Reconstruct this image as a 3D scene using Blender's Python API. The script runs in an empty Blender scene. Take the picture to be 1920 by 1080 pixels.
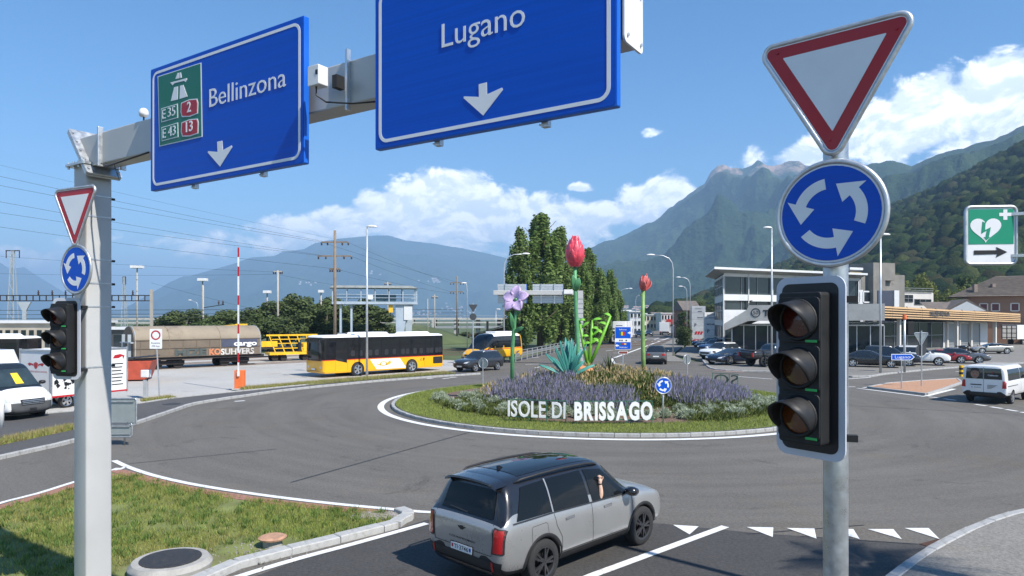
import bpy,bmesh,math,random
import numpy as np
from mathutils import Vector,Matrix
R=math.radians
random.seed(7);RNG=np.random.default_rng(11)
SC=bpy.context.scene
COL=SC.collection
# ---------------------------------------------------------------- camera, sky, sun, exposure
F,HX,HY,EYE=1300.0,960.0,598.0,4.15
cam=bpy.data.cameras.new('camera');camo=bpy.data.objects.new('camera',cam);COL.objects.link(camo)
camo.location=(0,0,EYE);camo.rotation_euler=(R(90),0,0)
cam.sensor_width=36;cam.lens=36*F/1920;cam.shift_y=(HY-540)/1920
cam.clip_start=.1;cam.clip_end=40000
SC.camera=camo
SUN_AZ,SUN_EL=132.0,48.0
SC.render.engine='CYCLES'
SC.cycles.use_denoising=True
SC.cycles.max_bounces=7;SC.cycles.diffuse_bounces=3;SC.cycles.glossy_bounces=3
SC.cycles.transparent_max_bounces=12;SC.cycles.volume_bounces=0
SC.cycles.caustics_reflective=False;SC.cycles.caustics_refractive=False
SC.view_settings.view_transform='Standard';SC.view_settings.look='None'
SC.view_settings.exposure=0.72;SC.view_settings.gamma=1.0;SC.view_settings.use_curve_mapping=False
sd=Vector((math.sin(R(SUN_AZ))*math.cos(R(SUN_EL)),math.cos(R(SUN_AZ))*math.cos(R(SUN_EL)),math.sin(R(SUN_EL))))
sl=bpy.data.lights.new('sun','SUN');sl.energy=4.9;sl.angle=R(.53);sl.color=(1,.945,.87)
so=bpy.data.objects.new('sun',sl);COL.objects.link(so);so.rotation_euler=(-sd).to_track_quat('-Z','Y').to_euler()


class NT:
    """small helper to wire nodes"""
    def __init__(s,tree):
        s.t=tree;s.n=tree.nodes;s.l=tree.links
    def node(s,typ,**kw):
        n=s.n.new(typ)
        for k,v in kw.items():setattr(n,k,v)
        return n
    def put(s,sock,v):
        if hasattr(v,'is_linked') or hasattr(v,'links'):s.l.new(v,sock)
        elif v is not None:sock.default_value=v
    def math(s,op,a,b=None,c=None,clamp=False):
        n=s.node('ShaderNodeMath',operation=op,use_clamp=clamp)
        for i,v in enumerate((a,b,c)):
            if v is not None:s.put(n.inputs[i],v)
        return n.outputs[0]
    def vmath(s,op,a,b=None,scale=None):
        n=s.node('ShaderNodeVectorMath',operation=op)
        s.put(n.inputs[0],a)
        if b is not None:s.put(n.inputs[1],b)
        if scale is not None:s.put(n.inputs['Scale'],scale)
        return n.outputs['Value'] if op in ('LENGTH','DOT_PRODUCT','DISTANCE') else n.outputs[0]
    def noise(s,vec,scale,detail=4,rough=.55,dist=0,col=False):
        n=s.node('ShaderNodeTexNoise');s.put(n.inputs['Vector'],vec)
        n.inputs['Scale'].default_value=scale;n.inputs['Detail'].default_value=detail
        n.inputs['Roughness'].default_value=rough;n.inputs['Distortion'].default_value=dist
        return n.outputs['Color' if col else 'Fac']
    def ramp(s,fac,stops,interp='LINEAR'):
        n=s.node('ShaderNodeValToRGB');s.put(n.inputs[0],fac);r=n.color_ramp;r.interpolation=interp
        while len(r.elements)<len(stops):r.elements.new(.5)
        for e,(p,c) in zip(r.elements,stops):
            e.position=p;e.color=(*c,1) if len(c)==3 else c
        return n.outputs[0]
    def mix(s,fac,a,b,typ='MIX'):
        n=s.node('ShaderNodeMix',data_type='RGBA',blend_type=typ)
        s.put(n.inputs[0],fac)
        for i,v in ((6,a),(7,b)):
            if isinstance(v,tuple):v=(*v,1) if len(v)==3 else v
            s.put(n.inputs[i],v)
        return n.outputs[2]
    def maprange(s,v,a,b,c=0.,d=1.,smooth=True):
        n=s.node('ShaderNodeMapRange',interpolation_type='SMOOTHSTEP' if smooth else 'LINEAR')
        s.put(n.inputs[0],v)
        for i,x in zip((1,2,3,4),(a,b,c,d)):s.put(n.inputs[i],x)
        return n.outputs[0]
    def sep(s,v):
        n=s.node('ShaderNodeSeparateXYZ');s.put(n.inputs[0],v);return n.outputs
    def comb(s,x=0.,y=0.,z=0.):
        n=s.node('ShaderNodeCombineXYZ')
        for i,v in enumerate((x,y,z)):s.put(n.inputs[i],v)
        return n.outputs[0]
    def bump(s,h,strength=.3,dist=.02):
        n=s.node('ShaderNodeBump');s.put(n.inputs['Height'],h)
        n.inputs['Strength'].default_value=strength;n.inputs['Distance'].default_value=dist
        return n.outputs[0]


def px_dir(px,py):
    u=math.atan2(px-HX,F);return u,math.atan((HY-py)/F*math.cos(u))


def make_world():
    w=bpy.data.worlds.new('World');SC.world=w;w.use_nodes=True;w.cycles.sampling_method='MANUAL';w.cycles.sample_map_resolution=256
    t=NT(w.node_tree);t.n.clear()
    out=t.node('ShaderNodeOutputWorld');bg=t.node('ShaderNodeBackground');bg.inputs[1].default_value=SKY_STRENGTH
    sky=t.node('ShaderNodeTexSky',sky_type='NISHITA',sun_disc=False)
    sky.sun_elevation=R(SUN_EL);sky.sun_rotation=R(SUN_AZ);sky.altitude=200;sky.air_density=1.0;sky.dust_density=.05;sky.ozone_density=3.2
    hs=t.node('ShaderNodeHueSaturation');hs.inputs['Saturation'].default_value=1.28;t.l.new(sky.outputs[0],hs.inputs['Color'])
    gen=t.node('ShaderNodeTexCoord').outputs['Generated']
    d=t.vmath('NORMALIZE',gen);x,y,z=t.sep(d)
    az=t.math('ARCTAN2',x,y);el=t.math('ARCSINE',z)

    warp=t.noise(d,5.5,5,.6,col=True);wx,wy,wz=t.sep(warp)
    az2=t.math('ADD',az,t.math('MULTIPLY',t.math('SUBTRACT',wx,.5),.11))
    el2=t.math('ADD',el,t.math('MULTIPLY',t.math('SUBTRACT',wy,.5),.055))
    blobs=[(820,385,110,62,1.35),(735,408,80,46,1.3),(620,428,85,34,1.1),(540,432,70,26,.9),(940,410,150,48,1.15),(1060,425,130,46,.8),(1235,362,82,40,1),(1180,400,80,36,.8),
             (1094,353,34,11,.85),(1880,175,130,78,1.1),(1760,205,110,66,1.05),(1680,245,110,60,1),(1560,285,110,34,.75),(1950,260,200,70,1),
             (1390,290,46,30,.48),(1221,240,20,9,.6),(40,490,90,34,.7),(140,530,90,34,.6),(700,465,420,30,.55),(2200,200,260,80,1),(-180,470,240,50,.8),(-500,380,200,60,.9)]
    m=None
    for px,py,a,b,k in blobs:
        u,v=px_dir(px,py)
        cu=math.cos(u)**2
        e=t.math('POWER',t.math('DIVIDE',t.math('SUBTRACT',az2,u),a/F*cu*1.12),2.)
        g=t.math('POWER',t.math('DIVIDE',t.math('SUBTRACT',el2,v),b/F*math.cos(u)*1.12),2.)
        q=t.math('MULTIPLY',t.math('SUBTRACT',1.0,t.math('ADD',e,g)),k)
        m=q if m is None else t.math('SMOOTH_MAX',m,q,.25)

    ring=t.noise(t.vmath('MULTIPLY',d,(1,1,2.2)),2.1,3,.5)
    behind=t.maprange(t.math('ABSOLUTE',az),.8,1.1)
    rm=t.math('SUBTRACT',t.math('MULTIPLY',t.math('SUBTRACT',ring,.47),6.),t.math('MULTIPLY',t.math('ABSOLUTE',t.math('SUBTRACT',el,.16)),6.))
    m=t.math('MAXIMUM',m,t.math('ADD',t.math('MULTIPLY',rm,behind),t.math('MULTIPLY',t.math('SUBTRACT',behind,1.),3.)))
    n1=t.noise(t.vmath('MULTIPLY',d,(1,1,1.5)),15,7,.62,.35)
    n1b=t.noise(t.vmath('MULTIPLY',t.vmath('ADD',d,(.006,-.002,.012)),(1,1,1.5)),15,7,.62,.35)
    f=t.math('ADD',m,t.math('MULTIPLY',t.math('SUBTRACT',n1,.5),2.9))
    dens=t.maprange(f,-.02,.5)
    lit=t.maprange(t.math('SUBTRACT',n1,n1b),-.07,.10)
    core=t.maprange(f,.35,2.0)
    low=t.noise(d,9,3,.5)
    lit2=t.math('ADD',t.math('MULTIPLY',lit,.65),t.math('MULTIPLY',low,.45),clamp=True)
    shade=t.mix(lit2,(5.6,6.6,8.2),(13.0,12.9,12.7))
    shade=t.mix(t.math('MULTIPLY',core,.35),shade,(8.6,9.4,10.6))
    colr=t.mix(t.math('MULTIPLY',dens,.96),hs.outputs[0],shade)
    t.l.new(colr,bg.inputs[0]);t.l.new(bg.outputs[0],out.inputs[0])


SKY_STRENGTH=.11
make_world()


# ---------------------------------------------------------------- placing by survey: photo column/row -> world
def G(px,py,z=0.):
    Y=F*(EYE-z)/(py-HY);return Vector(((px-HX)/F*Y,Y,z))
def P(px,py,Y):
    return Vector(((px-HX)/F*Y,Y,EYE+(HY-py)/F*Y))


# ---------------------------------------------------------------- materials
MATS={}
def mat(name,col=(.5,.5,.5),rough=.6,metal=0.,var=.12,vs=2.,bump=0.,bs=60.,bd=.01,coat=0.,spec=.5,dirt=None,aniso=None,rvar=.1):
    if name in MATS:return MATS[name]
    m=bpy.data.materials.new(name);m.use_nodes=True;MATS[name]=m
    t=NT(m.node_tree);b=t.n['Principled BSDF']
    co=t.node('ShaderNodeTexCoord').outputs['Object']
    sc=t.vmath('MULTIPLY',co,aniso) if aniso else co
    n=t.noise(sc,vs,6,.6)
    lo=tuple(max(0,c*(1-var)) for c in col);hi=tuple(min(1,c*(1+var)) for c in col)
    c=t.ramp(n,[(.3,lo),(.7,hi)])
    if dirt:
        dn=t.noise(sc,dirt[1],8,.65,.6)
        c=t.mix(t.maprange(dn,.56,.72,0,dirt[2]),c,dirt[0])
    t.l.new(c,b.inputs['Base Color'])
    if rvar:t.l.new(t.maprange(n,.25,.75,max(0,rough-rvar),min(1,rough+rvar)),b.inputs['Roughness'])
    else:b.inputs['Roughness'].default_value=rough
    b.inputs['Metallic'].default_value=metal;b.inputs['Coat Weight'].default_value=coat
    b.inputs['Coat Roughness'].default_value=.04
    b.inputs['Specular IOR Level'].default_value=spec
    if bump:t.l.new(t.bump(t.noise(sc,bs,4,.6),bump,bd),b.inputs['Normal'])
    return m
def paint(name,col,metal=0.,rough=.35,coat=.8,flake=0.):
    m=mat(name,col,rough,metal,.04,1.5,coat=coat,rvar=.05);return m
def glass_mat(name,tint=(.02,.025,.03),alpha=.25,rough=.03):
    """tinted pane: a mirror-like film over a see-through sheet"""
    if name in MATS:return MATS[name]
    m=bpy.data.materials.new(name);m.use_nodes=True;MATS[name]=m;t=NT(m.node_tree);t.n.clear()
    o=t.node('ShaderNodeOutputMaterial');tr=t.node('ShaderNodeBsdfTransparent');p=t.node('ShaderNodeBsdfPrincipled');mx=t.node('ShaderNodeMixShader')
    tr.inputs[0].default_value=(*[min(1,.25+alpha*.7+c) for c in tint],1)
    p.inputs['Base Color'].default_value=(*tint,1);p.inputs['Roughness'].default_value=rough;p.inputs['Specular IOR Level'].default_value=.6
    mx.inputs[0].default_value=1-alpha
    t.l.new(tr.outputs[0],mx.inputs[1]);t.l.new(p.outputs[0],mx.inputs[2]);t.l.new(mx.outputs[0],o.inputs[0]);return m
def lens_mat(name,col,rough=.12):
    if name in MATS:return MATS[name]
    m=mat(name,col,rough,0,.25,30,bump=.5,bs=90,bd=.004,coat=1.);return m


# ---------------------------------------------------------------- mesh builder and object bookkeeping
class MB:
    def __init__(s):s.v=[];s.f=[];s.m=[]
    def add(s,vs,fs,mi=0):
        o=len(s.v);s.v+=[tuple(v) for v in vs];s.f+=[tuple(i+o for i in f) for f in fs];s.m+=[mi]*len(fs);return s
    def box(s,x0,x1,y0,y1,z0,z1,mi=0,M=None):
        vs=[Vector((x,y,z)) for z in (z0,z1) for y in (y0,y1) for x in (x0,x1)]
        if M is not None:vs=[M @ v for v in vs]
        return s.add(vs,[(0,2,3,1),(4,5,7,6),(0,1,5,4),(2,6,7,3),(0,4,6,2),(1,3,7,5)],mi)
    def beam(s,a,b,w,h=None,mi=0,up=(0,0,1)):
        """rectangular bar from a to b, w wide, h tall"""
        a,b=Vector(a),Vector(b);h=h or w;d=(b-a).normalized();up=Vector(up)
        if abs(d.dot(up))>.98:up=Vector((1,0,0))
        r=d.cross(up).normalized()*w/2;u=r.cross(d).normalized()*h/2
        vs=[p+i*r+j*u for p in (a,b) for i,j in ((-1,-1),(1,-1),(1,1),(-1,1))]
        return s.add(vs,[(3,2,1,0),(4,5,6,7),(0,1,5,4),(1,2,6,5),(2,3,7,6),(3,0,4,7)],mi)
    def tube(s,pts,r,n=8,mi=0,caps=True):
        pts=[Vector(p) for p in pts];rs=r if isinstance(r,(list,tuple)) else [r]*len(pts)
        rings=[];ref=None
        for i,p in enumerate(pts):
            d=((pts[min(i+1,len(pts)-1)]-pts[max(i-1,0)])).normalized()
            if ref is None:ref=Vector((0,0,1)) if abs(d.z)<.9 else Vector((1,0,0))
            a=d.cross(ref);a=a.normalized() if a.length>1e-6 else d.orthogonal().normalized();b=d.cross(a).normalized();ref=-b if False else ref
            rings.append([p+(a*math.cos(2*math.pi*k/n)+b*math.sin(2*math.pi*k/n))*rs[i] for k in range(n)])
        fs=[(i*n+k,i*n+(k+1) % n,(i+1)*n+(k+1) % n,(i+1)*n+k) for i in range(len(pts)-1) for k in range(n)]
        if caps:fs+=[tuple(range(n))[::-1],tuple(range((len(pts)-1)*n,len(pts)*n))]
        return s.add([v for r_ in rings for v in r_],fs,mi)
    def lathe(s,prof,n=20,mi=0,M=None,caps=True):
        """profile [(r, z)] turned about z"""
        vs=[Vector((r*math.cos(2*math.pi*k/n),r*math.sin(2*math.pi*k/n),z)) for r,z in prof for k in range(n)]
        if M is not None:vs=[M @ v for v in vs]
        L=len(prof)
        fs=[(i*n+k,i*n+(k+1) % n,(i+1)*n+(k+1) % n,(i+1)*n+k) for i in range(L-1) for k in range(n)]
        if caps:fs+=[tuple(range(n))[::-1],tuple(range((L-1)*n,L*n))]
        return s.add(vs,fs,mi)
    def prism(s,poly,o,ax,ay,depth,mi=0):
        """2-D polygon in the plane (o, ax, ay), pushed back by the vector depth"""
        o,ax,ay,dp=Vector(o),Vector(ax),Vector(ay),Vector(depth);n=len(poly)
        vs=[o+ax*p[0]+ay*p[1] for p in poly];vs+=[v+dp for v in vs]
        return s.add(vs,[tuple(range(n)),tuple(range(2*n-1,n-1,-1))]+[(i,i+n,(i+1) % n+n,(i+1) % n) for i in range(n)],mi)
    def ringprism(s,outer,inner,o,ax,ay,depth,mi=0):
        o,ax,ay,dp=Vector(o),Vector(ax),Vector(ay),Vector(depth);n=len(outer)
        A=[o+ax*p[0]+ay*p[1] for p in outer];B=[o+ax*p[0]+ay*p[1] for p in inner]
        vs=A+B+[v+dp for v in A]+[v+dp for v in B];fs=[]
        for i in range(n):
            j=(i+1) % n
            fs+=[(i,j,n+j,n+i),(2*n+i,3*n+i,3*n+j,2*n+j),(i,2*n+i,2*n+j,j),(n+i,n+j,3*n+j,3*n+i)]
        return s.add(vs,fs,mi)
    def quad(s,a,b,c,d,mi=0):return s.add([a,b,c,d],[(0,1,2,3)],mi)
    def poly(s,pts,mi=0):return s.add(pts,[tuple(range(len(pts)))],mi)
    def mesh(s,name,mats,smooth=False):
        me=bpy.data.meshes.new(name);me.from_pydata(s.v,[],s.f)
        for x in (mats if isinstance(mats,(list,tuple)) else [mats]):me.materials.append(x)
        if any(s.m):me.polygons.foreach_set('material_index',s.m)
        if smooth:me.polygons.foreach_set('use_smooth',[True]*len(s.f))
        me.update();return me
    def build(s,name,mats,parent=None,smooth=False,bevel=0,angle=None,**tags):
        me=s.mesh(name,mats,smooth or angle is not None)
        bm=bmesh.new();bm.from_mesh(me);bmesh.ops.recalc_face_normals(bm,faces=bm.faces);bm.to_mesh(me);bm.free()
        o=link(name,me,parent)
        if angle is not None:sharp(me,angle)
        if bevel:
            b=o.modifiers.new('bevel','BEVEL');b.width=bevel;b.segments=2;b.limit_method='ANGLE';b.harden_normals=False
        if tags:tag(o,**tags)
        return o
def sharp(me,angle=35):
    me.set_sharp_from_angle(angle=R(angle))
def link(name,data,parent=None):
    o=bpy.data.objects.new(name,data);COL.objects.link(o)
    if parent is not None:o.parent=parent
    return o
def tag(o,label=None,cat=None,group=None,kind=None):
    for k,v in (('label',label),('category',cat),('group',group),('kind',kind)):
        if v:o[k]=v
    return o
def thing(name,label,cat,loc=(0,0,0),rz=0.,group=None):
    o=link(name,None);o.location=loc;o.rotation_euler=(0,0,rz);o.empty_display_size=.2
    return tag(o,label,cat,group)
def copy_tree(o,parent=None,label=None,group=None,loc=None,rz=None,scale=None):
    c=o.copy();COL.objects.link(c);c.parent=parent
    for ch in [k for k in o.children]:copy_tree(ch,c)
    if label:c['label']=label
    if group:c['group']=group
    if loc is not None:c.location=loc
    if rz is not None:c.rotation_euler=(0,0,rz)
    if scale is not None:c.scale=scale if isinstance(scale,(tuple,list)) else (scale,)*3
    return c
def structure(o):o['kind']='structure';return o
def evaluated(o):
    """mesh of an object with its modifiers applied; the helper object is removed"""
    vl=TMP.view_layers[0];vl.update();return bpy.data.meshes.new_from_object(o.evaluated_get(vl.depsgraph))
TMP=bpy.data.scenes.new('workbench')
_tc={}
def text_mesh(body,bold=0.,res=3,font_ext=.0):
    k=(body,bold,res)
    if k in _tc:return _tc[k]
    c=bpy.data.curves.new('lettering','FONT');c.body=body;c.resolution_u=res;c.offset=bold;c.size=1.
    o=bpy.data.objects.new('lettering',c);TMP.collection.objects.link(o)
    me=evaluated(o);bpy.data.objects.remove(o);bpy.data.curves.remove(c)
    v=np.array([p.co[:] for p in me.vertices]);f=[tuple(p.vertices) for p in me.polygons];bpy.data.meshes.remove(me)
    v[:,0]-=v[:,0].min();_tc[k]=(v,f);return _tc[k]
def letters(mb,body,o,ax,ay,cap,width=None,bold=.0,depth=None,mi=0,center=False,res=3):
    """flat (or solid) lettering, cap = height of a capital, width = full width of the line"""
    v,f=text_mesh(body,bold,res);v=v.copy()
    sc=cap/.73;w=v[:,0].max()*sc;kx=(width/w if width else 1.)*sc
    o,ax,ay=Vector(o),Vector(ax),Vector(ay);off=-.5*v[:,0].max()*kx if center else 0
    pts=[o+ax*(p[0]*kx+off)+ay*(p[1]*sc) for p in v]
    if depth is None:mb.add(pts,f,mi);return mb
    dp=Vector(depth);n=len(pts);ed={}
    for q in f:
        for i in range(len(q)):
            e=(q[i],q[(i+1) % len(q)]);ed[e]=1
    side=[(a,a+n,b+n,b) for (a,b) in ed if (b,a) not in ed]
    mb.add(pts+[p+dp for p in pts],list(f)+[tuple(i+n for i in reversed(q)) for q in f]+side,mi);return mb
def rrect(w,h,r,n=5,cx=0.,cy=0.):
    out=[]
    for sx,sy,a0 in ((1,1,0),(-1,1,90),(-1,-1,180),(1,-1,270)):
        for k in range(n+1):
            a=R(a0+90*k/n);out.append((cx+sx*(w/2-r)+r*math.cos(a),cy+sy*(h/2-r)+r*math.sin(a)))
    return out
def circle(r,n=40,cx=0.,cy=0.):return [(cx+r*math.cos(2*math.pi*k/n),cy+r*math.sin(2*math.pi*k/n)) for k in range(n)]
def rtri(side,r,n=6):
    """point-down triangle with rounded corners, centred on its box; side = full side without rounding"""
    h=side*math.sqrt(3)/2;c=[(-side/2,h/3),(side/2,h/3),(0,-2*h/3)];out=[]
    for i,a0 in ((1,-30),(0,90),(2,210)):
        x,y=c[i];L=math.hypot(x,y);k=2*r/L;cx,cy=x*(1-k),y*(1-k)
        for j in range(n+1):a=R(a0+120*j/n);out.append((cx+r*math.cos(a),cy+r*math.sin(a)))
    return out
# ---- value noise for terrain and foliage
_perm=np.random.default_rng(3).random((256,256))
def vnoise(x,y):
    xi=np.floor(x).astype(int);yi=np.floor(y).astype(int);fx=x-xi;fy=y-yi
    fx=fx*fx*(3-2*fx);fy=fy*fy*(3-2*fy)
    g=lambda a,b:_perm[a&255,b&255]
    return (g(xi,yi)*(1-fx)+g(xi+1,yi)*fx)*(1-fy)+(g(xi,yi+1)*(1-fx)+g(xi+1,yi+1)*fx)*fy
def fbm(x,y,o=5,ridged=False):
    a=1.;s=0.;t=0.
    for i in range(o):
        n=vnoise(x+37.1*i,y+11.7*i);n=1-np.abs(2*n-1) if ridged else n
        s=s+a*n;t+=a;a*=.5;x=x*2.03;y=y*2.03
    return s/t
def np_mesh(name,v,f,mats,smooth=False,mi=None):
    """mesh from arrays; f is (n, k) with one k"""
    me=bpy.data.meshes.new(name);v=np.asarray(v,np.float32);f=np.asarray(f,np.int32);n,k=f.shape
    me.vertices.add(len(v));me.vertices.foreach_set('co',v.ravel())
    me.loops.add(n*k);me.loops.foreach_set('vertex_index',f.ravel())
    me.polygons.add(n);me.polygons.foreach_set('loop_start',np.arange(0,n*k,k,dtype=np.int32));me.polygons.foreach_set('loop_total',np.full(n,k,np.int32))
    if smooth:me.polygons.foreach_set('use_smooth',np.ones(n,bool))
    for x in (mats if isinstance(mats,(list,tuple)) else [mats]):me.materials.append(x)
    if mi is not None:me.polygons.foreach_set('material_index',np.asarray(mi,np.int32))
    me.update(calc_edges=True);return me
# ================================================================ the setting: terrain
def forest_mat(name,cols,big,fine,rock=None,rock_lo=0,rock_hi=1,bumpd=6.):
    m=bpy.data.materials.new(name);m.use_nodes=True;t=NT(m.node_tree);b=t.n['Principled BSDF']
    co=t.node('ShaderNodeNewGeometry');pos=co.outputs['Position']
    n=t.noise(pos,big,6,.6);n2=t.noise(pos,fine,3,.7)
    c=t.ramp(n,[(.3,cols[0]),(.52,cols[1]),(.72,cols[2])])
    c=t.mix(t.maprange(n2,.3,.7),c,t.mix(.55,c,cols[0]))
    if rock:
        z=t.sep(pos)[2];nz=t.sep(co.outputs['Normal'])[2]
        k=t.math('MULTIPLY',t.maprange(z,rock_lo,rock_hi),t.maprange(t.noise(pos,big*2.5,8,.7),.45,.58))
        c=t.mix(k,c,rock)
    t.l.new(c,b.inputs['Base Color']);b.inputs['Roughness'].default_value=.95;b.inputs['Specular IOR Level'].default_value=.1
    t.l.new(t.bump(n2,1.,bumpd),b.inputs['Normal']);return m


def mountain(name,ridge,r0,r1,r2,material,gul=.2,gscale=900.,shape=1.15,na=220,nr=70,z0=0.,jag=.012,seed=0.,label=None):
    """terrain whose skyline follows surveyed ridge points (photo column, row) at the distance r1"""
    px=np.array([p[0] for p in ridge],float);py=np.array([p[1] for p in ridge],float)
    azs=np.arctan2(px-HX,F);hs=(HY-py)/F
    az=np.linspace(azs[0],azs[-1],na);hr=np.interp(az,azs,hs)*np.cos(az)*r1+EYE
    rr=np.concatenate([np.linspace(r0,r1,nr),np.linspace(r1,r2,14)[1:]])
    A,RR=np.meshgrid(az,rr,indexing='ij');X=RR*np.sin(A);Y=RR*np.cos(A)
    t=np.clip((RR-r0)/(r1-r0),0,1);back=np.clip((RR-r1)/(r2-r1),0,1)
    H=hr[:,None]*np.ones_like(RR)
    base=t**shape*(1-.75*back)
    g=fbm(X/gscale+seed,Y/gscale+seed,6,True)-.62
    w=np.sin(np.pi*np.clip(t,0,1)**.8)*(1-back)
    Z=z0+(H-z0)*base+H*gul*g*w*1.6+H*.12*(fbm(X/gscale*3+5,Y/gscale*3,5,True)-.6)*w
    Z+=H*jag*(fbm(X/gscale*9+3,Y/gscale*9,3)-.5)*2*t

    lim=(hr[:,None]-EYE)/r1*RR*(.97-.0*t)+EYE
    Z=np.where(t<.995,np.minimum(Z,np.maximum(lim,z0)),Z)
    Z[:,0]=z0-3
    v=np.stack([X,Y,Z],-1).reshape(-1,3);n=len(rr)
    i,j=np.meshgrid(np.arange(na-1),np.arange(n-1),indexing='ij');q=(i*n+j).ravel()
    me=np_mesh(name,v,np.stack([q,q+n,q+n+1,q+1],-1),material,True)
    o=structure(link(name,me))
    if label:o['label']=label
    return o


m_far=forest_mat('far_forest',[(.02,.04,.028),(.035,.062,.035),(.07,.10,.05)],.0016,.012,bumpd=25)
m_midm=forest_mat('mountain_forest',[(.016,.034,.018),(.028,.054,.024),(.062,.09,.036)],.0022,.018,rock=(.36,.25,.19),rock_lo=620,rock_hi=930,bumpd=22)
m_ridge=forest_mat('ridge_forest',[(.016,.034,.016),(.032,.058,.024),(.07,.085,.038)],.005,.045,bumpd=9)
m_hill=forest_mat('hill_soil',[(.02,.034,.014),(.03,.05,.02),(.045,.065,.028)],.01,.1,bumpd=1.5)
mountain('far_mountain',[(-700,500),(-300,494),(-100,490),(0,492),(20,505),(45,500),(75,520),(120,548),(170,575),(260,590)],8600,11000,12800,m_far,gscale=1700)
mountain('left_mountain',[(180,588),(230,580),(285,549),(320,528),(347,517),(352,519),(400,505),(440,494),(470,483),(515,480),(530,472),(570,467),(590,456),(640,447),(700,442),(730,442),(760,451),(800,455),(850,463),(900,472),
          (950,484),(1000,490),(1060,498),(1110,515),(1180,540),(1260,575)],5200,8000,10500,m_far,gscale=1100,gul=.42,jag=.006,seed=3)
mountain('right_mountain',[(1020,570),(1060,520),(1090,478),(1110,464),(1140,450),(1170,440),(1200,427),(1240,404),(1270,380),(1300,358),(1322,344),(1332,326),(1345,314),(1356,312),(1370,317),(1392,320),(1402,315),(1418,304),(1432,305),
          (1450,312),(1464,309),(1480,302),(1495,304),(1520,313),(1560,318),(1620,330),(1700,338),(1800,345),(2000,350),(2300,380)],1500,4200,5700,m_midm,gscale=700,gul=.40,shape=1.2,na=380,nr=120,jag=.03,seed=9)
mountain('middle_ridge',[(1150,585),(1280,560),(1380,520),(1450,440),(1520,372),(1570,335),(1612,312),(1640,304),(1662,301),(1690,306),(1710,311),(1740,296),(1780,282),(1830,272),(1880,255),(1920,234),(2000,205),(2200,160),(2500,130)],900,2500,3300,
         m_ridge,gscale=330,gul=.4,shape=1.1,na=260,nr=80,jag=.016,seed=5)
HILL=[(1235,598),(1290,575),(1340,556),(1400,535),(1470,505),(1560,462),(1620,425),(1680,394),(1710,380),(1760,360),(1800,340),(1840,318),(1880,296),(1920,277),(1980,250),(2100,215),(2300,190)]
hill=mountain('near_hill',HILL,330,1000,1400,m_hill,gscale=170,gul=.16,shape=.95,na=160,nr=90,jag=.01,seed=2)


def forest(name,base,count,rng,lab,rmin,rmax,azmin,azmax,size,keep=None,cols=None):
    """wood on a slope: thousands of separate crowns that read as one mass, joined in one mesh"""
    bpy.context.view_layer.update()
    hv=np.array([v.co[:] for v in base.data.vertices]);na,n=160,103
    Zg=hv[:,2].reshape(na,n);az=np.arctan2(hv[:,0],hv[:,1]).reshape(na,n)[:,5];rr=np.hypot(hv[:,0],hv[:,1]).reshape(na,n)[3]
    a=rng.uniform(azmin,azmax,count);r=np.sqrt(rng.uniform(rmin**2,rmax**2,count))
    ia=np.clip(np.searchsorted(az,a),1,na-1);ir=np.clip(np.searchsorted(rr,r),1,n-1)
    fa=(a-az[ia-1])/(az[ia]-az[ia-1]);fr=np.clip((r-rr[ir-1])/(rr[ir]-rr[ir-1]),0,1)
    z=(Zg[ia-1,ir-1]*(1-fa)+Zg[ia,ir-1]*fa)*(1-fr)+(Zg[ia-1,ir]*(1-fa)+Zg[ia,ir]*fa)*fr
    pos=np.stack([r*np.sin(a),r*np.cos(a),z],-1)
    if keep is not None:k=keep(pos);pos=pos[k]
    bm=bmesh.new();bmesh.ops.create_icosphere(bm,subdivisions=2,radius=1);bv=np.array([v.co[:] for v in bm.verts]);bf=np.array([[v.index for v in f.verts] for f in bm.faces]);bm.free()
    V=[];Fc=[];Cc=[]
    nb=len(bv)
    for i,p in enumerate(pos):
        s=size*rng.uniform(.6,1.35);k=bv*(1+rng.uniform(-.26,.3,(nb,1)));k=k*np.array([s*rng.uniform(.85,1.2),s*rng.uniform(.85,1.2),s*rng.uniform(.8,1.25)])
        V.append(k+p+np.array([0,0,s*.45]));Fc.append(bf+i*nb);c=cols[rng.integers(len(cols))]*rng.uniform(.75,1.25)
        Cc.append(np.tile(np.append(c,1),(nb,1)))
    me=np_mesh(name,np.concatenate(V),np.concatenate(Fc),leaf_attr_mat,False)
    ca=me.color_attributes.new('tone','FLOAT_COLOR','POINT');ca.data.foreach_set('color',np.concatenate(Cc).astype(np.float32).ravel())
    return tag(link(name,me),lab,'forest',kind='stuff')


def make_leaf_attr():
    m=bpy.data.materials.new('wood_leaves');m.use_nodes=True;t=NT(m.node_tree);b=t.n['Principled BSDF']
    at=t.node('ShaderNodeAttribute',attribute_name='tone');pos=t.node('ShaderNodeNewGeometry').outputs['Position']
    n=t.noise(pos,.9,4,.7)
    t.l.new(t.mix(t.maprange(n,.35,.65),t.mix(.45,at.outputs['Color'],(.01,.016,.006)),at.outputs['Color']),b.inputs['Base Color'])
    b.inputs['Roughness'].default_value=.9;b.inputs['Specular IOR Level'].default_value=0.
    t.l.new(t.bump(n,1.,1.6),b.inputs['Normal']);return m
leaf_attr_mat=make_leaf_attr()
_g=[np.array(c) for c in ((.030,.052,.018),(.042,.066,.022),(.055,.076,.026),(.026,.044,.02),(.07,.085,.03),(.06,.06,.028))]
def _clear(p):
    az=np.arctan2(p[:,0],p[:,1]);c=P(1752,408,690)
    return ~((np.abs(p[:,0]-c.x)<22)&(np.abs(p[:,1]-c.y)<40))
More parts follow.
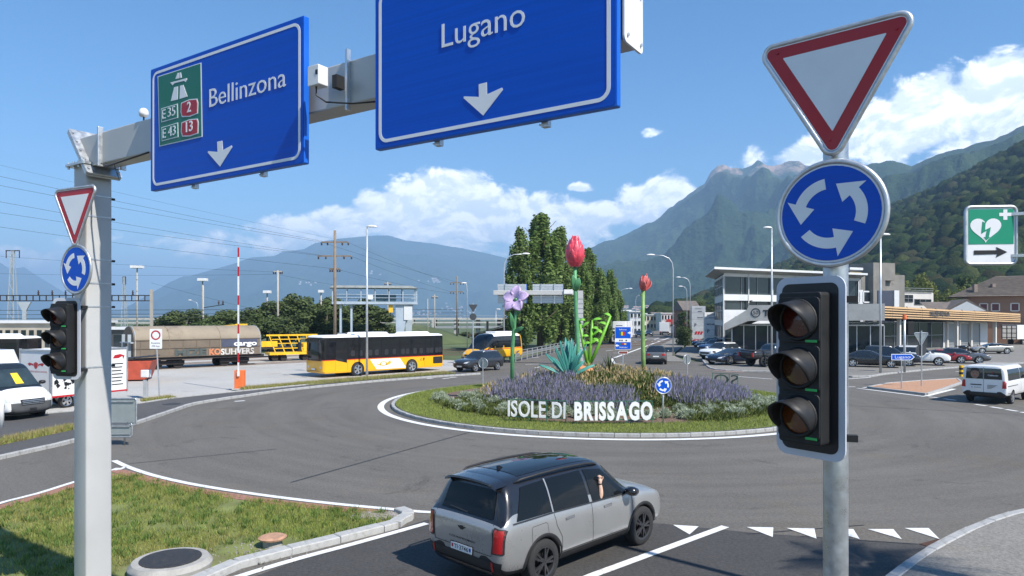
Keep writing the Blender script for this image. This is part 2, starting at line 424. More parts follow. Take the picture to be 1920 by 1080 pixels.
forest('hillside_forest',hill,11500,RNG,'dark green broadleaf wood covering the near hillside',335,1110,math.atan2(1225-HX,F),math.atan2(1990-HX,F),5.6,_clear,_g)

# ---- haze: the air of the valley
def make_haze():
    m=bpy.data.materials.new('valley_air');m.use_nodes=True;t=NT(m.node_tree);t.n.clear()
    o=t.node('ShaderNodeOutputMaterial');v=t.node('ShaderNodeVolumePrincipled');v.inputs['Color'].default_value=(.42,.68,1.,1);v.inputs['Density'].default_value=2.0e-4
    v.inputs['Anisotropy'].default_value=0.
    t.l.new(v.outputs[0],o.inputs['Volume'])
    mb=MB().box(-12500,12500,-1500,15500,-6,980);h=mb.build('haze',m);tag(h,'thin bluish summer haze filling the valley air','haze',kind='stuff')
make_haze()
# ================================================================ ground, roads, pavements, kerbs, markings
CX,CY,CR=4.5,34.65,10.25
def asphalt(name,base,streak=True,var=.16):
    m=bpy.data.materials.new(name);m.use_nodes=True;t=NT(m.node_tree);b=t.n['Principled BSDF'];MATS[name]=m
    pos=t.node('ShaderNodeNewGeometry').outputs['Position'];x,y,z=t.sep(pos)
    patch=t.noise(pos,.16,5,.6);grain=t.noise(pos,95,2,.8);mid=t.noise(pos,3.2,6,.65)
    k=t.math('ADD',t.math('MULTIPLY',t.math('SUBTRACT',patch,.5),var*3.),t.math('MULTIPLY',t.math('SUBTRACT',grain,.5),.85))
    k=t.math('ADD',k,t.math('MULTIPLY',t.math('SUBTRACT',mid,.5),.3))
    k=t.math('ADD',k,t.math('MULTIPLY',t.math('SUBTRACT',t.noise(pos,17,2,.9),.5),1.5))
    k=t.math('ADD',k,t.math('MULTIPLY',t.maprange(t.noise(pos,.55,6,.7,1.2),.58,.66),-.22))
    if streak:
        dx=t.math('SUBTRACT',x,CX);dy=t.math('SUBTRACT',y,CY);r=t.math('SQRT',t.math('ADD',t.math('MULTIPLY',dx,dx),t.math('MULTIPLY',dy,dy)));a=t.math('ARCTAN2',dy,dx)
        st=t.noise(t.comb(t.math('MULTIPLY',r,1.4),t.math('MULTIPLY',a,1.5),0.),1.,5,.6)
        k=t.math('ADD',k,t.math('MULTIPLY',t.math('SUBTRACT',st,.5),.62))
    f=t.math('ADD',t.math('MULTIPLY',k,1.),1.)
    c=t.vmath('SCALE',t.comb(*base),scale=f)
    c=t.mix(t.math('MULTIPLY',t.maprange(t.noise(pos,.23,5,.65),.52,.7),.45),c,t.vmath('MULTIPLY',c,(1.08,.96,.80)));t.l.new(c,b.inputs['Base Color'])
    b.inputs['Roughness'].default_value=.86;b.inputs['Specular IOR Level'].default_value=.3
    t.l.new(t.bump(grain,.12,.004),b.inputs['Normal']);return m
m_road=asphalt('road_asphalt',(.128,.119,.105));m_dark=asphalt('new_asphalt',(.062,.060,.058),False);m_pave=asphalt('pavement_asphalt',(.085,.083,.082),False)
m_walk=asphalt('pale_pavement',(.21,.20,.18),False,.12);m_yard=asphalt('yard_concrete',(.40,.39,.365),False,.14)
m_paint=mat('road_paint',(.72,.72,.70),.6,var=.1,vs=6,dirt=((.22,.215,.2),11,.75));m_kerb=mat('kerb_granite',(.36,.36,.35),.8,var=.2,vs=18,bump=.5,bs=120,dirt=((.16,.15,.13),3,.6))
m_kerbd=mat('dark_kerb',(.13,.13,.13),.85,var=.25,vs=10,bump=.4,bs=90);m_soil=mat('valley_meadow',(.075,.10,.035),.95,var=.4,vs=.06,dirt=((.2,.17,.11),.1,.6))
m_conc=mat('concrete',(.42,.41,.38),.85,var=.18,vs=2.5,bump=.3,bs=50,dirt=((.2,.19,.17),1.4,.7));m_lawn=mat('lawn_soil',(.15,.17,.05),.95,var=.35,vs=1.4,bump=.6,bs=30,dirt=((.22,.2,.1),1.1,.6))
def sheet(name,pts,m,z,kind='structure',parent=None,label=None):
    bm=bmesh.new();vs=[bm.verts.new((p[0],p[1],z)) for p in pts];f=bm.faces.new(vs)
    f.normal_update()
    if f.normal.z<0:f.normal_flip()
    bmesh.ops.triangulate(bm,faces=bm.faces)
    me=bpy.data.meshes.new(name);bm.to_mesh(me);bm.free();me.materials.append(m);o=link(name,me,parent)
    if parent is None:o['kind']=kind
    if label:o['label']=label
    return o
def slab(name,pts,m,z0,z1,parent=None):
    mb=MB();n=len(pts);mb.add([(p[0],p[1],z) for z in (z0,z1) for p in pts],[tuple(range(n,2*n))]+[(i,(i+1) % n,n+(i+1) % n,n+i) for i in range(n)])
    o=mb.build(name,m,parent)
    if parent is None:o['kind']='structure'
    return o
def smooth_line(pts,step=1.,closed=False):
    """Catmull-Rom resampled polyline"""
    P_=[Vector((p[0],p[1],0)) for p in pts];out=[];n=len(P_);rng=range(n if closed else n-1)
    for i in rng:
        p0=P_[(i-1) % n] if closed or i>0 else P_[i];p1=P_[i];p2=P_[(i+1) % n];p3=P_[(i+2) % n] if closed or i+2<n else p2
        k=max(1,int((p2-p1).length/step*3))
        for j in range(k):
            t=j/k;out.append(.5*((2*p1)+(p2-p0)*t+(2*p0-5*p1+4*p2-p3)*t*t+(3*p1-p0-3*p2+p3)*t**3))
    if not closed:out.append(P_[-1])
    res=[out[0]];acc=0
    for a,b in zip(out,out[1:]+([out[0]] if closed else [])):
        L=(b-a).length
        while acc+L>=step:
            u=(step-acc)/L;a=a.lerp(b,u);L=(b-a).length;acc=0;res.append(a.copy())
        acc+=L
    if not closed and (res[-1]-out[-1]).length>step*.3:res.append(out[-1])
    return res
def stripe(name,pts,w,m,z=.012,parent=None):
    """painted band along a polyline, w wide, mitred"""
    mb=MB();L=[];n=len(pts)
    for i in range(n):
        d=(Vector(pts[min(i+1,n-1)])-Vector(pts[max(i-1,0)]));d.z=0;d.normalize();nrm=Vector((-d.y,d.x,0))*w/2
        p=Vector((pts[i][0],pts[i][1],z));L+=[p+nrm,p-nrm]
    mb.add(L,[(2*i,2*i+1,2*i+3,2*i+2) for i in range(n-1)])
    o=mb.build(name,m,parent)
    if parent is None:o['kind']='structure'
    return o
def kerb_run(owner,pts,w=.18,h=.13,m=None,z0=-.06,gap=.012):
    """kerb laid stone by stone: every stone its own piece"""
    for i,(a,b) in enumerate(zip(pts,pts[1:])):
        a,b=Vector((a[0],a[1],0)),Vector((b[0],b[1],0));L=(b-a).length
        if L<.05:continue
        k=('kerb',round(L,2),w,h,m.name)
        if k not in MATS:
            mb=MB();mb.box(gap/2,L-gap/2,-w/2,w/2,z0,h);me=mb.mesh('kerb_stone',m)
            bm=bmesh.new();bm.from_mesh(me);bmesh.ops.recalc_face_normals(bm,faces=bm.faces)
            bmesh.ops.bevel(bm,geom=[e for e in bm.edges if all(v.co.z>0 for v in e.verts)],offset=.018,segments=1,affect='EDGES');bm.to_mesh(me);bm.free();MATS[k]=me
        o=link('kerb_stone',MATS[k],owner);o.location=(a.x,a.y,random.uniform(-.006,.006));o.rotation_euler=(0,0,math.atan2(b.y-a.y,b.x-a.x))

mbg=MB();mbg.quad((-11500,-1200,-.14),(11500,-1200,-.14),(11500,15000,-.14),(-11500,15000,-.14));structure(mbg.build('ground',m_soil))
road=sheet('road',[(-90,-14),(60,-14),(120,20),(120,46),(60,62),(46,66),(34,61),(20.5,60),(16,73),(40,150),(100,330),(230,700),(215,700),(78,330),(21,150),(.5,73),(-3,67),(-12,70),(-26,78),(-90,78)],m_road,0.)
# yard of pale concrete beyond the left pavement, reaching to the tracks
yard_edge=[G(-260,800),G(-60,790),G(120,778),G(257,762),G(320,752),G(400,743),G(480,735),G(560,727),G(690,714),G(800,705),G(840,701)]
yard=sheet('yard',[(p.x,p.y) for p in yard_edge]+[(-3,62),(-1.5,66),(-12,74),(-24,84),(-90,84),(-90,30)],m_yard,.004)
# ---- left pavement
kerb_pts=[G(-420,930),G(-200,900),G(0,861),G(70,845),G(140,829),G(250,797),G(330,770),G(375,757),G(480,741),G(545,732),G(690,717.5),G(770,711),G(840,706),G(900,702)]
kline=smooth_line(kerb_pts,1.)
inner=smooth_line(yard_edge,1.)
lp=slab('left_pavement',[(p.x,p.y) for p in kline]+[(p.x,p.y) for p in reversed(inner)],m_pave,-.1,.11)
kerb_run(lp,kline,.16,.125,m_kerb)
kerb_run(lp,[(p.x-.05,p.y+.05) for p in inner],.12,.17,m_kerb)
# ---- near splitter island on the left (lawn, paver edge, pale kerb)
isl_arc=[G(765,972),G(742,962),G(690,956),G(625,950),G(500,936),G(375,917),G(292,898),G(240,884),G(222,882)]
isl_left=[G(205,888),G(140,908),G(60,932),G(0,949),G(-120,990),G(-260,1050)]
isl_low=[(-5.2,6.),(-5.0,8.4),(-5.05,10.2),tuple(G(420,1069))[:2],tuple(G(458,1060))[:2],tuple(G(567,1031))[:2],tuple(G(665,1008))[:2],tuple(G(740,988))[:2]]
arc_s=smooth_line(isl_arc,.5);low_s=smooth_line(isl_low,.95);left_s=smooth_line(isl_left,.6)
isl_poly=[(p.x,p.y) for p in arc_s]+[(p.x,p.y) for p in left_s]+[(-11.5,6.)]+[(p.x,p.y) for p in low_s]
near_isl=slab('near_island',isl_poly,m_lawn,-.1,.022)
tip=G(752,977);kerb_run(near_isl,low_s+[Vector((-2.27,14.12,0)),Vector((-2.16,14.36,0)),Vector((-2.2,14.6,0)),Vector((-2.42,14.86,0))],.26,.13,mat('new_kerb',(.40,.40,.385),.8,var=.12,vs=12,bump=.4,bs=90,dirt=((.2,.19,.17),5,.7)))
# red clay pavers, three rows along the arc
m_pav=mat('clay_paver',(.30,.15,.105),.85,var=.35,vs=7,bump=.4,bs=70,dirt=((.2,.17,.14),4,.6))
pm=MB().box(-.095,.095,-.055,.055,-.05,.0);pme=pm.mesh('paver',m_pav)
for line in (smooth_line(isl_arc[1:],.2),smooth_line(isl_left,.2)):
    for row in range(3):
        for i in range(1,len(line)-1):
            d=(line[i+1]-line[i-1]).normalized();nrm=Vector((-d.y,d.x,0))
            if nrm.dot(Vector((-6,13.5,0))-line[i])<0:nrm=-nrm
            p=line[i]+nrm*(.07+row*.115)+d*(.1*(row % 2))
            if p.y<13.6:continue
            o=link('paver',pme,near_isl);o.location=(p.x,p.y,.030+random.uniform(0,.006));o.rotation_euler=(0,0,math.atan2(d.y,d.x))
# white edge lines round that island
stripe('edge_line',[p+Vector((0,0,0)) for p in smooth_line([G(214,864),G(240,876),G(292,893),G(375,911),G(500,930),G(625,945),G(742,956),G(800,961),G(860,963)],.4)],.17,m_paint)
stripe('edge_line',smooth_line([G(222,878),G(180,893),G(140,904),G(70,926),G(0,944),G(-120,984)],.4),.15,m_paint)
stripe('edge_line',[G(236,876),G(215,884)],.12,m_paint)
stripe('edge_line',smooth_line([G(800,982),G(665,1020),G(560,1048),G(454,1080),G(300,1130)],.4),.16,m_paint)
stripe('lane_line',[G(1060,1102),G(1110,1080),G(1360,988)],.17,m_paint)
for tr in (((1262,985),(1310,988),(1293,1003)),((1400,989),(1450,990),(1449,1008)),((1475,991),(1527,992),(1531,1011)),((1545,992),(1600,993),(1612,1012)),((1627,993),(1675,993),(1691,1012)),((1696,991),(1741,991),(1762,1012))):
    sheet('give_way_triangle',[(G(*p).x,G(*p).y) for p in tr],m_paint,.012)
# dark strip of newer asphalt in the approach lanes
sheet('new_asphalt_lane',[(G(*p).x,G(*p).y) for p in ((800,975),(860,966),(1240,982),(1420,1000),(1760,1022))]+[(8,10),(7,0),(-4.6,0),(-4.6,10.4),tuple(G(560,1050))[:2]],m_dark,.004)
# saw joints and repairs
for a,b,w in (((545,905),(890,808),.05),((1580,760),(1920,778),.04),((240,870),(520,842),.03),((1010,720),(700,740),.03)):
    stripe('asphalt_joint',[G(*a),G(*b)],w,mat('joint_tar',(.02,.02,.022),.5),.009)
for a,b in (((1620,985),(1400,1002)),((1500,1006),(1720,1021))):
    stripe('asphalt_joint',[G(*a),G(*b)],.03,MATS['joint_tar'],.009)
# ---- right pavement in the near corner
rk=smooth_line([G(1640,1125),G(1688,1080),G(1745,1040),G(1797,1012),G(1846,989),G(1920,966),G(2100,935),G(2400,905)],.95)
rp=slab('right_pavement',[(p.x,p.y) for p in rk]+[(30,2),(4.6,2)],m_walk,-.1,.10);kerb_run(rp,rk,.18,.115,m_kerb)
# ---- centre island: kerb ring stone by stone, painted ring, mound
ring=[Vector((CX+(CR+.05)*math.cos(2*math.pi*k/72),CY+(CR+.05)*math.sin(2*math.pi*k/72),0)) for k in range(73)]
def mound_h(r):t=min(1,max(0,(CR-2.1-r)/7.4));return .13+.05*min(1,max(0,(CR-r)/2))+1.36*t*t*(3-2*t)
mm=MB();prof=[(.01,mound_h(0))]+[(r,mound_h(r)) for r in np.linspace(.6,CR-.06,22)]
mm.lathe(list(reversed(prof)),72,M=Matrix.Translation((CX,CY,0)),caps=False)
def mulch():
    m=bpy.data.materials.new('bed_mulch');m.use_nodes=True;t=NT(m.node_tree);b=t.n['Principled BSDF'];pos=t.node('ShaderNodeNewGeometry').outputs['Position']
    x,y,z=t.sep(pos);dx=t.math('SUBTRACT',x,CX);dy=t.math('SUBTRACT',y,CY);r=t.math('SQRT',t.math('ADD',t.math('MULTIPLY',dx,dx),t.math('MULTIPLY',dy,dy)))
    r=t.math('ADD',r,t.math('MULTIPLY',t.math('SUBTRACT',t.noise(pos,.9,3),.5),.5))
    bark=t.ramp(t.noise(pos,22,4,.8),[(.3,(.06,.035,.025)),(.5,(.17,.105,.075)),(.7,(.33,.25,.2))])
    grass=t.ramp(t.noise(pos,3,5,.7),[(.3,(.11,.15,.04)),(.7,(.2,.21,.075))])
    t.l.new(t.mix(t.maprange(r,CR-2.05,CR-1.95),bark,grass),b.inputs['Base Color']);b.inputs['Roughness'].default_value=.95
    t.l.new(t.bump(t.noise(pos,26,3,.7),1.,.05),b.inputs['Normal']);return m
ci=structure(mm.build('centre_island',mulch(),smooth=True));kerb_run(ci,ring,.16,.13,m_kerb)
stripe('island_ring_line',[Vector((CX+(CR+.62)*math.cos(2*math.pi*k/144),CY+(CR+.62)*math.sin(2*math.pi*k/144),0)) for k in range(145)],.3,m_paint)
# ---- far right splitter island (gravel coloured) and forecourt edge
si=[G(1628,728),G(1665,721),G(1730,716),G(1795,712),G(1803,719),G(1770,731),G(1737,741)]
s_is=slab('far_island',[(p.x,p.y) for p in si],mat('orange_gravel',(.42,.235,.14),.9,var=.35,vs=12,bump=.6,bs=60),-.05,.1)
kerb_run(s_is,[Vector((p.x,p.y,0)) for p in si+[si[0]]],.16,.12,m_kerb)
for a,b,w in (((1607,728),(1734,744),.22),((1736,743),(1789,729.5),.26),((1586,725.5),(1604,725.6),.2),((1618,727),(1634,725.8),.2),((1742,744.5),(1762,746.5),.22),((1770,748),(1792,751),.22),((1828,758.5),(1850,761.5),.22),((1857,763),(1880,766.5),.22),((1886,768),(1908,771.5),.22),((1914,773),(1940,777),.22),
                ((1755,716.5),(1767,715),.25),((1792,697),(1812,696.4),.2),((1906,701),(1960,697),.2),((1380,706),(1448,711),.2),((1586,711),(1632,708),.2)):
    stripe('edge_line',[G(*a),G(*b)],w,m_paint)
fk=smooth_line([G(1318,676),G(1330,690),G(1352,695),G(1400,697),G(1450,698),G(1530,703),G(1586,707),G(1630,707),G(1655,703),G(1691,699),G(1760,692.5),G(1800,689.5),G(1830,686),G(2000,678)],1.2)
fc=slab('forecourt',[(p.x,p.y) for p in fk]+[(110,75),(110,130),(60,140),(37,140),(18.6,79)],m_walk,-.1,.1);kerb_run(fc,fk,.16,.11,m_kerb)
stripe('pink_edge_band',[Vector((p.x,p.y-.45,0)) for p in fk[2:14]],.5,mat('pink_setts',(.36,.24,.2),.9,var=.3,vs=8),.010)
# pavement along the right of the far road
pav2=slab('far_pavement',[(14.6,66.5),(16.6,66),(18.2,79),(36.6,140),(52,190),(47,190),(33,142),(15.4,81)],m_walk,-.1,.1)
# far road markings
stripe('lane_line',[G(1152,671),G(1185,659),G(1220,646),G(1260,631.5)],.3,m_paint)
stripe('lane_line',[G(1147,672),G(1152,682)],.25,m_paint);stripe('lane_line',[G(1152,682),G(1168,684)],.25,m_paint)
for a,b in (((985,683.5),(1010,682.8)),((1004,690),(1012,688)),((1136,658),(1150,656.5)),((1150,662),(1178,661.5)),((1205,649),(1216,647)),((1190,641),(1196,639.8)),((1200,637.5),(1203,636.9)),((1212,636),(1236,633.5)),((1222,640.5),(1244,636)),((1226,637),(1236,634)),((830,710.5),(843,709)),((843,708.5),(856,707.3)),((800,710.5),(812,709.3)),((985,672),(1010,670)),((1273,652),(1281,646.5))):
    stripe('lane_dash',[G(*a),G(*b)],.22,m_paint)
stripe('edge_line',smooth_line([G(440,753),G(460,751.5)],.5),.25,m_paint)
# covers and gullies
def disc(name,p,r,m,z,owner=None):
    o=MB().lathe([(r,-.01),(r,.0),(r*.82,.001)],24).build(name,m,None);o.location=(p.x,p.y,z);return structure(o)
m_iron=mat('cast_iron',(.07,.065,.06),.6,.6,.3,9,bump=.6,bs=60)
disc('manhole_cover',G(322,762),.42,m_iron,.117);disc('manhole_cover',G(56,836),.4,m_iron,.02)
g0=G(1762,1022);go=MB().box(-.3,.3,-.2,.2,-.05,.0).build('street_gully',mat('rusty_grate',(.09,.045,.03),.8,.3,.4,20,bump=.8,bs=80));go.location=(g0.x,g0.y,.014);go.rotation_euler=(0,0,.5);structure(go)
# ================================================================ sign gantry, overhead signs, posts and signals in the foreground
m_galv=mat('galvanised_steel',(.55,.57,.58),.42,.75,.16,14,bump=.12,bs=40,dirt=((.4,.42,.44),5,.6))
m_gpaint=mat('grey_coated_steel',(.50,.50,.485),.5,.15,.06,1.2,bump=.04,bs=160,dirt=((.36,.35,.32),1.2,.35))
m_alu=mat('brushed_alu',(.62,.63,.64),.35,.85,.08,6)
m_blue=mat('sign_blue',(.0,.082,.52),.42,0,.10,1,spec=.25,rvar=.08,aniso=(.35,.35,34));m_bluee=mat('sign_edge_blue',(.006,.13,.62),.4,.1,.04,2)
m_white=mat('sign_white',(.78,.79,.80),.45,0,.04,4);m_red=mat('sign_red',(.42,.012,.02),.42,0,.06,3);m_green=mat('sign_green',(.004,.15,.085),.4,0,.05,3)
m_black=mat('sign_black',(.012,.012,.014),.45);m_cable=mat('black_cable',(.015,.015,.016),.5);m_dkplastic=mat('black_housing',(.009,.0095,.01),.6,0,.2,8,bump=.1,bs=120)
m_whitebox=mat('white_plastic',(.75,.75,.74),.4)
GU=Vector((.837,-.547,0));GN=Vector((-.547,-.837,0));UZ=Vector((0,0,1))
GC=Vector((-5.76,9.53,0))
gan=thing('sign_gantry','grey steel sign gantry of one square post and a long box beam','gantry',GC)
def gl(s,n,z):return GU*s+GN*n+UZ*z
gp=MB();gp.prism(rrect(.34,.34,.025,3),(0,0,.1),GU,GN,(0,0,6.16));gp.build('post',m_gpaint,gan,angle=40)
gb=MB()
ends=[[gl(-.17+(6.66-z)*.75,n,z) for n,z in ((-.13,6.2),(.13,6.2),(.13,6.62),(-.13,6.62))],[gl(7.95,n,z) for n,z in ((-.13,6.2),(.13,6.2),(.13,6.62),(-.13,6.62))]]
gb.add(ends[0]+ends[1],[(0,1,2,3),(7,6,5,4),(0,4,5,1),(1,5,6,2),(2,6,7,3),(3,7,4,0)]);gb.build('beam',m_gpaint,gan,bevel=.015)
# end cap with screws
cp=MB();cp.prism(rrect(.34,.48,.04,4),gl(7.95,0,6.41),GN,UZ,GU*.02);c_=cp.build('end_cap',m_whitebox,gan,bevel=.003)
for a,b in ((-.12,-.18),(.12,-.18),(-.12,.18),(.12,.18)):MB().tube([gl(7.97,a,6.41+b),gl(7.982,a,6.41+b)],.014,8).build('screw',m_galv,c_)
# slanted flange pair with bolts
for k,off in enumerate((0.,.035)):
    fl=MB();d1=(GU*.62-UZ*.78).normalized();nrm=(GU*.78+UZ*.62)
    fl.prism(rrect(.46,.84,.03,3),gl(.02,0,6.38)+nrm*off,GN,d1,nrm*.028);f_=fl.build('flange',m_galv,gan)
    if k==0:
        for i in range(5):
            for sgn in (-1,1):
                b0=gl(.02,0,6.38)+GN*.195*sgn+d1*(-.34+.17*i);MB().tube([b0-nrm*.03,b0+nrm*.085],.018,6).build('bolt',m_galv,f_)
fb=MB();fb.prism(rrect(.50,.50,.03,3),(0,0,6.22),GU,GN,(0,0,.03));fb.build('flange',m_galv,gan)
for i in range(4):a=gl(-.21+.14*i,.215,0);MB().tube([a+UZ*6.19,a+UZ*6.28],.016,6).build('bolt',m_galv,gan)
bp=MB();bp.prism(rrect(.6,.6,.03,3),(0,0,.09),GU,GN,(0,0,.03));bp.build('base_plate',m_galv,gan)
for py in (367,406,487,532,576,690):
    z=EYE+(HY-py)/F*9.35;st=MB();st.ringprism(rrect(.352,.352,.028,3),rrect(.342,.342,.026,3),(0,0,z),GU,GN,(0,0,.018));s_=st.build('strap',m_galv,gan)
    b=gl(.06,-.19,z+.009);MB().beam(b,b-GN*.07,.03,.03).build('buckle',m_dkplastic,s_)
for s in (.42,.50):pass
tb=MB();tb.beam(gl(.50,.148,6.16),gl(.50,.148,6.68),.07,.035,up=GU);tb.build('clamp_channel',m_galv,gan,bevel=.006)
tb=MB();tb.beam(gl(.50,-.148,6.16),gl(.50,-.148,6.68),.07,.035,up=GU);tb.build('clamp_channel',m_galv,gan,bevel=.006)
cb=MB();cb.tube([gl(.55,.16,6.19),gl(.8,.2,6.12),gl(1.2,.22,6.13),gl(1.75,.2,6.17)],.011,6);cb.build('cable',m_cable,gan,smooth=True)
cb=MB();cb.tube([gl(.95,.2,6.12),gl(1.02,.21,6.02),gl(1.06,.2,5.93)],.004,5);cb.build('cable',m_cable,gan)
# overhead signs ------------------------------------------------
SO=.26;SQ=GC+GN*SO;SZ0,SZ1=5.675,7.125
def sgn(px,py):
    """photo point -> (along the beam, height) in the plane of the sign faces"""
    k=(px-HX)/F;s=(k*SQ.y-SQ.x)/(GU.x-k*GU.y);y=SQ.y+GU.y*s
    return s,EYE+(HY-py)/F*y
def overhead(name,label,s0,s1):
    o=thing(name,label,'road sign',GC+GU*s0+UZ*SZ0)
    w=s1-s0;h=SZ1-SZ0;base=GN*SO
    b=MB();b.prism(rrect(w,h,.012,2),base+GU*w/2+UZ*h/2-GN*.004,GU,UZ,-GN*.06);b.build('panel',m_bluee,o,bevel=.004)
    b=MB();b.prism(rrect(w-.02,h-.02,.03,4),base+GU*w/2+UZ*h/2+GN*.001,GU,UZ,-GN*.004);b.build('face',m_blue,o)
    b=MB();b.ringprism(rrect(w-.10,h-.10,.10,8),rrect(w-.16,h-.16,.07,8),base+GU*w/2+UZ*h/2+GN*.004,GU,UZ,-GN*.004);b.build('border_line',m_white,o)
    for f in (.28,.73):
        b=MB();a=GU*w*f;b.beam(a+GN*.165+UZ*-.035,a+GN*.165+UZ*(h-.08),.06,.05,up=GN);b.build('upright',m_galv,o)
        b=MB();b.beam(a-GU*.05+GN*.18+UZ*-.012,a+GU*.02+GN*.18+UZ*-.03,.02,.012);b.build('bracket_foot',m_galv,o)
    return o,w,h
def onsign(o,s0,name,polys,m,lift=.006,bold=None):
    b=MB()
    for pl in polys:
        loc=[(p[0]-s0,p[1]-SZ0) for p in pl];b.prism(loc,GN*(SO+lift),GU,UZ,-GN*.003)
    return b.build(name,m,o)
def sgnpoly(pts,div=3.,off=(0,0)):return [sgn(off[0]+p[0]/div,off[1]+p[1]/div) for p in pts]
def signtext(o,s0,name,body,a,b,cap,m,lift=.007,bold=-.004):
    """lettering from photo baseline point a to b"""
    A,B=sgn(*a),sgn(*b);mb=MB();d=Vector((B[0]-A[0],0));mb2=letters(mb,body,GN*(SO+lift)+GU*(A[0]-s0)+UZ*((A[1]+B[1])/2-SZ0),GU,UZ,cap,B[0]-A[0],bold,-GN*.003)
    return mb.build(name,m,o)
sB0,sB1=sgn(282,300)[0],sgn(570,300)[0]
ob,wB,hB=overhead('direction_sign','blue overhead sign reading Bellinzona with a green motorway panel',sB0,sB1)
onsign(ob,sB0,'motorway_panel_edge',[sgnpoly([(889,431),(1134,353),(1141,770),(899,825)])],m_white,.006)
onsign(ob,sB0,'motorway_panel',[sgnpoly([(895,434),(1130,359),(1136,765),(903,819)])],m_green,.009)
onsign(ob,sB0,'motorway_symbol',[sgnpoly([(966,570),(985,492),(1006,487),(1004,561)]),sgnpoly([(1015,558),(1018,484),(1036,479),(1059,544)]),sgnpoly([(992,446),(1004,412),(1012,411),(1010,442)]),sgnpoly([(1014,441),(1016,410),(1022,409),(1027,438)]),
       sgnpoly([(963,466),(1056,441),(1057,450),(1050,463),(1040,456),(985,470),(976,482),(970,474)])],m_white,.012)
for nm,(x0,y0,x1,y1,x2,y2,x3,y3),body,ba,bb in (('route_shield',(911,612,1004,584,1006,664,913,690),'E 35',(920,672),(992,648)),('route_shield',(913,718,1006,690,1008,772,915,796),'E 43',(922,780),(994,757))):
    onsign(ob,sB0,nm,[sgnpoly([(x0,y0),(x1,y1),(x2,y2),(x3,y3)])],m_white,.012)
    onsign(ob,sB0,nm+'_field',[sgnpoly([(x0+4,y0+3),(x1-4,y1+6),(x2-4,y2-4),(x3+4,y3-6)])],m_green,.014)
    lp2=lambda f:tuple((ba[i]+(bb[i]-ba[i])*f)/3 for i in (0,1))
    signtext(ob,sB0,'lettering','E',lp2(0),lp2(.24),.115,m_white,.017);signtext(ob,sB0,'lettering',body[2:],lp2(.42),lp2(1),.115,m_white,.017)
for c,body,ba,bb in (([(1024,580),(1070,560),(1114,556),(1120,580),(1118,640),(1072,658),(1028,660),(1021,632)],'2',(1059,634),(1080,628)),([(1026,690),(1072,672),(1116,668),(1122,690),(1120,752),(1074,768),(1030,770),(1023,742)],'13',(1052,745),(1090,735))):
    onsign(ob,sB0,'route_badge',[sgnpoly(c)],m_white,.012);cx=sum(p[0] for p in c)/8;cy=sum(p[1] for p in c)/8
    onsign(ob,sB0,'route_badge_field',[sgnpoly([(cx+(p[0]-cx)*.9,cy+(p[1]-cy)*.88) for p in c])],m_red,.014)
    signtext(ob,sB0,'lettering',body,(ba[0]/3,ba[1]/3),(bb[0]/3,bb[1]/3),.12,m_white,.017,.014)
signtext(ob,sB0,'lettering','Bellinzona',(1180/3,597/3),(1610/3,494/3),.212,m_white)
onsign(ob,sB0,'arrow',[sgnpoly([(1224,798),(1252,792),(1256,845),(1304,819),(1309,828),(1240,938),(1171,858),(1174,850),(1226,855)])],m_white)
sL0,sL1=sgn(703,200)[0],sgn(1157,200)[0]
ol,wL,hL=overhead('direction_sign','blue overhead sign reading Lugano above a white down arrow',sL0,sL1)
signtext(ol,sL0,'lettering','Lugano',(640+567/3,265/3),(640+1034/3,150/3),.213,m_white)
onsign(ol,sL0,'arrow',[sgnpoly(p,3.,(640,0)) for p in ([(775,475),(820,464),(821,532),(905,494),(911,506),(800,651),(690,553),(692,543),(776,546)],)],m_white)
# sensors on the beam
cs=thing('traffic_sensor','small white sensor box on black clamp beside the Lugano sign','sensor',GC+gl(4.93,0,6.2));a=Vector((0,0,0))
b=MB();b.beam(gl(.18,.15,-.06),gl(.18,.15,.52),.045,.03,up=GU);b.build('upright',m_alu,cs)
b=MB();b.beam(gl(.18,.22,.17),gl(.18,.32,.17),.06,.12);b.build('clamp',m_dkplastic,cs)
b=MB();b.prism(rrect(.15,.19,.015,3),gl(-.02,.40,.24),GU,UZ,-GN*.12);h_=b.build('housing',m_whitebox,cs,bevel=.006)
b=MB();b.prism(rrect(.03,.045,.004,2),gl(.03,.403,.26),GU,UZ,-GN*.004);b.build('lens',m_black,h_)
b=MB();b.tube([gl(-.02,.36,.15),gl(-.02,.36,.06),gl(.05,.3,-.0),gl(.3,.2,-.03),gl(.6,.19,-.06)],.008,6);b.build('cable',m_cable,cs,smooth=True)
dm=thing('dome_camera','tiny white dome camera standing on the beam behind the Bellinzona sign','camera',GC+gl(1.46,.1,6.62))
b=MB();b.tube([gl(0,0,0),gl(0,0,.05)],.01,6);b.build('stalk',m_cable,dm);b=MB();b.lathe([(.01,.05),(.05,.055),(.058,.09),(.055,.12),(.035,.15),(.008,.16)],16);b.build('dome',m_whitebox,dm,smooth=True)
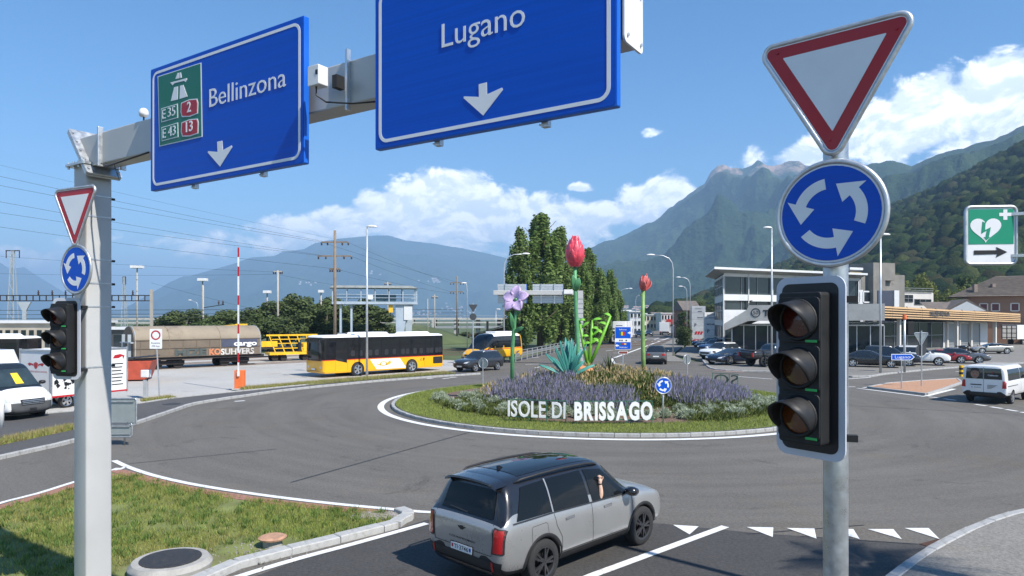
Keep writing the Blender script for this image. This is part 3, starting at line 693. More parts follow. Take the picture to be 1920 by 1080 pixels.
# ---------------------------------------------------------------- round and triangular signs
def arrows(rad,n=12):
    out=[]
    for a0 in (98,338,218):
        ri,ro=.50*rad,.72*rad;a1=a0+62;arc=[R(a0+(a1-a0)*k/n) for k in range(n+1)]
        o_=[(ro*math.cos(a),ro*math.sin(a)) for a in arc];i_=[(ri*math.cos(a),ri*math.sin(a)) for a in reversed(arc)]
        e=R(a1);t=R(a1+38);hb=[(.90*rad*math.cos(e),.90*rad*math.sin(e)),(.60*rad*math.cos(t),.60*rad*math.sin(t)),(.32*rad*math.cos(e),.32*rad*math.sin(e))]
        out.append(o_+hb+i_)
    return out
def rim_path(pts,o,ax,ay,lift,rad,mb):
    P_=[o+ax*p[0]+ay*p[1]+lift for p in pts];n=len(P_);k=7;V=[];nz=ax.cross(ay)
    for i in range(n):
        d=(P_[(i+1) % n]-P_[i-1]).normalized();s_=d.cross(nz).normalized()
        V+=[P_[i]+(s_*math.cos(2*math.pi*j/k)+nz*math.sin(2*math.pi*j/k))*rad for j in range(k)]
    mb.add(V,[(i*k+j,i*k+(j+1) % k,((i+1) % n)*k+(j+1) % k,((i+1) % n)*k+j) for i in range(n) for j in range(k)])
def sign_back(o,w,h,ax,nn,pole_off,zs):
    for z in zs:
        b=MB();b.beam(-ax*w*.38+UZ*z-nn*.02,ax*w*.38+UZ*z-nn*.02,.035,.03,up=nn);c=b.build('rail',m_alu,o)
        b=MB();b.beam(UZ*z-nn*.02,UZ*z-nn*pole_off,.05,.03);b.build('clamp',m_galv,c)
def round_sign(label,loc,nn,rad=.30,pole_off=.1,name='roundabout_sign',group=None):
    o=thing(name,label,'road sign',loc,group=group);ax=Vector((-nn.y,nn.x,0));z=Vector((0,0,0))
    b=MB();b.prism(circle(rad,48),nn*.0,ax,UZ,-nn*.006);b.build('plate',m_white,o)
    b=MB();b.prism(circle(rad*.965,48),nn*.004,ax,UZ,-nn*.003);b.build('blue_disc',m_blue,o)
    b=MB()
    for a in arrows(rad):b.prism(a,nn*.007,ax,UZ,-nn*.002)
    b.build('arrow_ring',m_white,o)
    b=MB();rim_path(circle(rad+.016,56),z,ax,UZ,nn*-.006,.017,b);b.build('rim',m_galv,o,smooth=True)
    sign_back(o,rad*2,0,ax,nn,pole_off,(-rad*.5,rad*.5));return o
def yield_sign(label,loc,nn,side=.86,pole_off=.1,name='give_way_sign'):
    o=thing(name,label,'road sign',loc);ax=Vector((-nn.y,nn.x,0));z=Vector((0,0,0))
    b=MB();b.prism(rtri(side,.035),z,ax,UZ,-nn*.006);b.build('red_plate',m_red,o)
    b=MB();b.prism(rtri(side*.70,.004),nn*.004,ax,UZ,-nn*.003);b.build('white_field',m_white,o)
    b=MB();b.ringprism(rtri(side+.034,.045),rtri(side,.035),nn*.001,ax,UZ,-nn*.004);b.build('white_edge',m_white,o)
    b=MB();rim_path(rtri(side+.075,.06,8),z,ax,UZ,nn*-.006,.017,b);b.build('rim',m_galv,o,smooth=True)
    for q in rtri(side*.86,.02,1)[::2]:b=MB();b.tube([ax*q[0]+UZ*q[1],ax*q[0]+UZ*q[1]+nn*.009],.008,6);b.build('rivet',m_red,o)
    sign_back(o,side*.55,0,ax,nn,pole_off,(side*.2,));return o
# ---------------------------------------------------------------- traffic signals
m_lens=[lens_mat('red_lens',(.07,.008,.005)),lens_mat('amber_lens',(.075,.026,.007)),lens_mat('low_amber_lens',(.11,.03,.005))]
m_tag=mat('green_tag',(.04,.42,.10),.5);m_visor=mat('visor_black',(.015,.015,.016),.5,0,.2,10,spec=.5);m_board=mat('white_board_edge',(.55,.57,.62),.5,0,.05,3)
def signal(label,loc,nn,w=.5,h=1.13,pole_off=.2,side=1):
    o=thing('traffic_light',label,'traffic light',loc);ax=Vector((-nn.y,nn.x,0))
    b=MB();b.prism(rrect(w,h,.075,6),-nn*.05,ax,UZ,-nn*.012);b.build('backing_board',m_board,o)
    b=MB();b.prism(rrect(w-.085,h-.085,.05,5),-nn*.046,ax,UZ,-nn*.006);b.build('board_field',m_black,o)
    b=MB();b.prism(rrect(.285,.93,.02,3),nn*.06,ax,UZ,-nn*.2);hs=b.build('housing',m_dkplastic,o,bevel=.008)
    for i,zc in enumerate((.295,0.,-.295)):
        c=UZ*zc+nn*.025
        b=MB();b.prism(rrect(.28,.28,.03,3),c+nn*.047,ax,UZ,-nn*.014);dr=b.build('lamp_door',m_dkplastic,o,bevel=.004)
        b=MB();rim_path(circle(.118,30),c,ax,UZ,nn*.052,.013,b);b.build('lens_ring',m_dkplastic,dr,smooth=True)
        prof=[(0,.062),(.04,.06),(.08,.055),(.108,.047)];n=24;V=[c+nn*.066];Fc=[]
        for r,d in prof[1:]:V+=[c+nn*d+ax*r*math.cos(2*math.pi*k/n)+UZ*r*math.sin(2*math.pi*k/n) for k in range(n)]
        Fc=[(0,1+k,1+(k+1) % n) for k in range(n)]+[(1+j*n+k,1+(j+1)*n+k,1+(j+1)*n+(k+1) % n,1+j*n+(k+1) % n) for j in range(2) for k in range(n)]
        b=MB().add(V,Fc);b.build('lens',m_lens[i],dr,smooth=True)
        V=[];n=22;a0,a1=R(-28),R(208)
        for th in (0,.007):
            for k in range(n+1):
                a=a0+(a1-a0)*k/n;t=max(0,math.sin(a));L=.045+.135*max(0,min(1,(math.sin(a)+.48)/1.2))**.8;r=.117+th
                for j in range(4):V.append(c+nn*(.05+L*j/3)+ax*r*math.cos(a)*(1-.04*j/3)+UZ*(r*math.sin(a)*(1-.04*j/3)-.02*j/3))
        m4=(n+1)*4;Fc=[]
        for k in range(n):
            for j in range(3):q=k*4+j;Fc+=[(q,q+4,q+5,q+1),(q+m4,q+1+m4,q+5+m4,q+4+m4)]
            q=k*4+3;Fc.append((q,q+4,q+4+m4,q+m4))
        b=MB().add(V,Fc);b.build('visor',m_visor,dr,smooth=True)
        b=MB();b.prism([(.05,-.136),(.125,-.136),(.125,-.121),(.05,-.121)],c+nn*.05,ax,UZ,-nn*.002);b.build('maker_tag',m_tag,dr)
    for zc in (.42,-.42):
        b=MB();b.beam(ax*w*.3*side+UZ*zc-nn*.07,ax*(w*.5+.02)*side+UZ*zc-nn*(.09+pole_off*.3),.05,.04);b.build('bracket',m_dkplastic,o)
    return o
# left side of the gantry post: three faces on the camera-left side of the post
def on_post(px,py,d):return P(px,py,d)
nl=Vector((-.45,-.893,0)).normalized()
yield_sign('small red and white give way triangle strapped to the gantry post',on_post(140,391,9.12),nl,.86,.15)
nl2=Vector((-.45,-.893,0)).normalized()
round_sign('blue roundabout disc strapped to the gantry post below the triangle',on_post(142,505,9.12),nl2,.30,.15)
signal('unlit traffic light strapped to the side of the gantry post',on_post(118,635,9.2),Vector((-.25,-.968,0)).normalized(),.45,1.09,.2,1)
# right-hand pole
n1=Vector((-.66,-.75,0)).normalized();PR=Vector((2.04,4.37,0))
rpole=MB();rpole.lathe([(.0735,.1),(.0735,5.9),(.06,5.91),(.01,5.915)],32);rpo=rpole.build('sign_post',mat('galvanised_tube',(.50,.53,.55),.34,.8,.2,9,bump=.10,bs=30,dirt=((.34,.38,.42),6,.7)),angle=40);rpo.location=PR
tag(rpo,'thick galvanised round post carrying the large triangle, disc and traffic light','post')
yield_sign('large red and white give way triangle at the top of the round post',P(1561,140,4.25),n1,.86,.09)
round_sign('large blue roundabout disc above the traffic light on the round post',P(1556,400,4.25),n1,.30,.09)
signal('large unlit traffic light on the round galvanised post',P(1509,689,4.30),Vector((-.82,-.57,0)).normalized(),.465,1.13,.2,1)
# defibrillator sign
ae=thing('defibrillator_sign','green and white heart sign with black arrow hung from a pole','sign',P(1858,441,7.35));na=Vector((-.10,-.995,0)).normalized();ax=Vector((-na.y,na.x,0))
b=MB();b.prism(rrect(.475,.575,.04,5),na*0,ax,UZ,-na*.006);b.build('plate',m_white,ae)
b=MB();b.prism([(-.225,-.095),(.225,-.095),(.225,.275),(-.225,.275)],na*.003,ax,UZ,-na*.002);b.build('green_field',mat('rescue_green',(.005,.27,.15),.4,0,.04),ae)
ht=[(.155*(16*math.sin(t)**3)/16,.135*(13*math.cos(t)-5*math.cos(2*t)-2*math.cos(3*t)-math.cos(4*t))/15) for t in np.linspace(0,2*math.pi,40)[:-1]]
b=MB();b.prism([(x-.055,y+.07) for x,y in ht],na*.006,ax,UZ,-na*.002);b.build('heart',m_white,ae)
b=MB();b.prism([(-.088,.145),(-.058,.13),(-.062,.055),(-.005,.085),(-.025,-.02),(-.008,-.018),(-.05,-.055),(-.075,-.02),(-.058,-.022),(-.045,.05),(-.1,.015)],na*.009,ax,UZ,-na*.002);b.build('bolt_arrow',MATS['rescue_green'],ae)
b=MB();b.prism([(.12,.16),(.16,.16),(.16,.20),(.2,.20),(.2,.235),(.16,.235),(.16,.27),(.12,.27),(.12,.235),(.08,.235),(.08,.2),(.12,.2)],na*.006,ax,UZ,-na*.002);b.build('cross',m_white,ae)
b=MB();b.prism([(-.17,-.205),(.06,-.2),(.05,-.235),(.16,-.18),(.05,-.125),(.06,-.16),(-.17,-.16)],na*.005,ax,UZ,-na*.002);b.build('arrow',m_black,ae)
b=MB();rim_path(rrect(.505,.605,.05,6),Vector((0,0,0)),ax,UZ,-na*.004,.017,b);b.build('rim',m_galv,ae,smooth=True)
for z in (.22,-.22):b=MB();b.beam(ax*.2+UZ*z-na*.02,ax*.40+UZ*z+na*.1,.04,.03);b.build('bracket',m_alu,ae)
ap=MB().lathe([(.06,.1),(.06,6.2),(.01,6.21)],20).build('sign_pole',m_galv,angle=40);ap.location=(5.62,7.15,0);tag(ap,'galvanised pole that holds the green heart sign','post')
# tall lamp just outside the picture on the right: its shadow crosses the lanes
def lamp_shadow():
    o=thing('street_lamp','tall street lamp whose long shadow crosses the approach lanes','street lamp',(7.5,7.7,.1))
    MB().tube([(0,0,0),(0,0,13.2)],[.1,.05],12).build('mast',m_galv,o,smooth=True);MB().lathe([(.02,13.1),(.2,13.15),(.26,13.3),(.16,13.42),(.02,13.45)],16).build('lamp_head',m_whitebox,o,smooth=True)
lamp_shadow()
# backs of two road signs seen beside the gantry post
sb=thing('road_sign_pair','grey backs of two framed road signs beside the gantry post','road sign',G(212,835));y=0
def back_panel(parent,w,z0,z1,nm='panel'):
    b=MB();b.prism(rrect(w,z1-z0,.06,4),(0,0,(z0+z1)/2),(1,0,0),UZ,(0,.02,0));p=b.build(nm,mat('bare_aluminium',(.36,.40,.39),.45,.5,.08,4),parent)
    b=MB();rim_path(rrect(w,z1-z0,.07,5),Vector((0,-.01,(z0+z1)/2)),Vector((1,0,0)),UZ,Vector((0,0,0)),.022,b);b.build('frame',m_galv,p,smooth=True)
    for z in (z0+.1,z1-.1):MB().beam((-w*.45,-.03,z),(w*.45,-.03,z),.03,.035).build('rail',m_alu,p)
    return p
ks=G(212,835).y/F
back_panel(sb,88*ks,(835-797)*ks,(835-747)*ks);back_panel(sb,72*ks,(835-819)*ks,(835-792-1.5)*ks)
MB().prism([(.34,39*ks),(.365,39*ks),(.365,44*ks),(.34,44*ks)],(.2,-.012,0),(1,0,0),UZ,(0,.004,0)).build('sticker',m_whitebox,sb)
for x in (-.35,.35):MB().tube([(x,.05,0),(x,.05,88*ks)],.03,8).build('post',m_galv,sb,smooth=True)
# ================================================================ vehicles
from mathutils.bvhtree import BVHTree
m_tyre=mat('tyre_rubber',(.022,.022,.022),.85,0,.3,12,bump=.3,bs=90);m_rimd=mat('dark_alloy',(.07,.07,.075),.35,.6,.1,5);m_rims=mat('bright_alloy',(.62,.62,.63),.25,.9,.08,5)
m_trim=mat('black_trim',(.02,.02,.021),.55,0,.15,6,bump=.1,bs=150);m_gap=mat('panel_gap',(.01,.01,.011),.8);m_cglass=mat('car_glass',(.016,.021,.026),.04,0,.05,1,spec=.8,rvar=.0)
m_well=mat('wheel_well',(.008,.008,.008),.95);m_tail=lens_mat('tail_lamp',(.42,.008,.012));m_head=lens_mat('head_lamp',(.62,.64,.66));m_plate=mat('number_plate',(.8,.8,.79),.4);m_chrome=mat('chrome',(.75,.76,.78),.12,1.,.03)
PAINT={k:paint('paint_'+k,*v) for k,v in dict(silver=((.40,.40,.39),.55,.30,.5),black=((.012,.012,.014),.0,.25),midnight=((.012,.018,.035),.2,.28),blue=((.02,.05,.14),.35,.3),white=((.78,.78,.77),0,.35),red=((.30,.012,.015),.1,.3),grey=((.14,.14,.145),.5,.35),champagne=((.36,.35,.31),.5,.35),yellow=((.83,.42,.003),0,.38),anthracite=((.035,.037,.042),.3,.3),graphite=((.19,.19,.19),.55,.35)).items()}


def wheel_meshes(rad,wid,style):
    k=('wheel',rad,wid,style)
    if k in MATS:return MATS[k]
    Rm=Matrix.Rotation(R(90),4,'X');rr=rad*.70
    t=MB();t.lathe([(rr,-wid/2),(rad*.93,-wid/2),(rad*.985,-wid*.42),(rad,-wid*.3),(rad,wid*.3),(rad*.985,wid*.42),(rad*.93,wid/2),(rr,wid/2),(rr*.97,wid*.3),(rr*.97,-wid*.3),(rr,-wid/2)],36,0,Rm,False)
    tm=t.mesh('tyre',m_tyre,True);sharp(tm,50)
    m=m_rimd if style=='dark' else m_rims
    b=MB();y=-wid*.40
    b.lathe([(rr*.995,-wid*.5),(rr*.9,-wid*.46),(rr*.88,-wid*.2),(rr*.88,wid*.4)],32,0,Matrix.Rotation(R(90),4,'X') @ Matrix.Scale(-1,4,(0,0,1)),False)
    for i in range(5):
        a=2*math.pi*i/5
        for da in (-.17,.17):
            c,s=math.cos(a),math.sin(a);c2,s2=math.cos(a+da),math.sin(a+da)
            b.beam((.05*rad*c,y-.012,.05*rad*s),(rr*.93*c2,y+.005,rr*.93*s2),rad*(.09 if style=='dark' else .17),.03,up=(0,1,0))
    b.lathe([(.02,0),(rad*.16,.004),(rad*.17,.03),(rad*.15,.05)],16,0,Matrix.Translation((0,y-.022,0)) @ Matrix.Rotation(R(-90),4,'X'))
    rm=b.mesh('rim',m);d=MB();d.lathe([(.01,0),(rr*.87,0),(rr*.87,.01)],24,0,Matrix.Translation((0,-wid*.08,0)) @ Matrix.Rotation(R(-90),4,'X'));dm_=d.mesh('brake',m_well)
    MATS[k]=(tm,rm,dm_);return MATS[k]
def add_wheel(car,x,y,rad,wid,style,steer=0.):
    tm,rm,dm_=wheel_meshes(rad,wid,style);w=link('wheel',tm,car);w.location=(x,y,rad);w.rotation_euler=(0,0,steer+(math.pi if y>0 else 0))
    link('rim',rm,w);link('brake_disc',dm_,w);return w


class Body:
    """car shell: cage of cross sections (half, mirrored), subdivided, wheel arches cut out; everything else is laid on it by projection.
    station row: x, half width, floor z, shoulder z, half width of the upper edge, upper edge z, centre z, zone (b body, g glass side + painted roof, w glass on top: screens)"""
    def __init__(s,key,st,mats,arches,rough_roof=1,level=2,clad=True,zs=(.12,.35)):
        s.mats=mats;k=('body',key)
        if k not in MATS:
            V=[];Fc=[];mi=[];n=9
            for row in st:
                x,hw,zb,zs_,ht,ze,zc=row[:7]
                half=[(0,zb),(.80*hw,zb),(.965*hw,zb+zs[0]),(hw,zb+zs[1]*(zs_-zb)/.8),(.985*hw,zs_-.10),(.945*hw,zs_),(.945*hw+(ht-.945*hw)*.08,zs_+(ze-zs_)*.08+.004),(ht,ze),(ht*.6,zc-(zc-ze)*.25),(0,zc)]
                n=len(half);ring=[(x,y,z) for y,z in half]+[(x,-y,z) for y,z in reversed(half[1:-1])];V+=ring
            m=2*n-2;L=len(st)
            for i in range(L-1):
                z0,z1=st[i][7],st[i+1][7]
                for j in range(m):
                    Fc.append((i*m+j,i*m+(j+1) % m,(i+1)*m+(j+1) % m,(i+1)*m+j))
                    jj=j if j<n-1 else m-1-j
                    zone=z0 if z0==z1 else ('w' if 'w' in (z0,z1) else 'b')
                    q=0
                    if jj<2:q=2 if clad else 0
                    elif jj==6 and zone in 'gw':q=3 if zone=='g' else 3
                    elif jj>=7 and zone=='w':q=3
                    elif jj>=6 and zone=='g':q=rough_roof
                    mi.append(q)
            Fc+=[tuple(range(m))[::-1],tuple(range((L-1)*m,L*m))];mi+=[0,0]
            me=bpy.data.meshes.new('body');me.from_pydata(V,[],Fc)
            for q in range(4):me.materials.append(mat('slot%d' % q))
            me.polygons.foreach_set('material_index',mi);me.polygons.foreach_set('use_smooth',[True]*len(Fc));me.update()
            bm=bmesh.new();bm.from_mesh(me);bmesh.ops.recalc_face_normals(bm,faces=bm.faces);bm.to_mesh(me);bm.free()
            o=bpy.data.objects.new('body',me);TMP.collection.objects.link(o);ss=o.modifiers.new('s','SUBSURF');ss.levels=level;ss.render_levels=level
            cut=[]
            for ax,rad in arches:
                c=MB();c.lathe([(rad,-1.5),(rad,1.5)],36,0,Matrix.Translation((ax,0,rad*.86)) @ Matrix.Rotation(R(90),4,'X'));c_=c.build('cut',m_well);TMP.collection.objects.link(c_)
                b=o.modifiers.new('c','BOOLEAN');b.object=c_;b.operation='DIFFERENCE';b.solver='EXACT';b.material_mode='TRANSFER';cut.append(c_)
                hx=MB()
            e=evaluated(o)
            o2=o
            for c_ in cut:bpy.data.objects.remove(c_)
            bpy.data.objects.remove(o2);sharp(e,40)
            bm=bmesh.new();bm.from_mesh(e);bvh=BVHTree.FromBMesh(bm);bm.free()
            MATS[k]=(e,bvh)
        me,s.bvh=MATS[k]
        s.me=me.copy()
        for i,q in enumerate(s.me.materials):
            if q and q.name.startswith('slot'):s.me.materials[i]=mats[int(q.name[4])]
    def hit(s,p,axis,side,lift):
        o=Vector(p);d=Vector((0,0,0));o[axis]=6.*side;d[axis]=-side
        loc,nrm,i,dist=s.bvh.ray_cast(o,d)
        if loc is None:
            q=Vector(p);q[axis]=.9*side;loc,nrm,i,dist=s.bvh.find_nearest(q)
        if nrm[axis]*side<0:nrm=-nrm
        return loc+nrm*lift
    def patch(s,quad,axis,side,lift=.006,nu=10,nv=6):
        """quad of four (u, v) corners bl, br, tr, tl; axis 1: (x, z) from the side, axis 0: (y, z) from an end, axis 2: (x, y) from above"""
        V=[]
        for j in range(nv+1):
            for i in range(nu+1):
                a,b=i/nu,j/nv
                u=[(quad[0][k]*(1-a)+quad[1][k]*a)*(1-b)+(quad[3][k]*(1-a)+quad[2][k]*a)*b for k in (0,1)]
                p=[0,0,0];ax=[k for k in (0,1,2) if k !=axis];p[ax[0]],p[ax[1]]=u
                V.append(s.hit(p,axis,side,lift))
        return MB().add(V,[(j*(nu+1)+i,j*(nu+1)+i+1,(j+1)*(nu+1)+i+1,(j+1)*(nu+1)+i) for j in range(nv) for i in range(nu)])
    def line(s,pts,axis,side,w=.008,lift=.002):
        """thin seam along a polyline in the projected plane"""
        mb=MB()
        for a,b in zip(pts,pts[1:]):
            d=Vector(b)-Vector(a);nrm=Vector((-d.y,d.x)).normalized()*w/2;n=max(2,int(d.length/.06))
            q=[Vector(a)-nrm,Vector(b)-nrm,Vector(b)+nrm,Vector(a)+nrm]
            t=s.patch(q,axis,side,lift,n,1);mb.add(t.v,t.f)
        return mb
def mirror_part(car,x,y,z,m,sgn):
    b=MB();b.lathe([(.02,-.08),(.09,-.06),(.105,.02),(.08,.09),(.02,.1)],14,0,Matrix.Translation((x,y+sgn*.13,z+.06)) @ Matrix.Rotation(R(90),4,'X') @ Matrix.Diagonal((1.1,.8,1.2,1)))
    b.beam((x+.03,y-sgn*.03,z),(x,y+sgn*.09,z+.03),.06,.05);return b.build('wing_mirror',m,car,smooth=True)

# ---- the silver crossover in the near lane
st_mini=[(-2.262,.66,.46,.90,.52,.93,.95,'b'),(-2.245,.80,.36,.97,.70,1.0,1.02,'b'),(-2.20,.875,.29,1.03,.78,1.06,1.08,'b'),(-2.13,.905,.25,1.06,.77,1.10,1.13,'w'),(-2.0,.918,.23,1.075,.665,1.57,1.615,'w'),(-1.89,.92,.22,1.075,.66,1.625,1.68,'g'),(-1.345,.925,.20,1.065,.665,1.645,1.71,'g'),(-.7,.918,.20,1.045,.67,1.66,1.725,'g'),(-.1,.915,.20,1.03,.67,1.66,1.72,'g'),
           (.38,.915,.20,1.02,.655,1.63,1.69,'g'),(.52,.915,.20,1.015,.65,1.56,1.62,'w'),(1.02,.918,.20,1.0,.72,1.10,1.16,'w'),(1.12,.918,.20,.995,.76,1.045,1.09,'b'),(1.345,.925,.21,.98,.74,1.03,1.07,'b'),(1.75,.91,.22,.93,.66,.99,1.02,'b'),(2.0,.87,.25,.87,.60,.92,.94,'b'),(2.12,.79,.30,.78,.55,.83,.85,'b'),(2.17,.66,.36,.68,.46,.72,.73,'b')]
def mini():
    bd=Body('mini',st_mini,[PAINT['silver'],PAINT['black'],m_trim,PAINT['black']],[(1.345,.405),(-1.345,.405)])
    c=thing('parked_car','silver crossover with black roof and dark wheels waiting in the near lane','car',(.81,12.42,0),math.atan2(.709,.705));c.name='crossover_car'
    link('body',bd.me,c)
    gl_=mat('tinted_glass',(.008,.010,.012),.03,0,.05,1,spec=.25,rvar=0)
    for sd_ in (-1,1):
        for nm,q in (('rear_quarter_window',[(-1.92,1.085),(-1.12,1.085),(-1.12,1.56),(-1.66,1.53)]),('rear_door_window',[(-1.07,1.075),(-.16,1.055),(-.20,1.57),(-1.07,1.565)]),('front_door_window',[(-.08,1.05),(.92,1.035),(.36,1.51),(-.12,1.57)])):
            w=bd.patch(q,1,sd_,.008,14,8).build(nm,gl_,c,smooth=True)
        fr=bd.line([(-2.0,1.065),(-1.1,1.07),(-.1,1.045),(.98,1.025)],1,sd_,.022,.012).build('belt_moulding',m_trim,c)
        bd.line([(-1.10,1.07),(-1.10,1.57)],1,sd_,.03,.012).build('window_pillar',PAINT['silver'],c)
        for pts in ([(-.12,1.03),(-.12,.60),(-.10,.36)],[(-1.08,1.05),(-1.04,.86),(-.92,.66),(-.90,.36)],[(1.02,.98),(1.03,.62),(.95,.36)],[(-.92,.41),(.95,.41)]):bd.line(pts,1,sd_,.009,.003).build('door_seam',m_gap,c)
        if sd_<0:bd.line([(-1.62,.92),(-1.62,.70),(-1.58,.68),(-1.30,.68),(-1.24,.78),(-1.26,.94),(-1.30,.96),(-1.60,.95),(-1.62,.92)],1,sd_,.006,.003).build('fuel_flap_seam',m_gap,c)
        for x in (-.72,.30):
            h=bd.patch([(x-.10,.90),(x+.12,.91),(x+.12,.95),(x-.10,.94)],1,sd_,.012,6,2).build('door_handle',m_chrome,c,smooth=True)
        for ax in (1.345,-1.345):
            mb=MB();n=26;V=[]
            for k in range(n+1):
                a=R(-12+204*k/n)
                for rr in (.398,.425,.455):V.append(bd.hit((ax+rr*math.cos(a),0,.348+rr*math.sin(a)),1,sd_,.018 if rr<.45 else .004))
            V2=[v+Vector((0,-sd_*.05,0)) for v in V[::3]];off=len(V)
            mb.add(V+V2,[(k*3+j,k*3+j+1,k*3+j+4,k*3+j+3) for k in range(n) for j in range(2)]+[(off+k,k*3,k*3+3,off+k+1) for k in range(n)]);mb.build('wheel_arch_trim',m_trim,c,smooth=True)
        sk=bd.patch([(-.94,.205),(.95,.205),(.95,.40),(-.94,.40)],1,sd_,.012,16,3).build('sill_cladding',m_trim,c,smooth=True)
        mirror_part(c,.86,.86*sd_,1.03,PAINT['black'],sd_)

        pts=[bd.hit((x,.60*sd_,0),2,1,h) for x,h in ((.35,.0),(.25,.035),(0.,.055),(-.6,.06),(-1.2,.06),(-1.6,.05),(-1.72,.0))];MB().tube(pts,[.012,.02,.022,.022,.022,.02,.012],8).build('roof_rail',m_trim,c,smooth=True)

        tl=bd.patch([(.70*sd_,.66),(.862*sd_,.67),(.862*sd_,1.0),(.72*sd_,1.01)],0,-1,.014,12,6);L=tl.build('tail_lamp',m_tail,c,smooth=True)
        bd.line([(.69*sd_,.65),(.862*sd_,.66),(.862*sd_,1.0),(.71*sd_,1.02),(.69*sd_,.65)],0,-1,.02,.016).build('lamp_surround',m_trim,L)
        bd.patch([(.66*sd_,.38),(.70*sd_,.38),(.70*sd_,.52),(.66*sd_,.52)],0,-1,.02,2,3).build('reflector',m_tail,c)
        hl=bd.patch([(.42*sd_,.66),(.74*sd_,.68),(.74*sd_,.84),(.5*sd_,.86)],0,1,.008,6,5).build('head_lamp',m_head,c,smooth=True)
    bd.patch([(-.60,1.11),(.60,1.11),(.53,1.52),(-.53,1.52)],0,-1,.010,14,8).build('rear_window',gl_,c,smooth=True)
    bd.patch([(-.66,1.10),(.66,1.10),(.55,1.52),(-.55,1.52)],0,1,.008,14,8).build('windscreen',gl_,c,smooth=True)
    bd.patch([(-1.55,-.50),(.30,-.50),(.30,.50),(-1.55,.50)],2,1,.006,12,8).build('glass_roof',gl_,c,smooth=True)
    sp=MB();V=[];nx=14
    for i in range(nx+1):
        y=-.60+1.2*i/nx;b=bd.hit((-1.86,y,0),2,1,.004);e=1-(abs(y)/.62)**4*.5
        V+=[b,Vector((-2.10,y,b.z-.02)),Vector((-2.11,y,b.z-.05)),Vector((-1.94,y,b.z-.07))]
    sp.add(V,[(i*4+j,i*4+j+1,i*4+j+5,i*4+j+4) for i in range(nx) for j in range(3)]);sp.build('roof_spoiler',PAINT['black'],c,angle=50)
    MB().prism([(0,0),(.16,0),(.03,.06),(0,.06)],(-1.50,.01,bd.hit((-1.45,0,0),2,1,0).z-.005),(1,0,0),UZ,(0,-.025,0)).build('antenna_fin',PAINT['black'],c)
    bd.line([(-.05,1.12),(.22,1.14),(.40,1.15)],0,-1,.018,.02).build('wiper',m_trim,c)
    bd.patch([(-.78,.28),(.78,.28),(.84,.52),(-.84,.52)],0,-1,.012,14,5).build('rear_bumper',m_trim,c,smooth=True)
    bd.patch([(-.62,.30),(.62,.30),(.68,.38),(-.68,.38)],0,-1,.03,10,2).build('bumper_insert',PAINT['black'],c,smooth=True)
    bd.line([(-.66,.60),(.66,.60)],0,-1,.009,.004).build('tailgate_seam',m_gap,c);bd.line([(-.66,.60),(-.69,.85),(-.66,1.06)],0,-1,.009,.004).build('tailgate_seam',m_gap,c);bd.line([(.66,.60),(.69,.85),(.66,1.06)],0,-1,.009,.004).build('tailgate_seam',m_gap,c)
    xr=bd.hit((0,0,.62),0,-1,0).x-.012
    pf=MB().prism(rrect(.53,.13,.012,3),(xr,0,.585),(0,-1,0),UZ,(.012,0,0)).build('plate_frame',m_trim,c)
    MB().prism(rrect(.50,.11,.008,3),(xr-.004,0,.585),(0,-1,0),UZ,(.004,0,0)).build('number_plate',m_plate,pf)
    t=MB();letters(t,'TI·3746',(xr-.006,.165,.552),(0,-1,0),UZ,.068,.33,.006);t.build('plate_lettering',m_black,pf)
    for y,m in ((.205,m_red),(-.205,m_blue)):MB().prism([(-.02,.03),(-.02,-.01),(0,-.03),(.02,-.01),(.02,.03)],(xr-.006,y,.585),(0,-1,0),UZ,(.002,0,0)).build('plate_shield',m,pf)
    t=MB();w=text_mesh('COUNTRYMAN',.01)
    t.add([bd.hit((0,.30-p[0]/w[0][:,0].max()*.60,.715+p[1]/.73*.03),0,-1,.005) for p in w[0]],w[1]);t.build('model_lettering',m_trim,c)
    wing=[(-.09,.02),(-.03,.012),(-.028,.03),(.028,.03),(.03,.012),(.09,.02),(.07,.0),(.04,-.015),(.025,-.03),(-.025,-.03),(-.04,-.015),(-.07,0)]
    x0=bd.hit((0,0,.90),0,-1,0).x;MB().prism(wing,(x0-.012,0,.90),(0,-1,0),UZ,(.01,0,0)).build('wing_badge',m_black,c)
    for x,st_ in ((1.345,.0),(-1.345,0)):
        for y in (-.80,.80):add_wheel(c,x,y,.352,.235,'dark',st_)
    return c,bd
mini_car,mini_bd=mini()


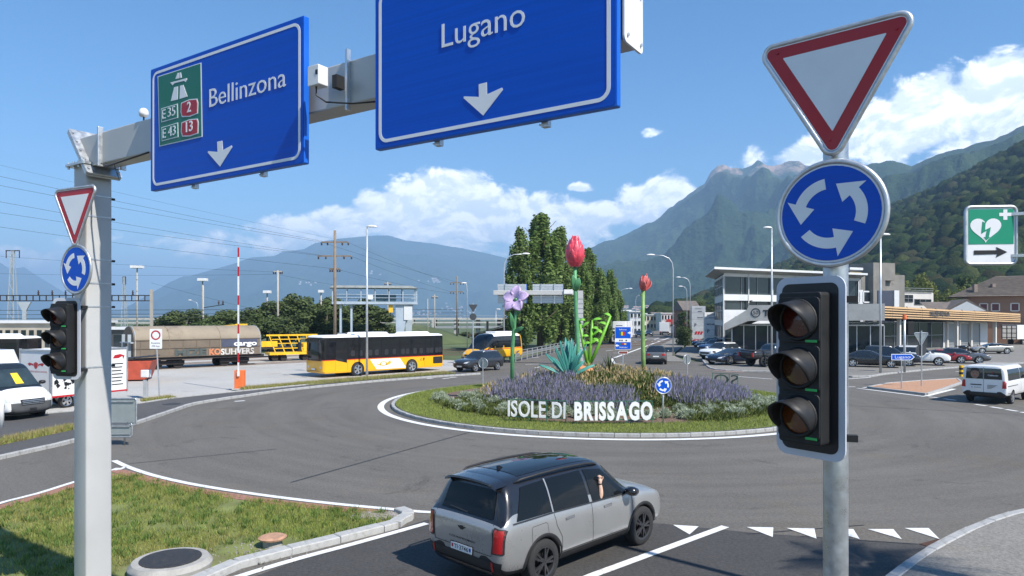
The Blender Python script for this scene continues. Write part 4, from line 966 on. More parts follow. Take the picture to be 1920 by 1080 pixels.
# ---- parametric everyday cars
def rows(L,W,H,zb,belt,hood,nose,ws0,ws1,rw1,rw0,deck,tail,roofw=.70):
    """side profile from a few numbers: x of windscreen foot/top, rear screen top/foot, heights of hood, belt, deck"""
    h=W/2;xf=L/2;xr=-L/2;rh=h*roofw
    return [(xr,h*.72,zb+.22,tail-.06,h*.60,tail-.04,tail-.02,'b'),(xr+.05,h*.90,zb+.08,tail,h*.76,tail+.03,tail+.04,'b'),(xr+.22,h*.97,zb,deck,h*.80,deck+.03,deck+.05,'b'),(rw0,h,zb-.02,belt+.01,h*.82,deck+.06 if deck<H-.3 else belt+.06,deck+.09 if deck<H-.3 else belt+.1,'w'),(rw1,h,zb-.02,belt,rh,H-.09,H-.03,'w'),(rw1+.12,h,zb-.02,belt,rh,H-.055,H-.01,'g'),
            ((rw1+ws1)/2,h,zb-.02,belt-.01,rh*1.02,H-.05,H,'g'),(ws1-.12,h,zb-.02,belt-.02,rh,H-.07,H-.02,'g'),(ws1,h,zb-.02,belt-.02,rh*.99,H-.10,H-.05,'w'),(ws0,h,zb-.02,belt-.04,h*.80,hood+.07,hood+.10,'w'),(ws0+.12,h,zb-.02,belt-.05,h*.82,hood+.03,hood+.06,'b'),(xf-.55,h*.985,zb,(belt+nose)/2,h*.72,(hood+nose)/2+.08,(hood+nose)/2+.11,'b'),(xf-.22,h*.93,zb+.02,nose,h*.66,nose+.04,nose+.06,'b'),(xf-.06,h*.82,zb+.08,nose-.10,h*.58,nose-.06,nose-.04,'b'),(xf,h*.62,zb+.2,nose-.22,h*.45,nose-.20,nose-.19,'b')]
CAR=dict(
    suv=dict(L=4.65,W=1.92,H=1.72,zb=.28,belt=1.08,hood=1.05,nose=.92,ws0=.85,ws1=.20,rw1=-1.85,rw0=-2.12,deck=1.10,tail=1.08,wb=2.75,rad=.37),
    wagon=dict(L=4.55,W=1.84,H=1.62,zb=.25,belt=1.0,hood=.97,nose=.84,ws0=.95,ws1=.22,rw1=-1.80,rw0=-2.10,deck=1.03,tail=1.02,wb=2.7,rad=.34),
    sedan=dict(L=4.75,W=1.86,H=1.44,zb=.24,belt=.94,hood=.92,nose=.76,ws0=.82,ws1=.05,rw1=-1.02,rw0=-1.72,deck=.98,tail=.95,wb=2.84,rad=.34),
    coupe=dict(L=4.45,W=1.92,H=1.26,zb=.20,belt=.86,hood=.80,nose=.66,ws0=.95,ws1=.10,rw1=-.72,rw0=-1.75,deck=.88,tail=.84,wb=2.65,rad=.35))
def car(kind,label,color,loc,heading,wheels='bright',group='cars',detail=True,z=0.,dark_roof=False,name=None,k=1.):
    p=dict(CAR[kind]);wb,rad=p.pop('wb'),p.pop('rad');pm_=PAINT[color]
    bd=Body(kind,rows(**p),[pm_,PAINT['black'] if dark_roof else pm_,m_trim,m_cglass],[(wb/2,rad+.05),(-wb/2,rad+.05)],rough_roof=1)
    c=thing(name or kind+'_car',label,'car',(loc[0],loc[1],z),heading,group);L,W,H=p['L'],p['W'],p['H'];b=p['belt'];link('body',bd.me,c)
    for sd_ in (-1,1):
        if detail:
            mid=(p['rw1']+p['ws1'])/2+.05
            for nm,q in (('rear_side_window',[(p['rw1']+.05+(.15 if kind in ('sedan','coupe') else 0),b+.05),(mid-.05,b+.04),(mid-.05,H-.15),(p['rw1']+.22,H-.17)]),('front_side_window',[(mid+.05,b+.04),(p['ws0']-.18,b+.02),(p['ws1']-.06,H-.17),(mid+.05,H-.15)])):
                bd.patch(q,1,sd_,.006,8,4).build(nm,m_cglass,c,smooth=True)
            for x in (mid,p['ws0']-.05):bd.line([(x,b),(x,p['zb']+.08)],1,sd_,.012,.003).build('door_seam',m_gap,c)
            for x in (mid-.55,mid+.25):bd.patch([(x,b-.12),(x+.2,b-.12),(x+.2,b-.09),(x,b-.09)],1,sd_,.012,3,1).build('door_handle',pm_,c)
        mirror_part(c,p['ws0']-.15,W*.47*sd_,b,pm_,sd_)
        y=W*.5
        bd.patch([(y*.45*sd_,p['nose']-.16),(y*.80*sd_,p['nose']-.13),(y*.84*sd_,p['nose']-.01),(y*.55*sd_,p['nose']-.06)],0,1,.008,5,3).build('head_lamp',m_head,c,smooth=True)
        bd.patch([(y*.55*sd_,p['tail']-.25),(y*.88*sd_,p['tail']-.25),(y*.88*sd_,p['tail']-.06),(y*.55*sd_,p['tail']-.08)],0,-1,.008,5,3).build('tail_lamp',m_tail,c,smooth=True)
        for x in (wb/2,-wb/2):add_wheel(c,x,(W/2-.13)*sd_,rad,.23,wheels)
    bd.patch([(-W*.28,p['nose']-.33),(W*.28,p['nose']-.33),(W*.30,p['nose']-.15),(-W*.30,p['nose']-.15)],0,1,.010,6,3).build('grille',m_trim,c)
    zr=p['tail']-(.38 if kind !='coupe' else .3);bd.patch([(-.26,zr),(.26,zr),(.26,zr+.11),(-.26,zr+.11)],0,-1,.012,4,2).build('number_plate',m_plate,c)
    bd.patch([(-.26,p['nose']-.43),(.26,p['nose']-.43),(.26,p['nose']-.33),(-.26,p['nose']-.33)],0,1,.02,4,2).build('number_plate',m_plate,c)
    rb=H-.42 if p['deck']>H-.7 else None
    if kind in ('suv','wagon'):
        bd.patch([(-W*.33,b+.06),(W*.33,b+.06),(W*.29,H-.14),(-W*.29,H-.14)],0,-1,.008,8,4).build('rear_window',m_cglass,c,smooth=True)
        for sd_ in (-1,1):
            pts=[bd.hit((x,W*.31*sd_,0),2,1,h) for x,h in ((p['ws1']-.1,.0),(p['ws1']-.25,.05),(p['rw1']+.4,.05),(p['rw1']+.25,.0))];MB().tube(pts,.018,6).build('roof_rail',m_alu,c)
    c.scale=(k,k,k)
    return c
# ---- buses, vans, trucks, trailer, rail wagons and the placing of all cars
def plan(L,W,r,n=6,x0=0.,nose=0.):return [(p[0]+x0+(nose*(1-(2*p[1]/W)**2) if p[0]>L/2-r-.01 else 0),p[1]) for p in rrect(L,W,r,n)]
def layer(mb,pl0,z0,pl1,z1,mi=0,cap0=True,cap1=True):
    n=len(pl0);mb.add([(x,y,z0) for x,y in pl0]+[(x,y,z1) for x,y in pl1],([tuple(range(n))[::-1]] if cap0 else [])+([tuple(range(n,2*n))] if cap1 else [])+[(i,(i+1) % n,n+(i+1) % n,n+i) for i in range(n)],mi);return mb
m_bglass=mat('bus_glass',(.01,.012,.014),.05,0,.3,.8,spec=.7,rvar=.0);m_bband=mat('bus_black_band',(.010,.010,.012),.12,0,.1,2);m_buswhite=mat('bus_white',(.80,.80,.79),.4,0,.05,1);m_busred=mat('bus_red_line',(.55,.02,.02),.4)
m_inter=mat('bus_interior',(.10,.10,.11),.8,0,.6,2.5);m_seat=mat('seat_fabric',(.018,.018,.022),.6);m_pole=mat('yellow_grab_pole',(.7,.45,.02),.5)
def wheel_set(o,xs,hw,rad,wid,style='bright'):
    for x in xs:
        for y in (-hw,hw):add_wheel(o,x,y,rad,wid,style)
        MB().lathe([(rad*1.16,-hw-wid*.5+.035),(rad*1.16,hw+wid*.5-.035)],32,0,Matrix.Translation((x,0,rad)) @ Matrix.Rotation(R(90),4,'X')).build('wheel_housing',m_well,o)
def bus(label,loc,heading,L=10.9,group='yellow post buses'):
    o=thing('post_bus',label,'bus',loc,heading,group);W=2.55;h=W/2
    lo,up,rf=plan(L,W,.22,6,0,.10),plan(L-.02,W-.02,.25,6,0,.06),plan(L-.5,W-.45,.25,6,-.05)
    b=MB();layer(b,plan(L-.1,W-.06,.2,6,0,.08),.30,lo,.42,cap1=False);layer(b,lo,.42,lo,1.22,cap0=False);bo=b.build('lower_body',PAINT['yellow'],o,angle=30)
    b=MB();layer(b,plan(L+.006,W+.006,.22,6,0,.10),1.20,plan(L+.006,W+.006,.22,6,0,.10),1.25);b.build('red_line',m_busred,o)
    b=MB();layer(b,lo,1.25,up,2.82);b.build('window_band',m_bband,o,angle=30)
    b=MB();layer(b,up,2.822,plan(L-.08,W-.12,.25,6,0,.04),2.89,cap0=True,cap1=False);layer(b,plan(L-.08,W-.12,.25,6,0,.04),2.89,rf,2.97,cap0=False);b.build('roof',m_buswhite,o,angle=40)
    for x0,x1,z in ((-.6,2.6,.20),(2.75,3.35,.16),(-4.6,-1.9,.18)):
        b=MB();layer(b,plan(x1-x0,1.6,.3,5,(x0+x1)/2),2.95,plan(x1-x0-.35,1.3,.3,5,(x0+x1)/2),2.96+z);b.build('roof_unit',m_buswhite,o,angle=50)
    xw=[(-L/2+.18,-L/2+.95),(-L/2+1.05,-L/2+1.85),(-L/2+1.95,-L/2+3.3),(-L/2+3.4,-L/2+4.35),(-L/2+4.45,-L/2+6.05),(-L/2+6.15,-L/2+7.4),(-L/2+7.5,-L/2+8.95)]
    for sd_ in (-1,1):
        for x0,x1 in xw:
            y=h+.004;w=MB().quad((x0,y*sd_,1.40),(x1,y*sd_,1.40),(x1,(y-.008)*sd_,2.55),(x0,(y-.008)*sd_,2.55)).build('side_window',m_bglass,o)
            MB().beam((x0+.05,(y+.006)*sd_,2.22),(x1-.05,(y+.006)*sd_,2.22),.008,.02).build('window_rail',m_bband,w)
            for k in range(2):
                xs=x0+(x1-x0)*(.28+.45*k);MB().prism(rrect(.34,.42,.1,3),(xs,(y+.003)*sd_,1.66),(1,0,0),UZ,(0,-.002*sd_,0)).build('seat_back',m_seat,w)
        y=(h+.004)*sd_;MB().poly([(L/2-1.85,y,1.00 if sd_>0 else 1.4),(L/2-.95,y,1.2),(L/2-.95,y,2.55),(L/2-1.85,y,2.55)]).build('driver_window',m_bglass,o)
        for x in (L/2-.9,L/2-1.9,L/2-2.5,-L/2+2.,0.):MB().beam((x,y*1.0005,.45),(x,y*1.0005,1.18),.012,.004,up=(0,1,0)).build('panel_seam',m_gap,o)
    y=h+.006;ax,ay,dp=Vector((-1,0,0)),UZ,Vector((0,-.003,0))
    MB().prism([(-1.15,.40),(1.55,.40),(.95,1.16),(-1.75,1.16)],(-.1,y,0),ax,ay,dp).build('logo_panel',m_buswhite,o)
    hn=MB();hc=[(.34*math.cos(a),.17*math.sin(a)) for a in np.linspace(0,2*math.pi,25)[:-1]];hn.ringprism(hc,[(p[0]*.62,p[1]*.62) for p in hc],(.45,y+.004,.80),ax,ay,dp);hn.prism([(.20,-.06),(.62,.26),(.70,.0),(.30,-.16)],(.45,y+.004,.80),ax,ay,dp);hn.prism([(-.25,-.06),(-.62,.06),(-.62,-.02),(-.25,-.16)],(.45,y+.004,.80),ax,ay,dp);hn.build('post_horn',mat('horn_gold',(.62,.38,.03),.4),o)
    t=MB();letters(t,'P',(-L/2+2.15,y+.004,.85),ax,ay,.24,None,.03);letters(t,'C',(-L/2+2.42,y+.004,.88),ax,ay,.16,None,.02);t.build('operator_lettering',m_black,o)
    MB().prism(rrect(.95,.55,.05,3),(-L/2+.65,y,.86),ax,ay,dp).build('engine_grille',m_trim,o)

    xf=L/2+.085
    fw=MB();V=[];n=10
    for j,(z,dx) in enumerate(((1.18,.03),(1.9,.02),(2.62,-.03))):
        for i in range(n+1):yy=-1.12+2.24*i/n;V.append((L/2+.10-.1*(yy/1.275)**2-(.10 if abs(yy)>1.08 else 0)+dx+.01,yy,z))
    fw.add(V,[(j*(n+1)+i,j*(n+1)+i+1,(j+1)*(n+1)+i+1,(j+1)*(n+1)+i) for j in range(2) for i in range(n)]);fw.build('windscreen',m_bglass,o,smooth=True)
    for s_ in (-1,1):
        for k,(yy,z) in enumerate(((.98,.72),(.80,.72))):MB().lathe([(.02,0),(.085,.0),(.09,-.04)],14,0,Matrix.Translation((L/2+.085-.07*yy**2,yy*s_,z)) @ Matrix.Rotation(R(90),4,'Y')).build('head_lamp',m_head,o)
        b=MB();b.tube([(L/2-.1,1.15*s_,2.7),(L/2+.35,1.3*s_,2.68),(L/2+.42,1.36*s_,2.45)],.03,6);b.box(L/2+.34,L/2+.50,1.36*s_-.13,1.36*s_+.13,1.85,2.45);b.build('wing_mirror',m_trim,o)
    MB().prism(rrect(.5,.12,.01,2),(L/2+.105,0,.58),(0,1,0),UZ,(-.01,0,0)).build('number_plate',m_plate,o)
    MB().prism(rrect(1.7,.26,.03,2),(L/2+.085,0,2.58),(0,1,0),UZ,(-.03,0,0)).build('destination_box',m_bband,o)
    b=MB();b.beam((L/2+.11,-.8,.46),(L/2+.11,.8,.46),.05,.02);b.build('bumper_slot',m_gap,o)
    wheel_set(o,(L/2-2.75,-L/2+3.25),h-.105,.48,.30);return o
pb=bus('yellow and black post bus parked behind the orange barrier',tuple(G(612,709)+(G(829,694)-G(612,709))*.5+Vector((-.72*1.27,.70*1.27,0))),math.atan2(-.715,-.70))
copy_tree(pb,None,'post bus behind the white van and trailer','yellow post buses',(-38.5,47.5,0),R(182))
# small yellow bus beyond the dark car
def minibus():
    o=thing('post_minibus','small yellow post minibus with white roof beyond the dark family car','bus',tuple(G(862,684)+Vector((2.9,3.6,0))),math.atan2(-.80,-.60),'yellow post buses');L,W=7.2,2.1;h=W/2
    st=[(-3.6,.95,.5,1.3,.80,2.55,2.62,'b'),(-3.5,1.04,.42,1.32,.86,2.72,2.80,'g'),(-1.,1.05,.40,1.32,.88,2.74,2.82,'g'),(1.2,1.05,.40,1.30,.88,2.72,2.80,'g'),(1.75,1.05,.40,1.28,.84,2.55,2.66,'w'),(2.65,1.03,.42,1.22,.86,1.45,1.52,'w'),(2.85,1.02,.42,1.18,.84,1.32,1.40,'b'),(3.3,.98,.46,1.0,.78,1.12,1.18,'b'),(3.52,.86,.5,.82,.66,.92,.96,'b'),(3.6,.68,.55,.72,.5,.78,.8,'b')]
    bd=Body('minibus',st,[PAINT['yellow'],m_buswhite,m_trim,m_bglass],[(2.2,.42),(-1.9,.42)]);link('body',bd.me,o)
    for sd_ in (-1,1):
        for x0,x1 in ((-3.3,-1.9),(-1.8,-.5),(-.4,.8),(.95,1.7)):bd.patch([(x0,1.42),(x1,1.42),(x1-(.0 if x1<1.5 else .1),2.5),(x0,2.5)],1,sd_,.008,6,5).build('side_window',m_bglass,o,smooth=True)
        bd.patch([(.45*sd_,.92),(.82*sd_,.95),(.86*sd_,1.08),(.5*sd_,1.02)],0,1,.01,4,3).build('head_lamp',m_head,o);mirror_part(o,1.9,1.05*sd_,1.4,m_trim,sd_)
        bd.line([(-3.4,1.33),(2.4,1.30)],1,sd_,.06,.01).build('red_line',m_busred,o)
        for x in (2.2,-1.9):add_wheel(o,x,.9*sd_,.37,.24,'bright')
    bd.patch([(-.5,.72),(.5,.72),(.5,.88),(-.5,.88)],0,1,.01,4,3).build('grille',m_trim,o)
    MB().box(-2.8,.4,-.6,.6,2.80,2.95).build('roof_unit',m_buswhite,o,bevel=.05)
minibus()
def van_body(key,L,W,H,col,wsx=(1.9,1.25),hood=1.15,nose=1.0,sides=m_cglass,belt=1.15):
    h=W/2;st=[(-L/2,h*.93,.42,belt,h*.84,H-.22,H-.14,'b'),(-L/2+.06,h*.98,.34,belt,h*.89,H-.08,H-.02,'b'),(-L/2+.2,h,.30,belt,h*.90,H-.06,H,'b'),(0,h,.30,belt,h*.90,H-.05,H+.01,'b'),(wsx[1]-.15,h,.30,belt,h*.88,H-.06,H,'g'),(wsx[1],h,.30,belt,h*.86,H-.14,H-.06,'w'),(wsx[0],h*.99,.30,belt-.04,h*.84,hood+.08,hood+.12,'w'),(wsx[0]+.1,h*.985,.30,belt-.1,h*.82,hood+.02,hood+.07,'b'),(L/2-.28,h*.95,.32,nose-.05,h*.76,nose+.02,nose+.06,'b'),(L/2-.07,h*.87,.36,nose-.2,h*.68,nose-.14,nose-.1,'b'),(L/2,h*.66,.45,nose-.34,h*.5,nose-.3,nose-.28,'b')]
    return Body(key,st,[PAINT[col],PAINT[col],m_trim,m_cglass],[(L/2-.95,.38),(-L/2+1.05,.38)])
def people_van():
    L,W,H=4.7,1.95,1.92;hd=R(41);c=Vector((24.8,35.4,0));o=thing('delivery_van','white van with a poster face in its rear window leaving to the side road','van',c,hd)
    bd=van_body('people_van',L,W,H,'white',(1.75,1.05),1.08,.95);link('body',bd.me,o)
    for sd_ in (-1,1):
        bd.patch([(.15,1.16),(1.55,1.14),(1.02,1.68),(.15,1.70)],1,sd_,.01,8,5).build('front_side_window',m_cglass,o,smooth=True);bd.patch([(-1.95,1.16),(.05,1.16),(.05,1.70),(-1.95,1.70)],1,sd_,.01,8,5).build('rear_side_window',m_cglass,o,smooth=True)
        bd.patch([(.76*sd_,.80),(.93*sd_,.80),(.92*sd_,1.15),(.78*sd_,1.15)],0,-1,.012,4,6).build('tail_lamp',m_tail,o,smooth=True);mirror_part(o,1.45,.97*sd_,1.18,m_trim,sd_)
        bd.line([(.10,1.7),(.10,.42)],1,sd_,.012,.004).build('door_seam',m_gap,o)
        for x in (L/2-.95,-L/2+1.05):add_wheel(o,x,.84*sd_,.335,.22,'bright')
        bd.line([(-2.2,.9),(-.5,.9)],1,sd_,.03,.012).build('side_moulding',m_trim,o)
    for y0,y1 in ((-.76,-.02),(.02,.76)):
        w=bd.patch([(y0,1.22),(y1,1.22),(y1*.94,1.74),(y0*.94,1.74)],0,-1,.012,8,6).build('rear_window',m_cglass,o,smooth=True)
    x=-L/2-.02;face=MB().prism([(.18*math.cos(a),.24*math.sin(a)) for a in np.linspace(0,2*math.pi,21)[:-1]],(x+.01,.36,1.47),(0,-1,0),UZ,(.004,0,0)).build('poster_face',mat('poster_skin',(.28,.16,.11),.5,0,.3,9),o)
    hr=MB().prism([(-.19,.05),(-.18,.2),(-.08,.28),(.08,.28),(.18,.2),(.19,.05),(.15,.12),(0,.15),(-.15,.12)],(x+.007,.36,1.47),(0,-1,0),UZ,(.004,0,0)).build('poster_hair',m_black,face)
    for dy in (-.07,.07):MB().prism([(-.03,-.008),(.03,-.008),(.03,.012),(-.03,.012)],(x+.006,.36+dy,1.50),(0,-1,0),UZ,(.003,0,0)).build('poster_eye',m_black,face)
    MB().prism([(-.05,-.12),(.05,-.12),(.04,-.10),(-.04,-.10)],(x+.006,.36,1.47),(0,-1,0),UZ,(.003,0,0)).build('poster_mouth',m_red,face)
    t=MB();letters(t,'Cablexer',(x-.004,-.18,1.38),(0,-1,0),UZ,.075,.44,.01);t.build('window_lettering',m_white,o)
    MB().prism([(-.03,0),(.03,0),(0,.08)],(x-.004,-.36,1.52),(0,-1,0),UZ,(.003,0,0)).build('window_logo',m_red,o)
    t=MB()
    for i in range(4):t.quad(*[(x-.012,-.16-y,.92-i*.05+z) for y,z in ((0,0),(.42-.08*i,0),(.42-.08*i,.018),(0,.018))])
    t.build('door_small_print',m_trim,o)
    MB().prism(rrect(.52,.12,.01,2),(x-.012,.3,.80),(0,-1,0),UZ,(.01,0,0)).build('number_plate',m_plate,o)
    t=MB();letters(t,'TI 324957',(x-.016,.53,.77),(0,-1,0),UZ,.065,.44,.006);t.build('plate_lettering',m_black,o)
    bd.line([(.0,.45),(.0,1.80)],0,-1,.012,.006).build('door_seam',m_gap,o);bd.line([(.08,.93),(.55,.93)],0,-1,.05,.015).build('door_handle',m_trim,o)
    bd.patch([(-.93,.30),(.93,.30),(.95,.58),(-.95,.58)],0,-1,.03,10,3).build('rear_bumper',m_trim,o,smooth=True)
    for x in (-1.7,-1.1,-.5,.1):bd.line([(x,-.75),(x,.75)],2,1,.02,.004).build('roof_rib',PAINT['white'],o)
people_van()
def camper_van():
    L,W,H=5.6,2.05,2.35;o=thing('camper_van','white van with grey bumper parked beside the white trailer','van',(-22.0,29.0,.0),R(-20))
    bd=van_body('camper',L,W,H,'white',(2.05,1.30),1.32,1.12,belt=1.32);link('body',bd.me,o)
    b=MB();layer(b,plan(3.6,1.9,.3,5,-.9),2.2,plan(3.3,1.7,.3,5,-1.0),2.85);b.build('raised_roof',PAINT['white'],o,angle=40)
    for sd_ in (-1,1):
        bd.patch([(.75,1.38),(1.75,1.34),(1.28,2.0),(.75,2.02)],1,sd_,.01,8,5).build('side_window',m_cglass,o,smooth=True);mirror_part(o,1.75,1.02*sd_,1.42,m_trim,sd_)
        bd.patch([(.55*sd_,.82),(.92*sd_,.86),(.94*sd_,1.20),(.62*sd_,1.06)],0,1,.012,6,5).build('head_lamp',m_head,o,smooth=True)
        for x in (L/2-.95,-L/2+1.05):add_wheel(o,x,.88*sd_,.35,.22,'dark')
    bd.patch([(-.80,1.42),(.80,1.42),(.72,2.08),(-.72,2.08)],0,1,.012,12,6).build('windscreen',mat('screen_glass',(.03,.045,.05),.06,0,.3,2,spec=.7,rvar=0),o,smooth=True)
    bd.patch([(-.15,1.50),(.18,1.50),(.16,1.92),(-.12,1.92)],0,1,.016,4,4).build('sun_shade',mat('yellow_shade',(.75,.5,.03),.6),o)
    bd.patch([(-.95,.34),(.95,.34),(.96,.80),(-.96,.80)],0,1,.02,12,5).build('front_bumper',mat('grey_bumper',(.085,.088,.09),.6,0,.1,4),o,smooth=True)
    gr=bd.patch([(-.46,.70),(.46,.70),(.50,.92),(-.50,.92)],0,1,.03,8,3).build('grille',m_trim,o)
    for z in (.74,.80,.86):bd.line([(-.44,z),(.44,z)],0,1,.02,.04).build('grille_bar',m_alu,gr)
    bd.patch([(-.14,.48),(.14,.48),(.14,.57),(-.14,.57)],0,1,.04,3,2).build('number_plate',m_trim,o)
camper_van()
def trailer():
    A=Vector((-.90,.43,0)).normalized();Bv=Vector((.43,.90,0)).normalized();o=thing('box_trailer','white box trailer with black splashes and a red crest by the gantry post','trailer',(-21.0,31.6,0));a0,b0=2.35,3.7
    def pt(a,b,z):return A*a+Bv*b+UZ*z
    bx=MB();bx.add([pt(a,b,z) for z in (.55,2.72) for a,b in ((0,0),(a0,0),(a0,b0),(0,b0))],[(3,2,1,0),(4,5,6,7),(0,1,5,4),(1,2,6,5),(2,3,7,6),(3,0,4,7)]);bx.build('box',mat('trailer_white',(.74,.74,.72),.5,0,.05,1,dirt=((.5,.49,.46),2,.4)),o,bevel=.03)
    for a,b in ((0,0),(a0,0),(0,b0)):MB().beam(pt(a,b,.5),pt(a,b,2.76),.07,.07).build('corner_post',m_alu,o)
    for z in (.58,2.70):
        MB().beam(pt(0,-.01,z),pt(a0,-.01,z),.05,.08).build('edge_rail',m_alu,o);MB().beam(pt(-.01,0,z),pt(-.01,b0,z),.05,.08).build('edge_rail',m_alu if z>1 else m_red,o)
    sp=MB();rg=random.Random(5)
    for i in range(46):
        cx,cz=rg.gauss(.9,.5),rg.gauss(1.55,.42);r=abs(rg.gauss(.035,.05))+.012;n=7
        if .1<cx<2.5 and .7<cz<2.5:sp.poly([pt(-.006,cx+r*math.cos(2*math.pi*k/n)*rg.uniform(.5,1.6),cz+r*math.sin(2*math.pi*k/n)*rg.uniform(.7,2.2)) for k in range(n)])
    for k in range(5):sp.poly([pt(-.006,.75+.13*k,1.35+.05*k),pt(-.006,.80+.13*k,1.35),pt(-.006,.98+.13*k,2.1),pt(-.006,.92+.13*k,2.12)])
    return o,pt,sp,a0,b0
tr_o,tr_pt,tr_sp,a0,b0=trailer();s_=tr_sp.build('splash_print',m_black,tr_o);s_['kind']='stuff'
b=MB();cx=1.15;b.poly([tr_pt(cx+x,-.006,2.0+z) for x,z in ((-.16,.10),(0,.16),(.16,.10),(.13,-.08),(0,-.18),(-.13,-.08))]);b.poly([tr_pt(cx+x,-.006,2.02+z) for x,z in ((.18,.04),(.5,.10),(.62,.04),(.5,-.05),(.3,-.0),(.18,-.06))]);b.poly([tr_pt(cx-x,-.006,2.02+z) for x,z in ((.18,.04),(.5,.10),(.62,.04),(.5,-.05),(.3,-.0),(.18,-.06))]);b.build('crest',m_red,tr_o)
t=MB();letters(t,'PERFORMERS RIDING SCHOOL',tr_pt(2.0,-.006,1.68),-Vector((-.90,.43,0)).normalized(),UZ,.075,1.7,.0);t.build('door_lettering',m_red,tr_o)
t=MB()
for i in range(7):t.quad(*[tr_pt(-.006,2.9+u,1.9-i*.17+z) for u,z in ((0,0),(.6-.05*(i % 3),0),(.6-.05*(i % 3),.05),(0,.05))])
t.build('side_small_print',m_dkplastic,tr_o)
MB().poly([tr_pt(-.007,2.95+u,2.2+z) for u,z in ((0,0),(.3,.0),(.5,.1),(.55,-.06),(.62,.12),(.4,.2),(.1,.16))]).build('crest',m_red,tr_o)
for a,b_ in ((.25,.8),(.25,1.6),(a0-.25,.8),(a0-.25,1.6)):
    p=tr_pt(a,b_,.0);w=add_wheel(tr_o,0,0,.32,.2,'bright');w.location=(p.x,p.y,.32);w.rotation_euler=(0,0,math.atan2(.9,.43))
for x in (.5,1.85):MB().prism(rrect(.3,.12,.02,2),tr_pt(x,-.03,.56),Vector((-.90,.43,0)),UZ,Vector((.0,.02,0))).build('tail_lamp',m_tail,tr_o)
# red skip with a grey lid beyond it
sk=thing('waste_skip','red waste skip with a dark ribbed lid in the yard','skip',tuple(G(246,713)),R(15));b=MB();b.add([(x,y,z) for z,s_ in ((.1,.7),(1.35,1.)) for x,y in ((-1.9*s_,-1.),(1.5*s_,-1.),(1.5*s_,1.),(-1.9*s_,1.))],[(3,2,1,0),(4,5,6,7),(0,1,5,4),(1,2,6,5),(2,3,7,6),(3,0,4,7)]);b.build('hopper',mat('skip_red',(.42,.07,.035),.6,.1,.2,2,dirt=((.2,.07,.03),3,.6)),sk,bevel=.02)
for i in range(9):MB().beam((-1.8+i*.4,-1.,1.36+.035*i),(-1.8+i*.4,1.,1.36+.035*i),.36,.05).build('lid_rib',m_trim,sk)
